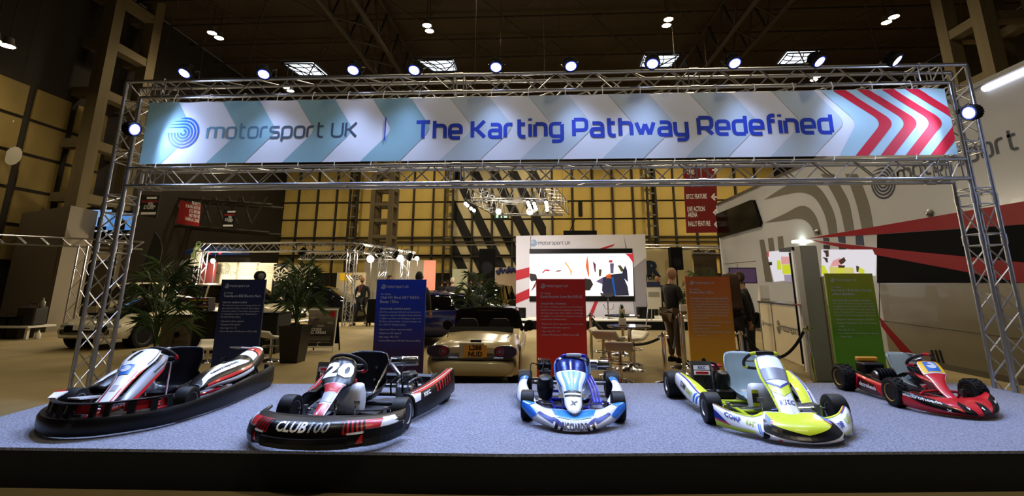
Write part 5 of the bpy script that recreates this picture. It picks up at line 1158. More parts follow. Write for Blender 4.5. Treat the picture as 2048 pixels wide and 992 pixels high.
p = G(1311, 663); t = easel((p.x, p.y, 0), D(1311, 563, p.y).z, D(1325, 600, p.y).x - D(1297, 600, p.y).x, 'grey easel with a navy headed paper board beside the presentation stage')
def speaker(px, py, Y, w, h, z, label, cat='loudspeaker', pole=0):
    p = D(px, py, Y); t = thing('loudspeaker', label, cat, (p.x, Y, z))
    MB().box((0, 0, h / 2), (w, w * .8, h), bev=.02).build('cabinet', MATT, t); MB().lathe([(.001, .0), (w * .35, 0), (w * .36, .01), (.001, .01)], 16, o=(0, -w * .41, h * .35), ax=(0, -1, 0)).build('grille', BLACK, t)
    if pole: MB().cyl((0, 0, 0), (0, 0, -z), .03, n=8).cyl((0, 0, -z + .02), (0, 0, -z), .3, n=10).build('stand', BLACK, t)
    return t
speaker(1038, 620, 12.2, .5, .35, SZ, 'black wedge monitor loudspeaker on the left of the presentation stage'); speaker(1290, 617, 12.2, .55, .4, SZ, 'black wedge monitor loudspeaker on the right of the presentation stage')
p = D(1353, 537, 14); speaker(1353, 540, 14, .48, .9, D(1353, 540, 14).z, 'tall black loudspeaker on a pole above the bald man', pole=1)
speaker(975, 556, 18, .8, 1.4, D(975, 556, 18).z, 'large black loudspeaker left of the screen wall', pole=1)
# white fabric wall with dark lettering right of the screen wall
fw = thing('fabric_wall', 'cream creased fabric wall with cut-off dark lettering right of the screen', 'backdrop', (0, 14.6, 0)); a, b = D(1290, 496, 14.6), D(1383, 497, 14.6)
MB().grid(lambda u, v: V((a.x + (b.x - a.x) * u, .03 * sin(u * 5 + v * 4) + .02 * sin(v * 9 + u * 3), a.z * v)), 24, 16).build('cloth', mat('cream_cloth', '#c8b88c', .85), fw, solid=.01)
DT = mat('fabric_print', '#14243e', .8); p = D(1294, 552, 14.5); text('R', DT, fw, (p.x, -.12, p.z), (1, 0, 0), (0, 0, 1), h=.85, bold=.05); p = D(1289, 559.5, 14.5); text('SON', DT, fw, (p.x, -.12, p.z), (1, 0, 0), (0, 0, 1), h=.26, bold=.03)
bar('top_rail', (a.x, 0, a.z), (b.x + 1.6, 0, b.z), .04, ALU, fw)
# ---------------------------------------------------------------- high tables, plants, stools, rope posts
def high_table(p, ht, r, label):
    t = thing('high_table', label, 'table', p, group='high tables'); MB().lathe([(.001, ht - .03), (r - .02, ht - .03), (r, ht - .02), (r, ht), (.001, ht)], 28).build('table_top', mat('table_dark', '#3a332c', .12, coat=.5), t)
    bar('column', (0, 0, .04), (0, 0, ht - .03), .035, CHROME, t, 12); MB().lathe([(.001, 0), (.27, 0), (.26, .02), (.08, .06), (.04, .1), (.001, .1)], 24).build('base', CHROME, t); return t
def pot_plant(p, label, s=1.0):
    t = thing('potted_succulent', label, 'plant', p, group='small potted plants on the high tables'); MB().box((0, 0, .065 * s), (.12 * s, .12 * s, .13 * s), bev=.01).build('pot', mat('pot_white', '#cfc9b8', .6), t)
    rnd = random.Random(3)
    for i in range(14):
        a = i * 2.4; r = .02 + .055 * (i / 14); z1 = (.25 - .1 * i / 14) * s
        MB().loft([[V((cos(a) * q_ * s - sin(a) * w_ * e, sin(a) * q_ * s + cos(a) * w_ * e, z)) for e in (-1, 1)] for q_, w_, z in ((.01, .012, .12 * s), (r * .7, .016, z1 * .8), (r * 1.3, .002, z1))], closed=False, caps=False).build('leaf', mat('succulent_green', '#2c4a1e', .5), t, solid=.003)
    return t
def bar_stool(p, rz, label, zs=.72, m=None):
    t = thing('bar_stool', label, 'stool', p, rz, group='bar stools'); m = m or mat('stool_cream', '#e6dfd0', .4)
    MB().grid(lambda u, v: V(((u - .5) * .42, (v - .5) * .38, zs + .14 * max(0, v - .55) * (v - .55) * 4 + .02 * max(0, .2 - v) * -3)), 8, 10).build('seat', m, t, solid=.05)
    bar('column', (0, 0, .04), (0, 0, zs - .05), .03, CHROME, t, 10); MB().lathe([(.001, 0), (.2, 0), (.19, .02), (.05, .045), (.001, .05)], 20).build('base', CHROME, t)
    MB().tube([(.0, -.03, .28), (.1, -.1, .28), (.17, 0, .28), (.1, .15, .28), (-.1, .15, .28), (-.17, 0, .28), (-.1, -.1, .28)], .01, 6, closed=True, sub=3).build('footrest', CHROME, t); MB().tube([(.05, 0, zs - .06), (.2, .02, zs - .09)], .006, 5).build('lever', CHROME, t); return t
bt = G(1297, 740); th = D(1258, 651, bt.y).z
high_table((D(1258, 651, bt.y).x, bt.y, 0), th, (D(1302, 651, bt.y).x - D(1214, 651, bt.y).x) / 2, 'round dark topped high table behind the stools, nearest the stage')
p = D(1245, 646, bt.y); pot_plant((p.x, bt.y, th + .001), 'small green succulent in a white pot on the nearest high table')
Y2 = 5.0; p = D(1244, 630, Y2); high_table((p.x, Y2, 0), p.z, (D(1279, 630, Y2).x - D(1209, 630, Y2).x) / 2, 'second round high table, partly hidden behind the nearest one'); q = D(1244, 629, Y2); pot_plant((q.x, Y2, p.z + .001), 'small green succulent in a white pot on the second high table')
Y3 = 3.3; p = D(1363, 623, Y3); high_table((p.x, Y3, 0), p.z, .38, 'high table beside the orange panel, next to the bald man'); q = D(1364, 622, Y3); pot_plant((q.x, Y3 - .1, p.z + .001), 'small green plant in a white pot at the edge of the orange panel')
for (px, py, Y, rz, lb, m) in ((1206, 660, 3.2, 1.2, 'cream topped bar stool at the left of the nearest high table', None), (1240, 692, 1.9, 2.9, 'grey backed bar stool nearest the stage, in front of the high table', mat('stool_grey', '#b0a99c', .45)), (1266, 668, 3.6, -1.0, 'cream bar stool to the right, partly behind the nearest high table', None), (1218, 665, 2.35, 2.6, 'grey backed bar stool left of the nearest high table, second row', mat('stool_grey', '#b0a99c', .45))):
    p = D(px, py + 8, Y); bar_stool((p.x, Y, 0), rz, lb, max(.5, p.z), m)
def post(p, h, label, n=2):
    t = thing('rope_post', label, 'barrier post', p, group='chrome rope barrier posts'); bar('pole', (0, 0, .02), (0, 0, h), .03, CHROME, t, 12); MB().lathe([(.001, 0), (.17, 0), (.16, .02), (.04, .05), (.001, .05)], 20).build('base', CHROME, t)
    MB().lathe([(.03, h - .05), (.042, h - .04), (.042, h - .02), (.034, h), (.034, h + .02), (.001, h + .03)], 14).build('collar', CHROME, t)
    for s in (-1, 1): MB().tube([(s * .04, 0, h - .03), (s * .07, 0, h - .03), (s * .075, 0, h - .07)], .012, 6).build('hook', CHROME, t)
    return t
ropem = mat('black_rope', '#0c0b0b', .8)
def rope(a, b, sag, label):
    t = MB().tube([V(a).lerp(V(b), k / 14) - V((0, 0, sag * 4 * (k / 14) * (1 - k / 14))) for k in range(15)], .022, 8).build('barrier_rope', ropem, None); return tag(t, label, 'rope', 'barrier ropes')
P1 = (D(1328, 700, 1.75).x, 1.75, 0); h1 = D(1328, 668, 1.75).z; post(P1, h1, 'chrome rope post left of the orange panel')
P2 = (D(1484, 700, 2.0).x, 2.0, 0); h2 = D(1484, 664, 2.0).z; post(P2, h2, 'chrome rope post right of the orange panel')
P3 = (D(1621, 700, 1.8).x, 1.8, 0); h3 = D(1621, 654, 1.8).z; post(P3, h3, 'chrome rope post in front of the grey pillar')
P0 = (D(1365, 690, 2.6).x, 2.6, 0); post(P0, .98, 'chrome rope post just left of the orange panel edge, behind the first')
rope((P1[0] + .07, P1[1], h1 - .07), (P0[0] - .07, P0[1], .9), .3, 'black rope hanging between the two posts left of the orange panel'); rope((P2[0] + .07, P2[1], h2 - .07), (P3[0] - .07, P3[1], h3 - .07), .35, 'black rope hanging between the posts either side of the reception counter')
rope((P1[0] - .07, P1[1], h1 - .07), (D(1185, 665, 3.9).x, 3.9, .82), .25, 'black rope running left from the post beside the orange panel')
post((D(1183, 690, 3.9).x, 3.9, 0), .9, 'chrome rope post hidden behind the red panel edge')
# ---------------------------------------------------------------- people
def skin_mesh(pts, edges):
    """pts: list of (x, y, z, radius); returns evaluated vertices and faces of a skinned skeleton"""
    me = bpy.data.meshes.new('s'); me.from_pydata([p[:3] for p in pts], edges, []); o = bpy.data.objects.new('s', me); COL.objects.link(o)
    k = o.modifiers.new('k', 'SKIN'); k.use_smooth_shade = True; k.branch_smoothing = .6
    for i, p in enumerate(pts): me.skin_vertices[0].data[i].radius = (p[3] * (p[4] if len(p) > 4 else 1), p[3]); me.skin_vertices[0].data[i].use_root = i == 0
    u = o.modifiers.new('u', 'SUBSURF'); u.levels = 1
    ev = o.evaluated_get(bpy.context.evaluated_depsgraph_get()); m2 = bpy.data.meshes.new_from_object(ev)
    vs = [tuple(v.co) for v in m2.vertices]; fs = [tuple(p.vertices) for p in m2.polygons]
    bpy.data.objects.remove(o); bpy.data.meshes.remove(me); bpy.data.meshes.remove(m2); return vs, fs
SKIN = mat('skin', '#a8795c', .55)
def person(label, loc, rz, h, top, legs, hair='#241a12', bald=False, sleeves=True, arms=None, stride=0, lean=0, seated=False, longhair=False, beard=False, nod=0, group=None):
    """local +y is where the person faces"""
    t = thing('person', label, 'person', loc, rz, group); s = h / 1.78
    q = lambda x, y, z: (x * s, (y + lean * max(0, z - .95)) * s, z * s)
    hipz = .95 if not seated else .95
    arms = arms or ((.25, .0, 1.15, .27, .08, .9), (-.25, .0, 1.15, -.27, .08, .9))
    pel, sp, ch, nk, hd = q(0, 0, .96), q(0, 0, 1.15), q(0, -.01, 1.36), q(0, .0, 1.5), q(0, .02, 1.58)
    leg = []
    for sgn in (1, -1):
        f = stride * sgn; leg.append((q(sgn * .095, 0, .9), q(sgn * .1, f * .5 + .02, .5), q(sgn * .105, f - (.06 if f < 0 else 0), .09 + (.04 if f < 0 else 0)), q(sgn * .12, f + .15, .035)))
    # body: one continuous mesh
    P = [(*pel, .12 * s), (*sp, .1 * s), (*ch, .09 * s), (*nk, .055 * s), (*hd, .055 * s)]; E = [(0, 1), (1, 2), (2, 3), (3, 4)]
    def add(p, r, par): P.append((*p, r * s)); E.append((par, len(P) - 1)); return len(P) - 1
    for L in leg:
        i = add(L[0], .085, 0); i = add(L[1], .058, i); i = add(L[2], .042, i); add(L[3], .035, i)
    for A, sgn in zip(arms, (1, -1)):
        i = add(q(sgn * .185, 0, 1.41), .04, 2); i = add(q(A[0], A[1], A[2]), .043, i); w = V((A[3], A[4], A[5])); i = add(q(*w), .03, i)
        d = (w - V(A[:3])).normalized(); sd = d.cross(V((0, 1, .3))).normalized(); pm_ = w + d * .07; i = add(q(*pm_), .03, i)
        for k in range(4):
            a = pm_ + sd * (.028 - .019 * k) + d * .03; b = a + d * (.045 - .005 * abs(k - 1)) + V((0, .012, 0)); j = add(q(*a), .009, i); add(q(*b), .008, j)
        a = w + d * .03 + sd * .035; j = add(q(*a), .011, i); add(q(*(a + d * .04 + sd * .01)), .009, j)
    mb = MB(); vs, fs = skin_mesh(P, E); mb.add(vs, fs, True)
    hc = V(q(0, .045, 1.675)); hs = s * .112; RX_ = M.Rotation(-nod, 3, 'X')
    def head(a, e, k=1.0):     # a around, e from chin -1 to crown 1
        r = math.sqrt(max(0, 1 - e * e)); x = sin(a) * r * .74; y = cos(a) * r * .9; z = e * 1.12
        if e < 0: x *= 1 + .22 * e; y *= 1 + .12 * e
        f = max(0, cos(a)) ** 12
        if -.35 < e < .12: y += f * .16 * (1 - abs(e + .15) * 3.4 if e < .12 else 0) * (1 if abs(e + .1) < .25 else .3)
        y -= max(0, cos(abs(a) - .42)) ** 40 * .07 * math.exp(-((e - .12) / .09) ** 2)
        y += max(0, cos(a)) ** 8 * .05 * math.exp(-((e + .52) / .07) ** 2)
        return hc + RX_ @ (V((x, y, z)) * hs * k)
    mb.grid(lambda u, v: head(u * 2 * pi, -1 + 2 * v), 28, 20)
    for sg in (1, -1): mb.lathe([(.001, -.01 * s), (.03 * s, 0), (.034 * s, .008 * s), (.02 * s, .014 * s), (.001, .012 * s)], 10, o=hc + RX_ @ V((sg * .083 * s, 0, 0)), ax=(sg, -.3, 0))
    body = mb.build('body', SKIN, t, sharp=80)
    ey = MB()
    for sg in (1, -1): ey.lathe([(.001, -.004), (.013 * s, 0), (.009 * s, .006), (.001, .008)], 8, o=hc + RX_ @ V((sg * .036 * s, .088 * s, .013 * s)), ax=(0, 1, 0))
    ey.build('eyes', mat('eye_dark', '#1a1410', .2), t)
    mo_ = MB().tube([hc + RX_ @ V((x * s, .092 * s - abs(x) * .3 * s, -.055 * s)) for x in (-.025, -.01, 0, .01, .025)], .006 * s, 5).build('mouth', mat('lips', '#8a5244', .6), t)
    hm = mat('hair_' + hair[1:], hair, .8, noise=.25, scale=60)
    if not bald:
        hv = lambda u, v: head(u * 2 * pi, max(.28 if abs(u - .5) < .29 else .5, 0) * (1 - v) + v * .99 if True else 0, 1.1)
        MB().grid(lambda u, v: head(u * 2 * pi, ((-.35 if .27 < u < .73 else .45) * (1 - v) + v * .995), 1.09), 28, 8).build('hair', hm, t)
    elif bald == 'fringe': MB().grid(lambda u, v: head((.28 + u * .44) * 2 * pi, -.42 + v * .45, 1.03), 14, 4).build('hair', hm, t)
    if beard: MB().grid(lambda u, v: head((-.2 + u * .4) * 2 * pi, -.96 + v * .5, 1.05), 14, 5).build('beard', hm, t)
    if longhair: MB().grid(lambda u, v: V(q((u - .5) * (.22 + .1 * v), -.07 - .06 * sin(pi * u) - .02 * v, 1.76 - v * .62)) + V((0, -.03 * sin(v * 6) * s, 0)), 10, 12).build('long_hair', hm, t, solid=.05)
    # clothing
    P = [(*q(0, 0, .9), .15 * s, 1.15), (*sp, .15 * s, 1.15), (*ch, .16 * s, 1.2), (*q(0, -.005, 1.475), .08 * s)]; E = [(0, 1), (1, 2), (2, 3)]
    for A, sgn in zip(arms, (1, -1)):
        i = add(q(sgn * .19, -.005, 1.42), .08, 2)
        if sleeves: i = add(q(*A[:3]), .062, i); i = add(q(*(V(A[:3]).lerp(V(A[3:]), .9))), .047, i)
        else: i = add(q(*(V((sgn * .19, 0, 1.42)).lerp(V(A[:3]), .8))), .07, i)
    vs, fs = skin_mesh(P, E); MB().add(vs, fs, True).build('jacket' if sleeves else 'shirt', top, t, sharp=80)
    P = [(*q(0, 0, .93), .145 * s, 1.15)]; E = []
    for L in leg:
        i = add(L[0], .1, 0); i = add(L[1], .078, i); i = add((L[2][0], L[2][1], L[2][2] + .01 * s), .062, i)
    vs, fs = skin_mesh(P, E); MB().add(vs, fs, True).build('trousers', legs, t, sharp=80)
    for L in leg:
        a = V(L[2]); b = V(L[3]); MB().loft([[V((a.x + (c * w_) * s, y, z0 + zz)) for c, zz in ((-1, 0), (1, 0), (1, hh * .6), (.5, hh), (-.5, hh), (-1, hh * .6))] for y, w_, hh in ((a.y - .07 * s, .035, .09 * s), (a.y + .02 * s, .045, .1 * s), (a.y + .12 * s, .048, .06 * s), (a.y + .2 * s, .035, .035 * s)) for z0 in (max(0, a.z - .09 * s),)], smooth=True).build('shoe', MATT, t)
    return t
BKC = mat('cloth_black', '#131316', .85); NVC = mat('cloth_navy', '#141a2e', .85); BRC = mat('cloth_brown', '#4e3c26', .85); WHC = mat('cloth_white', '#c8c4b8', .85); DKC = mat('cloth_dark', '#1c1a18', .85)
p = G(720, 650); w_ = person('bearded man in dark jacket with red lanyard, walking with a white bag', (p.x, p.y, 0), RAD(168), (D(716, 553, p.y).z), DKC, BKC, '#2a2018', bald='fringe', beard=True, stride=.26, arms=((.27, .03, 1.15, .3, .1, .9), (-.27, -.05, 1.16, -.32, .02, .92)))
MB().tube([(-.07, .1, 1.5), (-.04, .16, 1.35), (0, .19, 1.2), (.04, .16, 1.35), (.07, .1, 1.5)], .01, 6).build('lanyard', mat('lanyard_red', '#9a1818', .7), w_); MB().box((0, .2, 1.14), (.08, .01, .1)).build('badge', PRINTW, w_)
bg = thing('carrier_bag', 'white carrier bag hanging from the hand of the walking bearded man', 'bag', (p.x + .52, p.y - .1, .4)); MB().loft([[V((x * k, y * k2, z)) for x, y in ((-.32, -.06), (.3, -.08), (.34, .06), (-.3, .08))] for z, k, k2 in ((0, .85, 1), (.2, 1, 1.3), (.42, .8, .8), (.5, .35, .3))], smooth=True).build('sack', mat('bag_white', '#c9c4b4', .6), bg); MB().tube([(-.1, 0, .48), (-.14, 0, .56), (-.05, 0, .56)], .012, 5).build('handle', MATS['bag_white'], bg)
p = G(1352, 724); person('bald man in black jacket and brown trousers left of the orange panel', (p.x, p.y, 0), RAD(-62), D(1354, 537, p.y).z, BKC, BRC, '#4a3a2c', bald=True, arms=((.24, .02, 1.16, .15, .28, 1.12), (-.25, .02, 1.15, -.18, .26, 1.08)))
p = D(1500, 640, 3.3); person('short-haired man in black shirt looking down, right of the orange panel', (p.x, 3.3, 0), RAD(70), D(1500, 545, 3.3).z, BKC, BKC, '#3a3026', nod=-.45, arms=((.24, .05, 1.15, .12, .32, 1.12), (-.24, .05, 1.15, -.1, .32, 1.1)), lean=.12)
p = D(1468, 640, 2.6); person('long brown haired woman in black coat, partly behind the orange panel', (p.x, 2.6, 0), RAD(-20), D(1468, 548, 2.6).z, BKC, BKC, '#3a2412', longhair=True)
p = D(1316, 600, 14.0); person('man in dark polo shirt standing behind the paper easel', (p.x, 14.0, 0), RAD(180), D(1315, 553, 14.0).z, NVC, BKC, '#2a2018', bald='fringe', sleeves=False)
for (px, py, Y, lb, tp_, hr, rz, b) in ((621, 550, 16.4, 'man in white shirt at the booth, facing left, behind the dark cars', WHC, '#6a5238', 100, False), (600, 556, 16.6, 'bald man in white shirt at the booth beside the framed picture', WHC, '#8a7a68', 190, 'fringe'), (838, 545, 4.9, 'dark-haired person whose head shows above the blue panel', DKC, '#16100c', 0, False), (780, 552, 9.0, 'short-haired person just visible above the blue panel edge', DKC, '#2a1e14', 180, False), (905, 556, 12.5, 'person in pale woolly hat beyond the blue car', DKC, '#b8a888', 0, False), (378, 556, 13.2, 'man in dark clothes sitting by the red stand, far left', DKC, '#2a1e14', 170, False), (1462, 540, 9.0, 'person half hidden behind the long-haired woman', DKC, '#1c1410', 10, False)):
    if lb.startswith('person half'): continue
    q = D(px, py, Y); person(lb, (q.x, Y, 0), RAD(rz), q.z, tp_, BKC, hr, bald=b)
# ---------------------------------------------------------------- cars
def car(label, loc, rz, paint, L=4.0, Wd=1.75, H=1.42, kind='hatch', plate=None, sc=1.0, cat='car'):
    """local +y is forward"""
    t = thing('car', label, cat, loc, rz); t.scale = (sc, sc, sc); w = Wd / 2; l = L / 2
    def ring(y, hw, z0, z1, tuck=.93): return [V((-hw * .92, y, z0)), V((-hw, y, z0 + .1)), V((-hw, y, z0 + (z1 - z0) * .62)), V((-hw * tuck, y, z1 - .03)), V((-hw * tuck * .8, y, z1)), V((0, y, z1 + .025)), V((hw * tuck * .8, y, z1)), V((hw * tuck, y, z1 - .03)), V((hw, y, z0 + (z1 - z0) * .62)), V((hw, y, z0 + .1)), V((hw * .92, y, z0))]
    bz, fz = (.9, .8) if kind != 'sport' else (.84, .72)
    secs = [(-l, .86, .42, bz - .22), (-l + .06, .95, .3, bz - .06), (-l + .35, 1, .22, bz), (-l * .5, 1, .2, bz + .02), (0, 1, .2, bz), (l * .45, 1, .2, bz - .02), (l * .72, .98, .22, fz), (l - .2, .92, .25, fz - .1), (l - .04, .82, .3, fz - .22), (l, .7, .36, fz - .34)]
    MB().loft([ring(y, w * k, z0, z1) for y, k, z0, z1 in secs], smooth=True).build('body', paint, t, sharp=50)
    if kind != 'open':
        cb = [(-l + .1, .74, .7, bz), (-l + .45, .8, .68, H - .1), (-l + .9, .84, .7, H), (0, .84, .7, H), (l * .22, .82, .66, H - .1), (l * .58, .84, .8, bz - .04)] if kind == 'hatch' else [(-l + .2, .7, .6, bz), (-l * .4, .8, .64, H - .12), (0, .82, .66, H), (l * .2, .8, .62, H - .1), (l * .6, .82, .7, bz - .06)]
        R_ = lambda y, kb, kt, z: [V((-w * kb, y, bz - .06)), V((-w * kt, y, z - .06)), V((-w * kt * .8, y, z)), V((w * kt * .8, y, z)), V((w * kt, y, z - .06)), V((w * kb, y, bz - .06))]
        MB().loft([R_(*c) for c in cb], smooth=True).build('windows', mat('car_glass', '#07080a', .05, coat=.5), t, sharp=50)
        rf = [c for c in cb if c[3] > H - .15]; MB().loft([[V((-w * c[2] * .99, c[0], c[3] - .05)), V((-w * c[2] * .8, c[0], c[3] + .012)), V((w * c[2] * .8, c[0], c[3] + .012)), V((w * c[2] * .99, c[0], c[3] - .05))] for c in rf], smooth=True).build('roof', paint, t)
        for s in (-1, 1):
            for y in (-l * .35, l * .12): MB().tube([(s * w * .86, y, bz), (s * w * .71, y - .02, H - .04)], .03, 6).build('pillar', paint, t)
    for s in (-1, 1):
        MB().box((s * (w + .06), l * .36, bz + .08), (.18, .1, .12), bev=.03).build('mirror', paint, t)
        for y in (-l * .62, l * .64):
            MB().cyl((s * (w - .25), y, .31), (s * (w + .004), y, .31), .345, n=24).build('wheel_arch', MATT, t)
            o = tyre(t, (s * (w - .09), y, .3), .3, .2, 0, ALU, s, rr=.7); o.rotation_euler = (0, 0, RAD(-90))
        MB().box((s * w * .66, l - .13, fz - .2), (.34, .16, .13), bev=.04, rz=-s * .35).build('headlamp', mat('lamp_glass', '#c9ccd4', .08, .4), t); MB().box((s * w * .78, -l + .02, bz - .2), (.26, .06, .14), bev=.03).build('tail_lamp', mat('tail_red', '#7a0c10', .15, coat=.5), t)
    MB().box((0, l - .03, .47), (Wd * .6, .1, .16), bev=.03).build('grille', MATT, t); MB().box((0, l - .01, .3), (Wd * .72, .1, .07), bev=.03).build('lower_lip', paint, t)
    if plate: MB().box((0, l + .03, .5), (.52, .015, .11)).build('number_plate', WHITE, t)
    return t
CARW = mat('car_white', '#d8cfb4', .22, coat=.6); CARK = mat('car_black', '#08080a', .12, coat=.8); CARB = mat('car_blue', '#141e5e', .15, coat=.7)
# white sports car at left, nose to the camera
p = G(165, 702); c1 = car('white sports car with dark bonnet vents, facing the camera behind the left tower', (D(163, 680, 4.7).x, 6.75, 0), RAD(178), CARW, 3.9, 1.75, 1.22, 'sport', True)
MB().box((0, 1.4, .78), (.8, .5, .06), bev=.02).build('bonnet_vent', MATT, c1); text('RACING', MATT, c1, (0, 1.99, .475), (-1, 0, 0), (0, 0, 1), h=.07, align='C', bold=.02) if False else None
MB().prism([(-.14, -.02), (.16, -.02), (.16, .0), (-.05, .005), (-.02, .03), (.06, .035), (.05, .05), (-.06, .045), (-.1, .01)], .006, o=(0, 1.985, .5), u=(-1, 0, 0), v=(0, 0, 1)).build('plate_mark', MATT, c1)
car('white saloon car seen behind the navy panel', (D(480, 620, 10.3).x, 10.3, 0), RAD(-100), CARW, 4.4, 1.75, 1.5, 'hatch'); car('white hatchback far left behind the tall palm', (D(318, 620, 12.8).x, 13.0, 0), RAD(-80), CARW, 3.9, 1.7, 1.55, 'hatch')
car('glossy black car seen from its side, left of the walking man', (D(642, 640, 14.8).x, 14.8, 0), RAD(-88), CARK, 4.3, 1.8, 1.42, 'hatch'); car('dark blue hatchback with lit red tail lamp beyond the cream roadster', (D(846, 640, 7.4).x, 7.4, 0), RAD(24), CARB, 3.3, 1.5, 1.32, 'hatch')
car('black low sports car facing left, behind the far palm', (D(908, 640, 10.6).x, 10.8, 0), RAD(72), CARK, 4.0, 1.8, 1.25, 'sport'); car('black covered car beside the screen wall', (D(990, 640, 15.6).x, 15.8, 0), RAD(-10), CARK, 4.2, 1.85, 1.5, 'hatch')
# cream roadster, seen from behind
MY = 1.25; mx = thing('roadster', 'cream open-top roadster seen from behind, between the blue and red panels', 'car', (D(944, 700, MY).x, MY, 0), RAD(-1))
W2 = (D(1036, 715, MY).x - D(944, 715, MY).x); zz = lambda y, Y=MY: D(944, y, Y).z
CRM = mat('roadster_cream', '#c9b88a', .25, coat=.6); s_ = W2 / .84
def rr_(y, hw, z0, z1): return [V((-hw * .9, y, z0)), V((-hw, y, z0 + .12)), V((-hw * 1.0, y, (z0 + z1) * .52)), V((-hw * .93, y, z1 - .06)), V((-hw * .8, y, z1 - .01)), V((-hw * .4, y, z1 + .015)), V((0, y, z1 + .02)), V((hw * .4, y, z1 + .015)), V((hw * .8, y, z1 - .01)), V((hw * .93, y, z1 - .06)), V((hw, y, (z0 + z1) * .52)), V((hw, y, z0 + .12)), V((hw * .9, y, z0))]
zd, zb, zl = zz(690), zz(752), zz(664, MY + 1.0)
MB().loft([rr_(y, hw * W2, z0, z1) for y, hw, z0, z1 in ((.1, .9, zb + .08, zd - .1), (.02, .965, zb + .03, zd - .13), (.0, .975, zb, zd - .05), (.06, .985, zb, zd - .0), (.2, 1, zb - .0, zd + .03), (.3, 1, zb + .1, zd + .045), (.85, 1, zb + .1, zl - .02), (1.0, 1, .16, zl), (1.15, 1, .16, zl - .01))], smooth=True).build('rear_body', CRM, mx, sharp=55)
MB().loft([rr_(y, hw * W2, z0, z1) for y, hw, z0, z1 in ((1.15, 1, .16, zl - .25), (2.3, 1, .16, zl - .2), (2.5, 1, .16, zl - .02), (3.4, .97, .18, zl - .1), (3.75, .8, .25, zl - .25))], smooth=True).build('front_body', CRM, mx, sharp=55)
zu = zz(722)
MB().loft([[V((x * W2, y + .16 * abs(x) ** 6, z)) for y, z in ((.12, zb - .01), (-.01, zb), (-.05, zb + .05), (-.065, (zb + zu) / 2 + .02), (-.06, zu - .03), (-.035, zu), (.12, zu))] for x in [i / 10 - 1 for i in range(21)]], smooth=True).build('bumper', CRM, mx, sharp=60)
bar('bumper_joint', (-.86 * W2, -.03, zz(720)), (.86 * W2, -.03, zz(720)), .008, MATT, mx, 6)
for s in (-1, 1):
    z0, z1 = zz(714), zz(690); cx = s * W2 * .735; hw = W2 * .25
    tl = MB().prism([(cx + hw * cos(a) * (1 if abs(cos(a)) < .9 else .98), (z0 + z1) / 2 + (z1 - z0) / 2 * (abs(sin(a)) ** .7) * (1 if sin(a) > 0 else -1)) for a in [2 * pi * i / 24 for i in range(24)]], .06, o=(0, -.02, 0)).build('tail_lamp', mat('lamp_dark_red', '#2a0608', .35, coat=0), mx)
    MB().lathe([(.001, .0), (.03, .0), (.03, .006), (.001, .007)], 14, o=(cx - s * hw * .45, -.052, (z0 + z1) / 2), ax=(0, -1, 0)).build('fog_lens', mat('lens_grey', '#6a5a52', .2), tl); MB().lathe([(.045, .0), (.06, .0), (.06, .006), (.045, .007)], 18, o=(cx - s * hw * .45, -.052, (z0 + z1) / 2), ax=(0, -1, 0), caps=False).build('red_ring', mat('ring_red', '#b01414', .2), tl)
    MB().box((s * W2 * .9, .3, .02 + .26), (.22, .6, .5)).build('inner_arch', MATT, mx) if False else None
    o = tyre(mx, (s * (W2 * .87), .55, .28), .28, .2, 0, ALU, s, rr=.65); o.rotation_euler = (0, 0, RAD(-90))
    MB().loft([[V((s * W2 * .42 + x * k, 1.35 + y, z)) for x, y in ((-.2, -.06), (.2, -.06), (.18, .08), (-.18, .08))] for z, k in ((zl - .3, 1.1), (zl, 1.1), (zl + .16, .85), (zl + .2, .6))], smooth=True).build('seat_back', mat('seat_dark', '#1a1714', .8), mx)
MB().box((0, -.045, (zz(713) + zz(688)) / 2), (W2 * .54, .02, zz(686) - zz(716))).build('plate_recess', mat('recess_cream', '#b0a074', .4), mx)
pw_, ph2 = D(975, 700, MY).x - D(930, 700, MY).x, zz(689) - zz(713); px_ = (D(952, 700, MY).x - mx.location.x)
np_ = slab('number_plate', (px_, -.06, (zz(713) + zz(689)) / 2), (pw_, .012, ph2), mat('plate_yellow_orange', '#d8901c', .5), mx)
for i, s in enumerate(('L288', 'NUD')): text(s, MATT, mx, (px_, -.067, (zz(713) + zz(689)) / 2 + (.015 if i == 0 else -ph2 * .43)), (1, 0, 0), (0, 0, 1), h=ph2 * .56, align='C', bold=.03)
MB().box((px_, -.0, zz(682)), (.16, .04, .035)).build('brake_lamp', mat('lamp_dark', '#1a0a08', .3), mx)
text('MAZDASPEED' if False else 'ROADSTER', mat('badge_dark', '#3a3220', .5), mx, (D(975, 686, MY).x - mx.location.x, -.035, zz(687)), (1, 0, 0), (0, 0, 1), h=.045, bold=.01) if False else None
for x in (px_ - .33, px_ + .34): MB().box((x, -.05, zz(714)), (.14, .01, .018)).build('badge', CHROME, mx)
MB().tube([(-W2 * .66, .12, zd + .0), (-W2 * .7, .5, zd + .05), (-W2 * .8, .95, zl + .01)], .006, 5).tube([(W2 * .66, .12, zd + .0), (W2 * .7, .5, zd + .05), (W2 * .8, .95, zl + .01)], .006, 5).build('boot_joint', MATT, mx)
zt = zz(617, MY + 2.1)
MB().tube([(-W2 * .93, 2.15, zl - .05), (-W2 * .8, 1.85, zt - .05), (-W2 * .5, 1.8, zt), (0, 1.78, zt + .02), (W2 * .5, 1.8, zt), (W2 * .8, 1.85, zt - .05), (W2 * .93, 2.15, zl - .05)], .035, 8, sub=4).build('windscreen_frame', MATT, mx)
MB().loft([[V((x * W2, y, z)) for x in (-.88, -.4, 0, .4, .88)] for y, z in ((2.12, zl - .03), (1.83, zt - .03))], closed=False, caps=False).build('windscreen', mat('smoked_glass', '#040404', .5, spec=.05), mx, solid=.01)
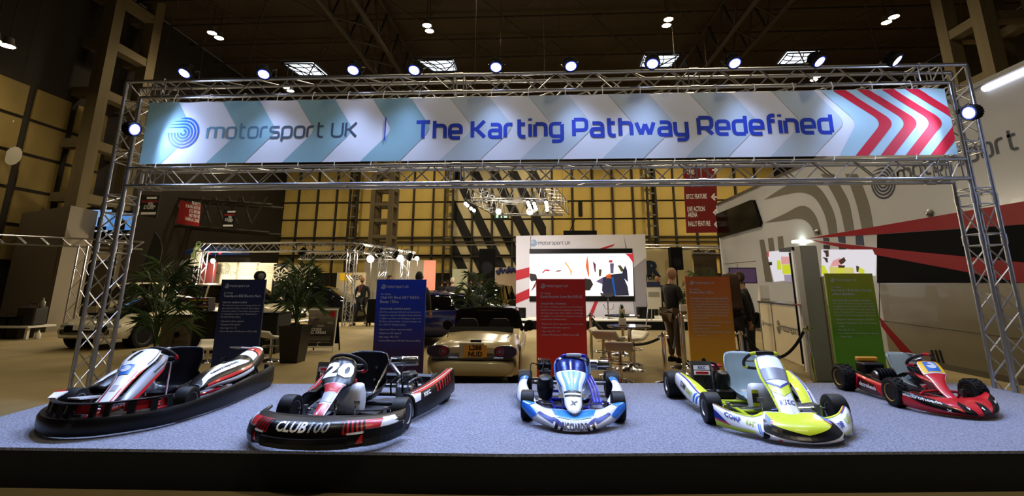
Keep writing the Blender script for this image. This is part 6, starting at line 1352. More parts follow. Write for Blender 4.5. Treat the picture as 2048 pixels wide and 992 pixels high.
MB().loft([[V((x * W2 * k, y, z)) for x in (-1, -.6, 0, .6, 1)] for y, z, k in ((1.0, zl + .01, .8), (1.1, zl + .08, .8), (1.2, zl + .06, .78), (1.25, zl - .2, .78))], closed=False, caps=False).build('folded_hood', MATT, mx, solid=.02)
for s in (-1, 1): MB().lathe([(.001, -.03), (.08, -.02), (.1, .02), (.08, .05), (.001, .06)], 14, o=(s * (W2 + .1), 2.0, zl + .04), ax=(0, 1, 0)).build('mirror', MATT, mx)
MB().cyl((-W2 * .1, -.0, zb + .02), (-W2 * .1, .12, zb + .02), .05, n=10).build('tow_eye', MATT, mx); slab('underbody', (0, 1.7, .2), (W2 * 1.6, 3.0, .16), MATT, mx)
# ---------------------------------------------------------------- palms
LEAF = mat('palm_green', '#223a12', .5, noise=.3, scale=3); LEAF2 = mat('palm_light_green', '#3c5220', .5, noise=.3, scale=3); POT = mat('planter_black', '#131312', .35)
def palm(loc, h, pot_h, pot_w, label, nf=16, spread=.7, seed=1, light=False):
    t = thing('potted_palm', label, 'plant', loc); rnd = random.Random(seed)
    if pot_h: MB().loft([[V((x * k, y * k, z)) for x, y in ((-1, -1), (1, -1), (1, 1), (-1, 1))] for z, k in ((0, pot_w * .36), (pot_h, pot_w * .5), (pot_h, pot_w * .45), (pot_h - .05, pot_w * .44))]).build('planter', POT, t)
    for i in range(nf):
        a = i * 2.39996 + rnd.random() * .4; el = .55 + .9 * (i / nf); ln = (h - pot_h) * (.75 + .3 * rnd.random()) ; r = spread * (1.1 - .55 * i / nf)
        z0 = pot_h - .02 + (h - pot_h) * .22 * (i / nf)
        top = pot_h + (h - pot_h) * (.3 + .72 * (i / nf)) * (.88 + .15 * rnd.random())
        pt = lambda s: V((cos(a) * r * (s ** 1.15), sin(a) * r * (s ** 1.15), z0 + (top - z0) * (1 - (1 - min(1, s * 1.15)) ** 2) - .22 * r * max(0, s - .6) ** 1.5 * 4))
        mb = MB(); mb.tube([pt(k / 8) for k in range(9)], [.012, .01, .008, .006, .005, .004], 4)
        for k in range(3, 15):
            s = .2 + .8 * (k - 2) / 12; p = pt(s); d = (pt(min(1, s + .03)) - pt(s - .03)).normalized(); sd = d.cross(V((0, 0, 1))); sd = sd.normalized() if sd.length > .01 else V((1, 0, 0))
            for sg in (-1, 1):
                l_ = (h - pot_h) * .3 * (1 - .9 * abs(s - .55)); e = p + d * l_ * .8 + sd * sg * l_ * .55 - V((0, 0, l_ * (.1 + .25 * rnd.random()))); m_ = p.lerp(e, .4) + V((0, 0, l_ * .06)); wv = d * .004 + sd.cross(d) * .004 + V((0, 0, .009))
                mb.add([p, m_ + wv, e, m_ - wv], [(0, 1, 2), (0, 2, 3)])
        mb.build('frond', LEAF2 if (light or i % 3 == 0) else LEAF, t)
    return t
p = G(300, 745); palm((D(310, 690, 3.5).x, 3.5, 0), D(305, 503, 3.5).z, .2, .5, 'tall dark palm in a black planter behind the white, red and black kart', 17, .6, 4)
p = G(585, 724); q = D(590, 513, p.y); palm((p.x, p.y, 0), q.z, D(585, 650, p.y).z, .46, 'tall palm in a tapered black planter right of the navy panel', 20, .44, 7)
q = D(955, 540, 7.5); palm((q.x, 7.5, 0), q.z, .5, .5, 'far palm behind the cream roadster, left of the screen wall', 16, .7, 9); q = D(1397, 535, 13.2); palm((q.x, 13.2, 0), q.z, .6, .5, 'far palm above the orange panel, by the cream fabric wall', 14, .7, 12)
# ---------------------------------------------------------------- poster stand
p = G(637, 706); ab = thing('poster_stand', 'white framed double-sided poster stand on the floor left of the blue panel', 'poster stand', (p.x, p.y, 0), RAD(4)); w_ = D(670, 700, p.y).x - D(613, 700, p.y).x; h_ = D(640, 618, p.y).z
FR_ = mat('frame_white', '#d8d4c8', .4); R8 = M.Rotation(RAD(-7), 4, 'X')
for s in (-1, 1):
    bar('leg', (s * w_ * .48, .0, 0), (s * w_ * .48, .12, h_), .018, FR_, ab, 8); bar('leg', (s * w_ * .46, .5, 0), (s * w_ * .46, .14, h_), .016, MATS['matt_black'], ab, 8)
Z = lambda t: V((0, .0 + .12 * t - .03, h_ * t)); vv = V((0, .12, h_)).normalized(); zl_ = .16
slab('back_board', (0, .33, h_ * .55), (w_ * .92, .02, h_ * .8), MATT, ab, R=M.Rotation(RAD(17), 4, 'X'))
pc = Z(.56); slab('poster', pc, (w_ * .94, .012, h_ * .84), gmat('poster_print', ('#201c18', '#2a2622', '#5a5248', '#9a9080'), 2, .5), ab, R=M.Rotation(-math.atan2(.12, h_), 4, 'X'))
for z in (.14, .98): bar('rail', Z(z) + V((-w_ * .5, 0, 0)), Z(z) + V((w_ * .5, 0, 0)), .018, FR_, ab, 8)
of = V((0, -.012, 0))
for s, t_, hh in (('ACCESS', .5, .085), ('ALL AREAS', .43, .085)): text(s, PRINTW, ab, Z(t_) + of + V((-w_ * .42, 0, 0)), (1, 0, 0), vv, h=hh * h_ / .98, bold=.015)
slab('red_corner', Z(.88) + of + V((w_ * .34, 0, 0)), (w_ * .2, .004, h_ * .14), mat('poster_red', '#a8141c', .5), ab, R=M.Rotation(-math.atan2(.12, h_), 4, 'X'))
for i in range(5): slab('text_line', Z(.36 - i * .03) + of + V((-w_ * .02, 0, 0)), (w_ * (.8 - .1 * (i % 2)), .003, .012), mat('poster_grey', '#8a857a', .6), ab)
rn = random.Random(5)
for i in range(14): slab('photo_shape', Z(.6 + .33 * rn.random()) + of + V((w_ * (rn.random() - .5) * .7, -.001 * i, 0)), (w_ * (.08 + .16 * rn.random()), .003, h_ * .03), mat('photo_tone_%d' % (i % 3), ('#8a8478', '#4a4640', '#b0a898')[i % 3], .6), ab)
MB().tube([V((cos(a) * .04, 0, sin(a) * .04)) + Z(.2) + of for a in [.8 + i * .45 for i in range(10)]], .006, 5).build('emblem', PRINTW, ab)
# ---------------------------------------------------------------- left side: booth block, counters, signs
GB = mat('booth_grey', '#6c6252', .85); q1, q2 = D(32, 416, 10.0), D(126, 411, 10.0)
bb = thing('booth_block', 'plain grey exhibition wall block behind the left tower', 'booth', (0, 0, 0))
gl, gr_ = D(22, 420, 10.2), D(124, 411, 8.6); ge = D(182, 419, 9.9)
MB().loft([[V((gl.x, 10.6, z)), V((gr_.x, 8.9, z)), V((ge.x, 10.2, z)), V((gl.x + .6, 12, z))] for z in (0, D(124, 411, 8.9).z)]).build('wall_shell', GB, bb)
def screen(px, py, Y, w, h, label, col, rz=0):
    p = D(px, py, Y); t = thing('wall_monitor', label, 'screen', (p.x, Y, p.z), rz); slab('bezel', (0, 0, 0), (w, .06, h), BLACK, t); slab('picture', (0, -.034, h * .14), (w * .94, .006, h * .55), emat('monitor_' + col[1:], col, .8), t); slab('caption_strip', (0, -.034, -h * .28), (w * .9, .006, .04), emat('monitor_white', '#dfe8f4', .8), t)
    slab('subject', (w * .12, -.038, h * .02), (w * .2, .004, h * .3), BLACK, t); slab('wall_bracket', (0, .06 + p.z * 0, -p.z / 2 - h * .2), (.12, .06, p.z - h * .0 if p.z > h else .1), BLACK, t); return t
screen(196, 445, 10.4, 1.0, 1.1, 'left half of the blue lit monitor pair beside the grey booth block', '#8ab4e8'); screen(240, 452, 10.4, 1.0, 1.1, 'right half of the blue lit monitor pair behind the left tower', '#5a94d8')
# background trusses
def back_truss(a, b, size, label, up=(0, 0, 1), name='truss_beam', n=None, legs=()):
    a, b = V(a), V(b); t = thing(name, label, 'truss', a); d = b - a; L = d.length; d = d.normalized(); u = V(up); w = d.cross(u).normalized(); h = size / 2
    for i in (-1, 1):
        for j in (-1, 1): bar('chord', u * h * i + w * h * j, u * h * i + w * h * j + d * L, .022, ALU, t, 6)
    n = n or max(2, int(L / size)); mb = MB(); st_ = L / n
    for k in range(n):
        s = 1 if k % 2 else -1
        for j in (-1, 1): mb.cyl(u * h * s + w * h * j + d * st_ * k, -u * h * s + w * h * j + d * st_ * (k + 1), .011, n=5)
        for i in (-1, 1): mb.cyl(u * h * i + w * h * s + d * st_ * k, u * h * i - w * h * s + d * st_ * (k + 1), .011, n=5)
    mb.build('bracing', ALU, t); return t
cl = D(0, 478, 8.0); cm = D(185, 488, 9.4); ce = D(295, 492, 10.4)
back_truss((cl.x - .5, 7.9, cl.z), (ce.x, 10.2, ce.z), .26, 'low silver truss rail crossing in front of the grey booth block'); p = D(157, 620, 8.4); back_truss((p.x, 8.3, 0), (p.x, 8.3, D(157, 492, 8.3).z), .3, 'short upright truss leg holding the rail at the grey booth block', up=(1, 0, 0), name='upright_truss')
BTY = 12.0
a, b = D(400, 495, BTY), D(712, 494, BTY); back_truss(a, b, .32, 'long silver booth truss above the white booth wall'); a2, b2 = D(600, 512, BTY + 3), D(830, 512, BTY + 3); back_truss(a2, b2, .3, 'rear silver booth truss behind the walking man')
back_truss(b, D(825, 512, BTY + 3), .3, 'silver booth truss running back from the corner leg')
for px, Y, lb in ((705, BTY, 'booth truss leg beside the walking man'), (767, BTY + 1.4, 'booth truss leg above the blue panel'), (812, BTY + 2.6, 'booth truss leg at the far corner by the pink wall'), (405, BTY, 'booth truss leg at the left end, above the red stand')):
    p = D(px, 500, Y); back_truss((p.x, Y, 0), (p.x, Y, p.z), .28, 'silver ' + lb, up=(1, 0, 0), name='upright_truss')
def flood(px, py, Y, label, w=40, r=.16):
    p = D(px, py, Y); t = thing('flood_lamp', label, 'lamp', p, group='lit flood lamps of the booths'); MB().lathe([(.001, 0), (r, 0), (r * 1.1, .05), (r * .6, .16), (.001, .2)], 16, ax=(0, 1, .3)).build('housing', BLACK, t); MB().lathe([(.001, -.012), (r * .92, -.012), (r * .92, 0), (.001, 0)], 16, ax=(0, 1, .3)).build('lens', emat('flood_lens', '#fff2d0', 40), t); bar('bracket', (0, .1, .05), (0, .12, .55), .015, BLACK, t, 6); bar('pole', (0, .12, 0), (0, .12, -p.z), .02, STEEL, t, 6) if Y > 11 else None
    l = bpy.data.lights.new('flood_light', 'POINT'); l.energy = w; l.color = (1, .86, .62); l.shadow_soft_size = .15; o = bpy.data.objects.new('flood_light', l); COL.objects.link(o); o.location = p + V((0, -.25, -.05))
for a in ((741, 518, 14, 'brightest lit flood lamp above the walking man', 260), (801, 517, 14.5, 'lit flood lamp at the corner of the booth truss', 90), (834, 517, 15, 'small lit flood lamp above the pink lit wall', 60, .1), (426, 522, 12.2, 'lit flood lamp on the dark red stand at left', 420, .1), (997, 423, 9.7, 'lit flood lamp above the green exit sign', 160, .1), (1060, 423, 9.7, 'lit flood lamp on the right of the overhead rig', 160, .12)): flood(*a)
for i, (px, py) in enumerate(((601, 503), (718, 497), (755, 505), (786, 508), (815, 513))):
    p = D(px, py, BTY + (0 if i < 1 else .2 + i * .55)); t = thing('moving_head_lamp', ['dark unlit lamp hung from the long booth truss above the palm', 'dark unlit lamp at the corner of the booth truss', 'second dark lamp along the side booth truss', 'third dark lamp along the side booth truss', 'fourth dark lamp at the far end of the side booth truss'][i], 'lamp', p); MB().lathe([(.001, 0), (.13, 0), (.15, .12), (.1, .32), (.001, .34)], 12, o=(0, 0, -.15), ax=(.5, .2, .9)).build('head', MATT, t); MB().tube([(-.18, 0, .0), (-.18, 0, .3), (.18, 0, .3), (.18, 0, 0)], .025, 6).build('yoke', BLACK, t)
# white booth walls
WBW = mat('booth_white', '#d6cfb8', .7)
def board(x0, y0_, x1, y1_, Y, m, name, label, cat='booth wall', to_floor=True):
    a, b = D(x0, y0_, Y), D(x1, y1_, Y); t = thing(name, label, cat, ((a.x + b.x) / 2, Y, 0)); z0 = 0 if to_floor else b.z; slab('board', (0, 0, (a.z + z0) / 2), (b.x - a.x, .06, a.z - z0), m, t); return t
def wtext(t, s, px, py, Y, m, h, bold=0):
    p = D(px, py, Y); text(s, m, t, (p.x - t.location.x, -.034, p.z), (1, 0, 0), (0, 0, 1), h=h, align='C', bold=bold)
GT = mat('grey_print', '#7a766c', .7)
bw1 = board(428, 525, 474, 576, 13.5, WBW, 'exhibition_board', 'white booth wall panel with round mark and grey lettering'); wtext(bw1, 'RAUSTECH' if False else 'PAINTTECH' if False else 'RAUSTECH', 450, 549, 13.5, GT, .2); p = D(451, 537, 13.5); MB().add([V((p.x - bw1.location.x + a * .22, -.034, p.z + b * .22)) for a, b in SWIRL[0]], SWIRL[1]).build('round_mark', GT, bw1)
bw2 = board(475, 525, 514, 576, 13.5, WBW, 'exhibition_board', 'white booth wall panel with faint lines of writing, left one'); bw3 = board(515, 526, 548, 577, 13.5, WBW, 'exhibition_board', 'white booth wall panel with faint lines of writing, right one')
for b_, n_ in ((bw2, 5), (bw3, 4)):
    for i in range(n_): slab('faint_line', (0, -.034, D(500, 533 + i * 4, 13.5).z), (.9 - .2 * (i % 2), .004, .03), mat('faint_print', '#bdb6a0', .7), b_)
bw4 = board(549, 528, 570, 585, 13.5, mat('booth_black', '#0d0c0b', .7), 'exhibition_board', 'black booth panel showing a white alloy wheel print'); p = D(562, 550, 13.5); ww = MB()
for k in range(10): a = k * pi / 5; ww.cyl((p.x - bw4.location.x + .06 * cos(a), -.04, p.z + .06 * sin(a)), (p.x - bw4.location.x + .28 * cos(a), -.04, p.z + .28 * sin(a)), .025, n=4)
ww.tube([(p.x - bw4.location.x + .3 * cos(k * pi / 10), -.04, p.z + .3 * sin(k * pi / 10)) for k in range(20)], .035, 5, closed=True); ww.build('wheel_print', WBW, bw4)
bw5 = board(571, 530, 626, 590, 17.0, WBW, 'exhibition_board', 'white booth wall with black tree-like print behind the palm'); rn = random.Random(8)
for k in range(9): x = -1.0 + k * .22; MB().tube([(x, -.035, 1.0), (x + .1 * sin(k), -.035, 1.5), (x + .2 * cos(k * 2), -.035, 2.2)], .05, 4).build('print_branch', BLK, bw5)
sgn = board(675, 545, 730, 580, 15.5, mat('booth_beige', '#9c8e72', .7), 'exhibition_board', 'beige booth wall with yellow badge behind the walking man'); p = D(689, 554, 15.4); MB().box((p.x - sgn.location.x, -.04, p.z), (.5, .01, .32)).build('yellow_badge', mat('badge_yellow', '#c8a018', .6), sgn); wtext(sgn, 'SPEC', 712, 560, 15.5, BLK, .28, .03)
rd = board(406, 525, 428, 576, 12.9, mat('stand_red', '#4a0c10', .6), 'exhibition_board', 'dark red booth upright left of the white booth wall'); board(730, 522, 782, 575, 16, mat('booth_olive', '#6a6250', .8), 'exhibition_board', 'grey booth wall under the brightest flood lamp'); board(783, 520, 868, 582, 16.4, mat('booth_grey2', '#8a8070', .8), 'exhibition_board', 'grey booth wall behind the dark-haired person')
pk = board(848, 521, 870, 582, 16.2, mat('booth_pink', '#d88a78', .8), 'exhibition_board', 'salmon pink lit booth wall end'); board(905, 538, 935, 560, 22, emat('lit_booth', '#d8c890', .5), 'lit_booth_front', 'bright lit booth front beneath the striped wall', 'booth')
b_ = board(990, 535, 1032, 552, 17, mat('booth_cream', '#b09878', .7), 'exhibition_board', 'cream booth wall with a dark blue script logo left of the screen wall', to_floor=True); p = D(1014, 543, 16.9); MB().tube([(p.x - b_.location.x - .5 + k * .1, -.04, p.z + (.05 + .09 * abs(sin(k * 2.3))) * (-1) ** k + .01 * k) for k in range(11)], [.07, .04, .08, .05], 5, sub=4).build('script_mark', mat('script_blue', '#1a2450', .7), b_)
board(1385, 500, 1436, 560, 15.2, mat('booth_brown', '#4a3e2c', .8), 'exhibition_board', 'brown booth wall between the fabric wall and the trailer')
a, b = D(1290, 497, 15), D(1440, 500, 15); back_truss(a, b, .3, 'silver truss above the cream fabric wall')
# black counters left, with stacked merchandise boxes and stools
def cabinet(x0, x1, Y, ztop, label, m, hole=False):
    a, b = D(x0, 640, Y), D(x1, 640, Y); t = thing('display_counter', label, 'counter', ((a.x + b.x) / 2, Y, 0)); w = b.x - a.x
    slab('carcass', (0, .3, ztop / 2), (w, .6, ztop), m, t); slab('worktop', (0, .3, ztop + .012), (w + .04, .66, .025), BLACK, t)
    for i in range(2): slab('door', (-w / 4 + i * w / 2, -.01, ztop / 2), (w / 2 - .02, .02, ztop - .08), m, t)
    MB().cyl((w * .1, -.02, ztop * .5), (w * .1, -.03, ztop * .5), .06, n=14).build('port' if hole else 'knob', MATT if hole else CHROME, t); return t
zc = D(420, 625, 4.6).z
cabinet(325, 383, 4.5, D(350, 632, 4.5).z, 'pale grey sided counter end with a round hole, behind the tall palm', mat('counter_grey', '#6a6454', .7), True); cabinet(384, 480, 4.6, zc, 'matt black counter behind the navy panel, left part', mat('counter_black', '#0f0e0d', .6)); cabinet(482, 556, 4.6, zc * .98, 'matt black counter right of the navy panel', MATS['counter_black'])
rn = random.Random(2)
for i, (px, py) in enumerate(((360, 622), (382, 622), (404, 621), (360, 609), (382, 609), (404, 608))):
    p = D(px, py, 4.75); w_ = D(378, 620, 4.75).x - D(358, 620, 4.75).x; h_ = D(360, 611, 4.75).z - D(360, 624, 4.75).z
    t = thing('merchandise_box', ['lower left', 'lower middle', 'lower right', 'upper left', 'upper middle', 'upper right'][i] + ' dark printed box of the stack on the left counter', 'box', (p.x, 4.8, zc + .03 + (h_ + .002) * (i // 3)), group='printed boxes on the left counter'); slab('carton', (0, .1, h_ / 2), (w_, .25, h_), mat('carton_dark', '#2a1826', .6), t); slab('yellow_strip', (0, -.028, h_ * .6), (w_ * .9, .006, h_ * .16), mat('strip_yellow', '#c8b820', .6), t); slab('pink_print', (0, -.028, h_ * .85), (w_ * .7, .006, h_ * .14), mat('print_pink', '#b04a80', .6), t); slab('barcode', (w_ * .2, -.028, h_ * .15), (w_ * .3, .006, h_ * .2), WHITEM, t)
for px, py, Y, rz, lb in ((545, 672, 3.6, 2.6, 'white topped bar stool right of the navy panel'), (417, 692, 3.4, .3, 'white topped bar stool left of the navy panel')):
    p = D(px, py, Y); bar_stool((p.x, Y, 0), rz, lb, p.z)
p = D(520, 552, 4.9); t = thing('spare_wheel', 'small black wheel on a stand above the navy panel', 'wheel', (p.x, 4.9, 0)); MB().lathe([(.04, -.09), (.1, -.1), (.12, -.06), (.12, .06), (.1, .1), (.04, .09)], 20, o=(0, 0, p.z), ax=(.7, -.7, 0)).build('tyre', RUBBER, t); MB().lathe([(.001, .095), (.07, .09), (.07, .1), (.001, .11)], 14, o=(0, 0, p.z), ax=(.7, -.7, 0)).build('hub', STEEL, t); MB().cyl((0, 0, zc), (0, 0, p.z - .1), .03, n=8).build('stand', BLACK, t)
# work bench far left
q = D(30, 655, 7.2); wbn = thing('trestle_table', 'white table with clutter at the left edge of the picture', 'table', (D(18, 650, 7.2).x, 7.2, 0)); slab('table_top', (0, 0, D(30, 652, 7.2).z), (2.0, .8, .05), WHITEM, wbn)
for x in (-.9, 0, .9): slab('leg', (x, -.3, D(30, 652, 7.2).z / 2), (.07, .07, D(30, 652, 7.2).z), WHITEM, wbn)
zt_ = D(30, 652, 7.2).z + .026
def on_table(px, dx, w, h, d, m, name, label, cat):
    p = D(px, 640, 7.2); return p
for px, w, h, m, nm, lb, ct_ in ((62, .55, .5, mat('case_dark', '#1a1210', .6), 'tool_case', 'dark red and black tool case on the white table at far left', 'case'), (20, .5, .22, mat('case_cream', '#b8ac92', .6), 'folded_cover', 'cream folded cover on the white table at the left edge', 'cloth')):
    p = D(px, 640, 7.2); t = thing(nm, lb, ct_, (p.x, 7.2, zt_)); MB().box((0, 0, h / 2), (w, .4, h), bev=.03).build('shell', m, t); MB().tube([(-w * .2, 0, h), (-w * .2, 0, h + .08), (w * .2, 0, h + .08), (w * .2, 0, h)], .015, 6).build('handle', BLACK, t)
for px, lb in ((15, 'left of the two black boxes under the white table'), (36, 'right of the two black boxes under the white table')):
    p = D(px, 675, 7.2); t = thing('storage_box', lb, 'box', (p.x, 7.2, 0), group='storage boxes under the table'); MB().box((0, 0, .28), (.42, .5, .56), bev=.02).build('tub', BLACK, t); slab('lid', (0, 0, .575), (.45, .53, .03), MATT, t)
for px, py, lb, z in ((70, 682, 'white bottle standing on the floor beside the white table', 0), (77, 630, 'clear bottle standing on the tool case', zt_ + .5)):
    p = D(px, py, 7.1); t = thing('bottle', lb, 'bottle', (p.x, 7.15, z)); t.scale = (.65,) * 3; MB().lathe([(.001, 0), (.09, 0), (.1, .02), (.1, .2), (.04, .28), (.03, .32), (.001, .33)], 14).build('bottle_body', WHITEM if not z else mat('bottle_grey', '#6a665c', .4), t); MB().cyl((0, 0, .32), (0, 0, .37), .035, n=10).build('cap', mat('cap_grey', '#8a8678', .5), t)
# hanging banners in the left background, with the gantry behind them
gt = thing('service_gantry', 'dark roof-level lattice gantry behind the hanging signs at left', 'gantry', (0, 19, 0)); a, b = D(300, 392, 19), D(505, 440, 19)
for y in (0, 1.2):
    for dz in (0, 1.5): bar('chord', (a.x, y, a.z - dz), (b.x + 1, y, b.z + .8 - dz), .09, STEELBAR, gt, 6)
mb = MB()
for k in range(8): x = a.x + (b.x - a.x) * k / 8; mb.cyl((x, 0, a.z - .1), (x + .7, 0, a.z - 1.6), .06, n=5).cyl((x + .7, 0, a.z - 1.6), (x + 1.4, 0, a.z - .1), .06, n=5)
mb.build('bracing', STEELBAR, gt)
RS = mat('sign_red', '#8e1216', .7); KS = mat('sign_black_print', '#12100f', .7)
def hang(corners, Y, m, label, lines, tm=PRINTW, h=.2, mark=None, align='C', name='hanging_sign'):
    q = [D(x, y, Y) for x, y in corners]; c = sum(q, V()) / 4; t = thing(name, label, 'sign', c); MB().loft([[p - c + V((0, e, 0)) for p in q] for e in (-.02, .02)]).build('cloth', m, t)
    for s, px, py, hh, *ww in lines:
        p = D(px, py, Y - .03); a_ = align; text(s, tm, t, p - c, (q[1] - q[0]).normalized(), (0, 0, 1), h=hh, w=(D(px + ww[0], py, Y).x - D(px, py, Y).x) if ww else None, align=a_, bold=.015)
    for p in (q[0], q[1]): bar('wire', p - c, V((p.x - c.x, p.y - c.y, CZ - c.z)), .006, STEELBAR, t, 4)
    return t
for cs, lb, Y, off_ in ([(282, 390), (321, 391), (313, 437), (281, 431)], 'black hanging sign nearest the left tower, offering a cash prize', 12, 0), ([(448, 418), (473, 423), (468, 459), (445, 455)], 'smaller black hanging sign further back, offering a cash prize', 17, 1):
    mx_ = (cs[0][0] + cs[1][0]) / 2 - 1; my = cs[0][1]; hh = (cs[3][1] - cs[0][1]); t = hang(cs, Y, KS, lb, [('WIN', mx_, my + hh * .52, .2, 10 if not off_ else 7), ('\u00a310,000*', mx_ - 2, my + hh * .68, .22, 23 if not off_ else 16)]); q = D(mx_ - 3, my + hh * .9, Y); c = t.location
    slab('white_strip', V((q.x, Y - .025, q.z)) - c, (.6 if not off_ else .5, .006, .09), PRINTW, t); q = D(mx_, my + hh * .32, Y); slab('red_strip', V((q.x, Y - .025, q.z)) - c, (.68 if not off_ else .55, .006, .08), RS, t); q = D(mx_ + 4, my + hh * .15, Y); slab('name_strip', V((q.x, Y - .025, q.z)) - c, (.4, .006, .08), PRINTW, t)
t = hang([(361, 401), (402, 409), (397, 453), (353, 447)], 14, RS, 'red hanging sign with five lines of white words, between the black signs', [('THE WAY TO', 400, 413, .24), ('IT FEATURE', 400, 421, .24), ('BTCC FEATURE', 400, 429, .24), ('RALLY FEATURE', 399, 438, .24), ('FORMULA FEATURE', 398, 447, .24)], align='R') if False else hang([(361, 401), (402, 409), (397, 453), (353, 447)], 14, RS, 'red hanging sign with lines of white words, between the black signs', [('THE WAY TO', 400.5, 412, .2, 18), ('F1 RACING FEATURE', 400, 420, .2, 30), ('BTCC FEATURE', 399.5, 428.5, .2, 22), ('RALLY FEATURE', 399, 437, .2, 22), ('FORMULA 1 ZONE', 398, 445.5, .2, 29)], align='R')
t = hang([(-40, 236), (27, 240), (20, 272), (-44, 268)], 10, RS, 'red hanging sign cut by the left picture edge, ending in RT', [('SPORT', 23, 263, .62)], align='R'); q = hang([(-44, 272), (20, 272), (-4, 360), (-60, 350)], 10.05, KS, 'black picture banner below the red sign at the left edge', []); MB().lathe([(.001, -.02), (.35, -.02), (.3, .02), (.001, .02)], 14, o=(1.0, -.03, 0), ax=(0, 1, 0)).build('helmet_print', WHITEM, q)
# big red direction sign
t = hang([(1366, 338), (1432, 336), (1436, 465), (1373, 466)], 15, mat('sign_dark_red', '#7a0f12', .7), 'tall dark red direction sign with white words and arrows, left of the trailer', [('GAMES', 1374, 349, .3, 15), ('BTCC FEATURE', 1373, 398, .3, 41), ('LIVE ACTION', 1375, 423, .3, 35), ('ARENA', 1376, 434.5, .3, 19), ('RALLY FEATURE', 1377, 452.5, .3, 44)], align='L', h=.3)
for (px, py, d_) in ((1430, 340, 1), (1428, 394, -1), (1432, 425, -1), (1434, 449, -1)):
    q = D(px, py, 14.96) - t.location; MB().prism([(-.05, -.035), (.12, -.035), (.12, .035), (-.05, .035)], .01, o=q, u=(-d_, 0, 0)).prism([(-.13, 0), (0, .15), (.06, .15), (-.02, 0), (.06, -.15), (0, -.15)], .01, o=q, u=(-d_, 0, 0)).build('arrow', PRINTW, t)
# feather flags, blue racing car shell, far clutter
def flag(px, pyb, pyt, Y, lean, m, label, s=None):
    a, b = D(px, pyb, Y), D(px + lean, pyt, Y); t = thing('feather_flag', label, 'flag', (a.x, Y, 0)); h = b.z; dx = b.x - a.x; W_ = .55
    edge = [(dx * k / 8 + (.25 * sin(pi * k / 16) if False else 0), a.z + (h - a.z) * k / 8) for k in range(9)]
    MB().loft([[V((x, e, z)) for x, z in edge] + [V((x + W_ * (1 - (k_ / 8) ** 3) * (1 if dx > 0 else 1), e, z - .05)) for k_, (x, z) in list(enumerate(edge))[::-1]] for e in (-.01, .01)]).build('cloth', m, t); MB().tube([(0, 0, 0), (0, 0, a.z)] + [(x, 0, z) for x, z in edge[1:]], .02, 6).build('pole', MATT, t)
    if s: text(s, mat('flag_green', '#4a5c30', .7), t, (dx * .3 + .2, -.02, a.z + (h - a.z) * .3), (.3, 0, .9), (-.9, 0, .3), h=.5, bold=.03)
flag(291, 525, 462, 12, 20, mat('flag_black', '#10120e', .7), 'black feather flag behind the left tower'); flag(375, 530, 488, 12.6, 18, mat('flag_pale', '#8a8a72', .7), 'pale feather flag with green letters above the palm', 'eco')
q = D(430, 505, 15); t = thing('racing_car_shell', 'blue racing car shell with red lights on a high display left of the booth', 'display car', (q.x, 15, 0)); z = q.z; MB().loft([[V((x, y * k, z + zz_ * k)) for y, zz_ in ((-.5, -.15), (.5, -.15), (.5, .1), (.2, .25), (-.2, .25), (-.5, .1))] for x, k in ((-1.3, .4), (-.6, 1), (.6, 1), (1.4, .6))], smooth=True).build('shell', mat('shell_blue', '#16306a', .4), t); slab('plinth', (0, .6, z / 2 - .1), (2.4, .4, z - .2), mat('plinth_dark', '#2a2420', .8), t)
for dx in (-.5, .1, .6): MB().lathe([(.001, 0), (.07, 0), (.001, .03)], 10, o=(dx, -.55, z - .05), ax=(0, -1, 0)).build('red_light', emat('red_light_glow', '#ff2a18', 2), t)
ex = D(1003, 432, 22); t = thing('exit_sign', 'small green and white exit sign under the overhead lamp', 'sign', ex); slab('case', (0, 0, 0), (.85, .08, .3), mat('exit_green', '#0c4a26', .6), t)
for x, w_ in ((-.25, .14), (.0, .08), (.24, .2)): slab('white_mark', (x, -.045, 0), (w_, .01, .22), emat('exit_white', '#e8ffe8', .9), t)
bar('hanger', (-.3, 0, .15), (-.3, 0, CZ - ex.z), .006, STEELBAR, t, 4); bar('hanger', (.3, 0, .15), (.3, 0, CZ - ex.z), .006, STEELBAR, t, 4)
# overhead lighting rig above the presentation stage
RY = 9.6; za = D(1000, 385, RY).z; ra, rb_ = D(945, 384, RY), D(1092, 384, RY)
back_truss((ra.x, RY, ra.z), (rb_.x, RY, rb_.z), .5, 'front beam of the overhead lamp rig above the screen wall', n=12); back_truss((ra.x + .5, RY + 5, ra.z + .2), (rb_.x + .8, RY + 5, rb_.z + .2), .5, 'rear beam of the overhead lamp rig above the screen wall', n=12)
back_truss((ra.x, RY, ra.z), (ra.x + .5, RY + 5, ra.z + .2), .5, 'left beam of the overhead lamp rig above the screen wall', n=10); back_truss((rb_.x, RY, rb_.z), (rb_.x + .8, RY + 5, rb_.z + .2), .5, 'right beam of the overhead lamp rig above the screen wall', n=10)
for x, y in ((ra.x, RY), (rb_.x, RY), (ra.x + .5, RY + 5), (rb_.x + .8, RY + 5)): pass
for x, y, z_ in ((ra.x + .5, RY + 1.0, .0), (rb_.x - .3, RY + 1, .0)):
    l = bpy.data.lights.new('rig_lamp_light', 'SPOT'); l.energy = 260; l.color = (.92, .9, 1); l.shadow_soft_size = .3; l.spot_size = RAD(120); l.spot_blend = .6; o = bpy.data.objects.new('rig_lamp_light', l); COL.objects.link(o); o.location = (x, y - 1.6, ra.z - .5); o.rotation_euler = (RAD(38), 0, 0)
hz = thing('rig_hoists', 'thin chains that hold up the overhead lamp rig', 'chains', (0, 0, 0))
for x, y in ((ra.x, RY), (rb_.x, RY), (ra.x + .5, RY + 5), (rb_.x + .8, RY + 5)): bar('chain', (x, y, ra.z + .2), (x, y, CZ), .006, STEELBAR, hz, 5)
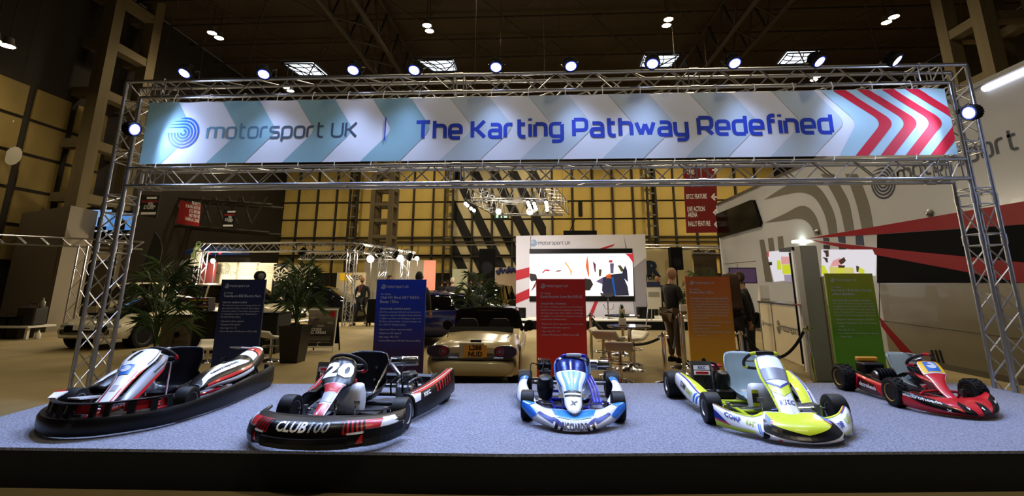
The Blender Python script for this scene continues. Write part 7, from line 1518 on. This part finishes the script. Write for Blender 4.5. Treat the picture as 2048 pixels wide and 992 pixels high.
for i, pts in enumerate(([(931, 407), (935, 411), (942, 417), (948, 421)], [(1056, 405), (1058, 410), (1060, 415)], [(1068, 407), (1070, 413), (1072, 418)], [(1092, 405), (1093, 410), (1094, 415), (1094, 420)])):
    p0 = D(*pts[0], RY - .1); t = thing('blinder_lamp', ['four-cell lit lamp bar at the left end of the overhead rig', 'lit lamp bar on the right of the overhead rig, first of the close pair', 'lit lamp bar on the right of the overhead rig, second of the close pair', 'four-cell lit lamp bar at the right end of the overhead rig'][i], 'lamp', p0, group='lamp bars of the overhead rig'); L = [D(*q, RY - .1) - p0 for q in pts]
    MB().tube([L[0] + V((0, .1, .1)), L[-1] + V((0, .1, -.1))], .06, 6).build('case', MATT, t)
    for q in L: MB().lathe([(.001, -.02), (.055, -.015), (.055, .02), (.001, .02)], 10, o=q, ax=(.2, -.8, -.5)).build('cell', emat('blinder_glow', '#fff6e0', 6), t)
    bar('hanger', L[0] + V((0, .1, .1)), V((L[0].x, .1, ra.z - p0.z)), .02, MATT, t, 5)

# distant visitors, wheeled case and blue folding stand
for i, (px, Y) in enumerate(((884, 24), (896, 25.5), (912, 24.5), (926, 26), (943, 25), (962, 26.5), (1022, 25))):
    q = D(px, 560, Y); person('distant visitor in dark clothes beneath the striped back wall', (q.x, Y, 0), RAD(40 * i), 1.74 + .03 * (i % 3), (DKC, BKC, mat('cloth_maroon', '#4a1a1c', .85))[i % 3], BKC, ('#16100c', '#3a2a1c', '#2a1e14')[i % 3], group='distant visitors under the striped wall')
q = G(747, 652); wc = thing('wheeled_case', 'tall black wheeled case just left of the blue panel', 'case', q)
MB().box((0, 0, .55), (.45, .4, .85), bev=.03).build('case_body', MATT, wc); MB().tube([(-.15, .15, .95), (-.15, .15, 1.25), (.15, .15, 1.25), (.15, .15, .95)], .015, 6).build('handle', STEEL, wc)
for x in (-.2, .2):
    for y in (-.16, .16): MB().cyl((x - .02, y, .06), (x + .02, y, .06), .06, n=12).build('wheel', RUBBER, wc)
q = G(990, 652); fs_ = thing('folding_stand', 'blue grey folding stand beside the roadster mirror', 'stand', q); BG2 = mat('stand_blue_grey', '#4a5878', .4, .3)
bar('leg', (.25, 0, 0), (-.3, 0, .75), .03, BG2, fs_, 8); bar('leg', (-.35, .1, 0), (-.02, 0, .38), .025, BG2, fs_, 8); bar('leg', (.3, .3, 0), (-.25, .05, .68), .025, BG2, fs_, 8)
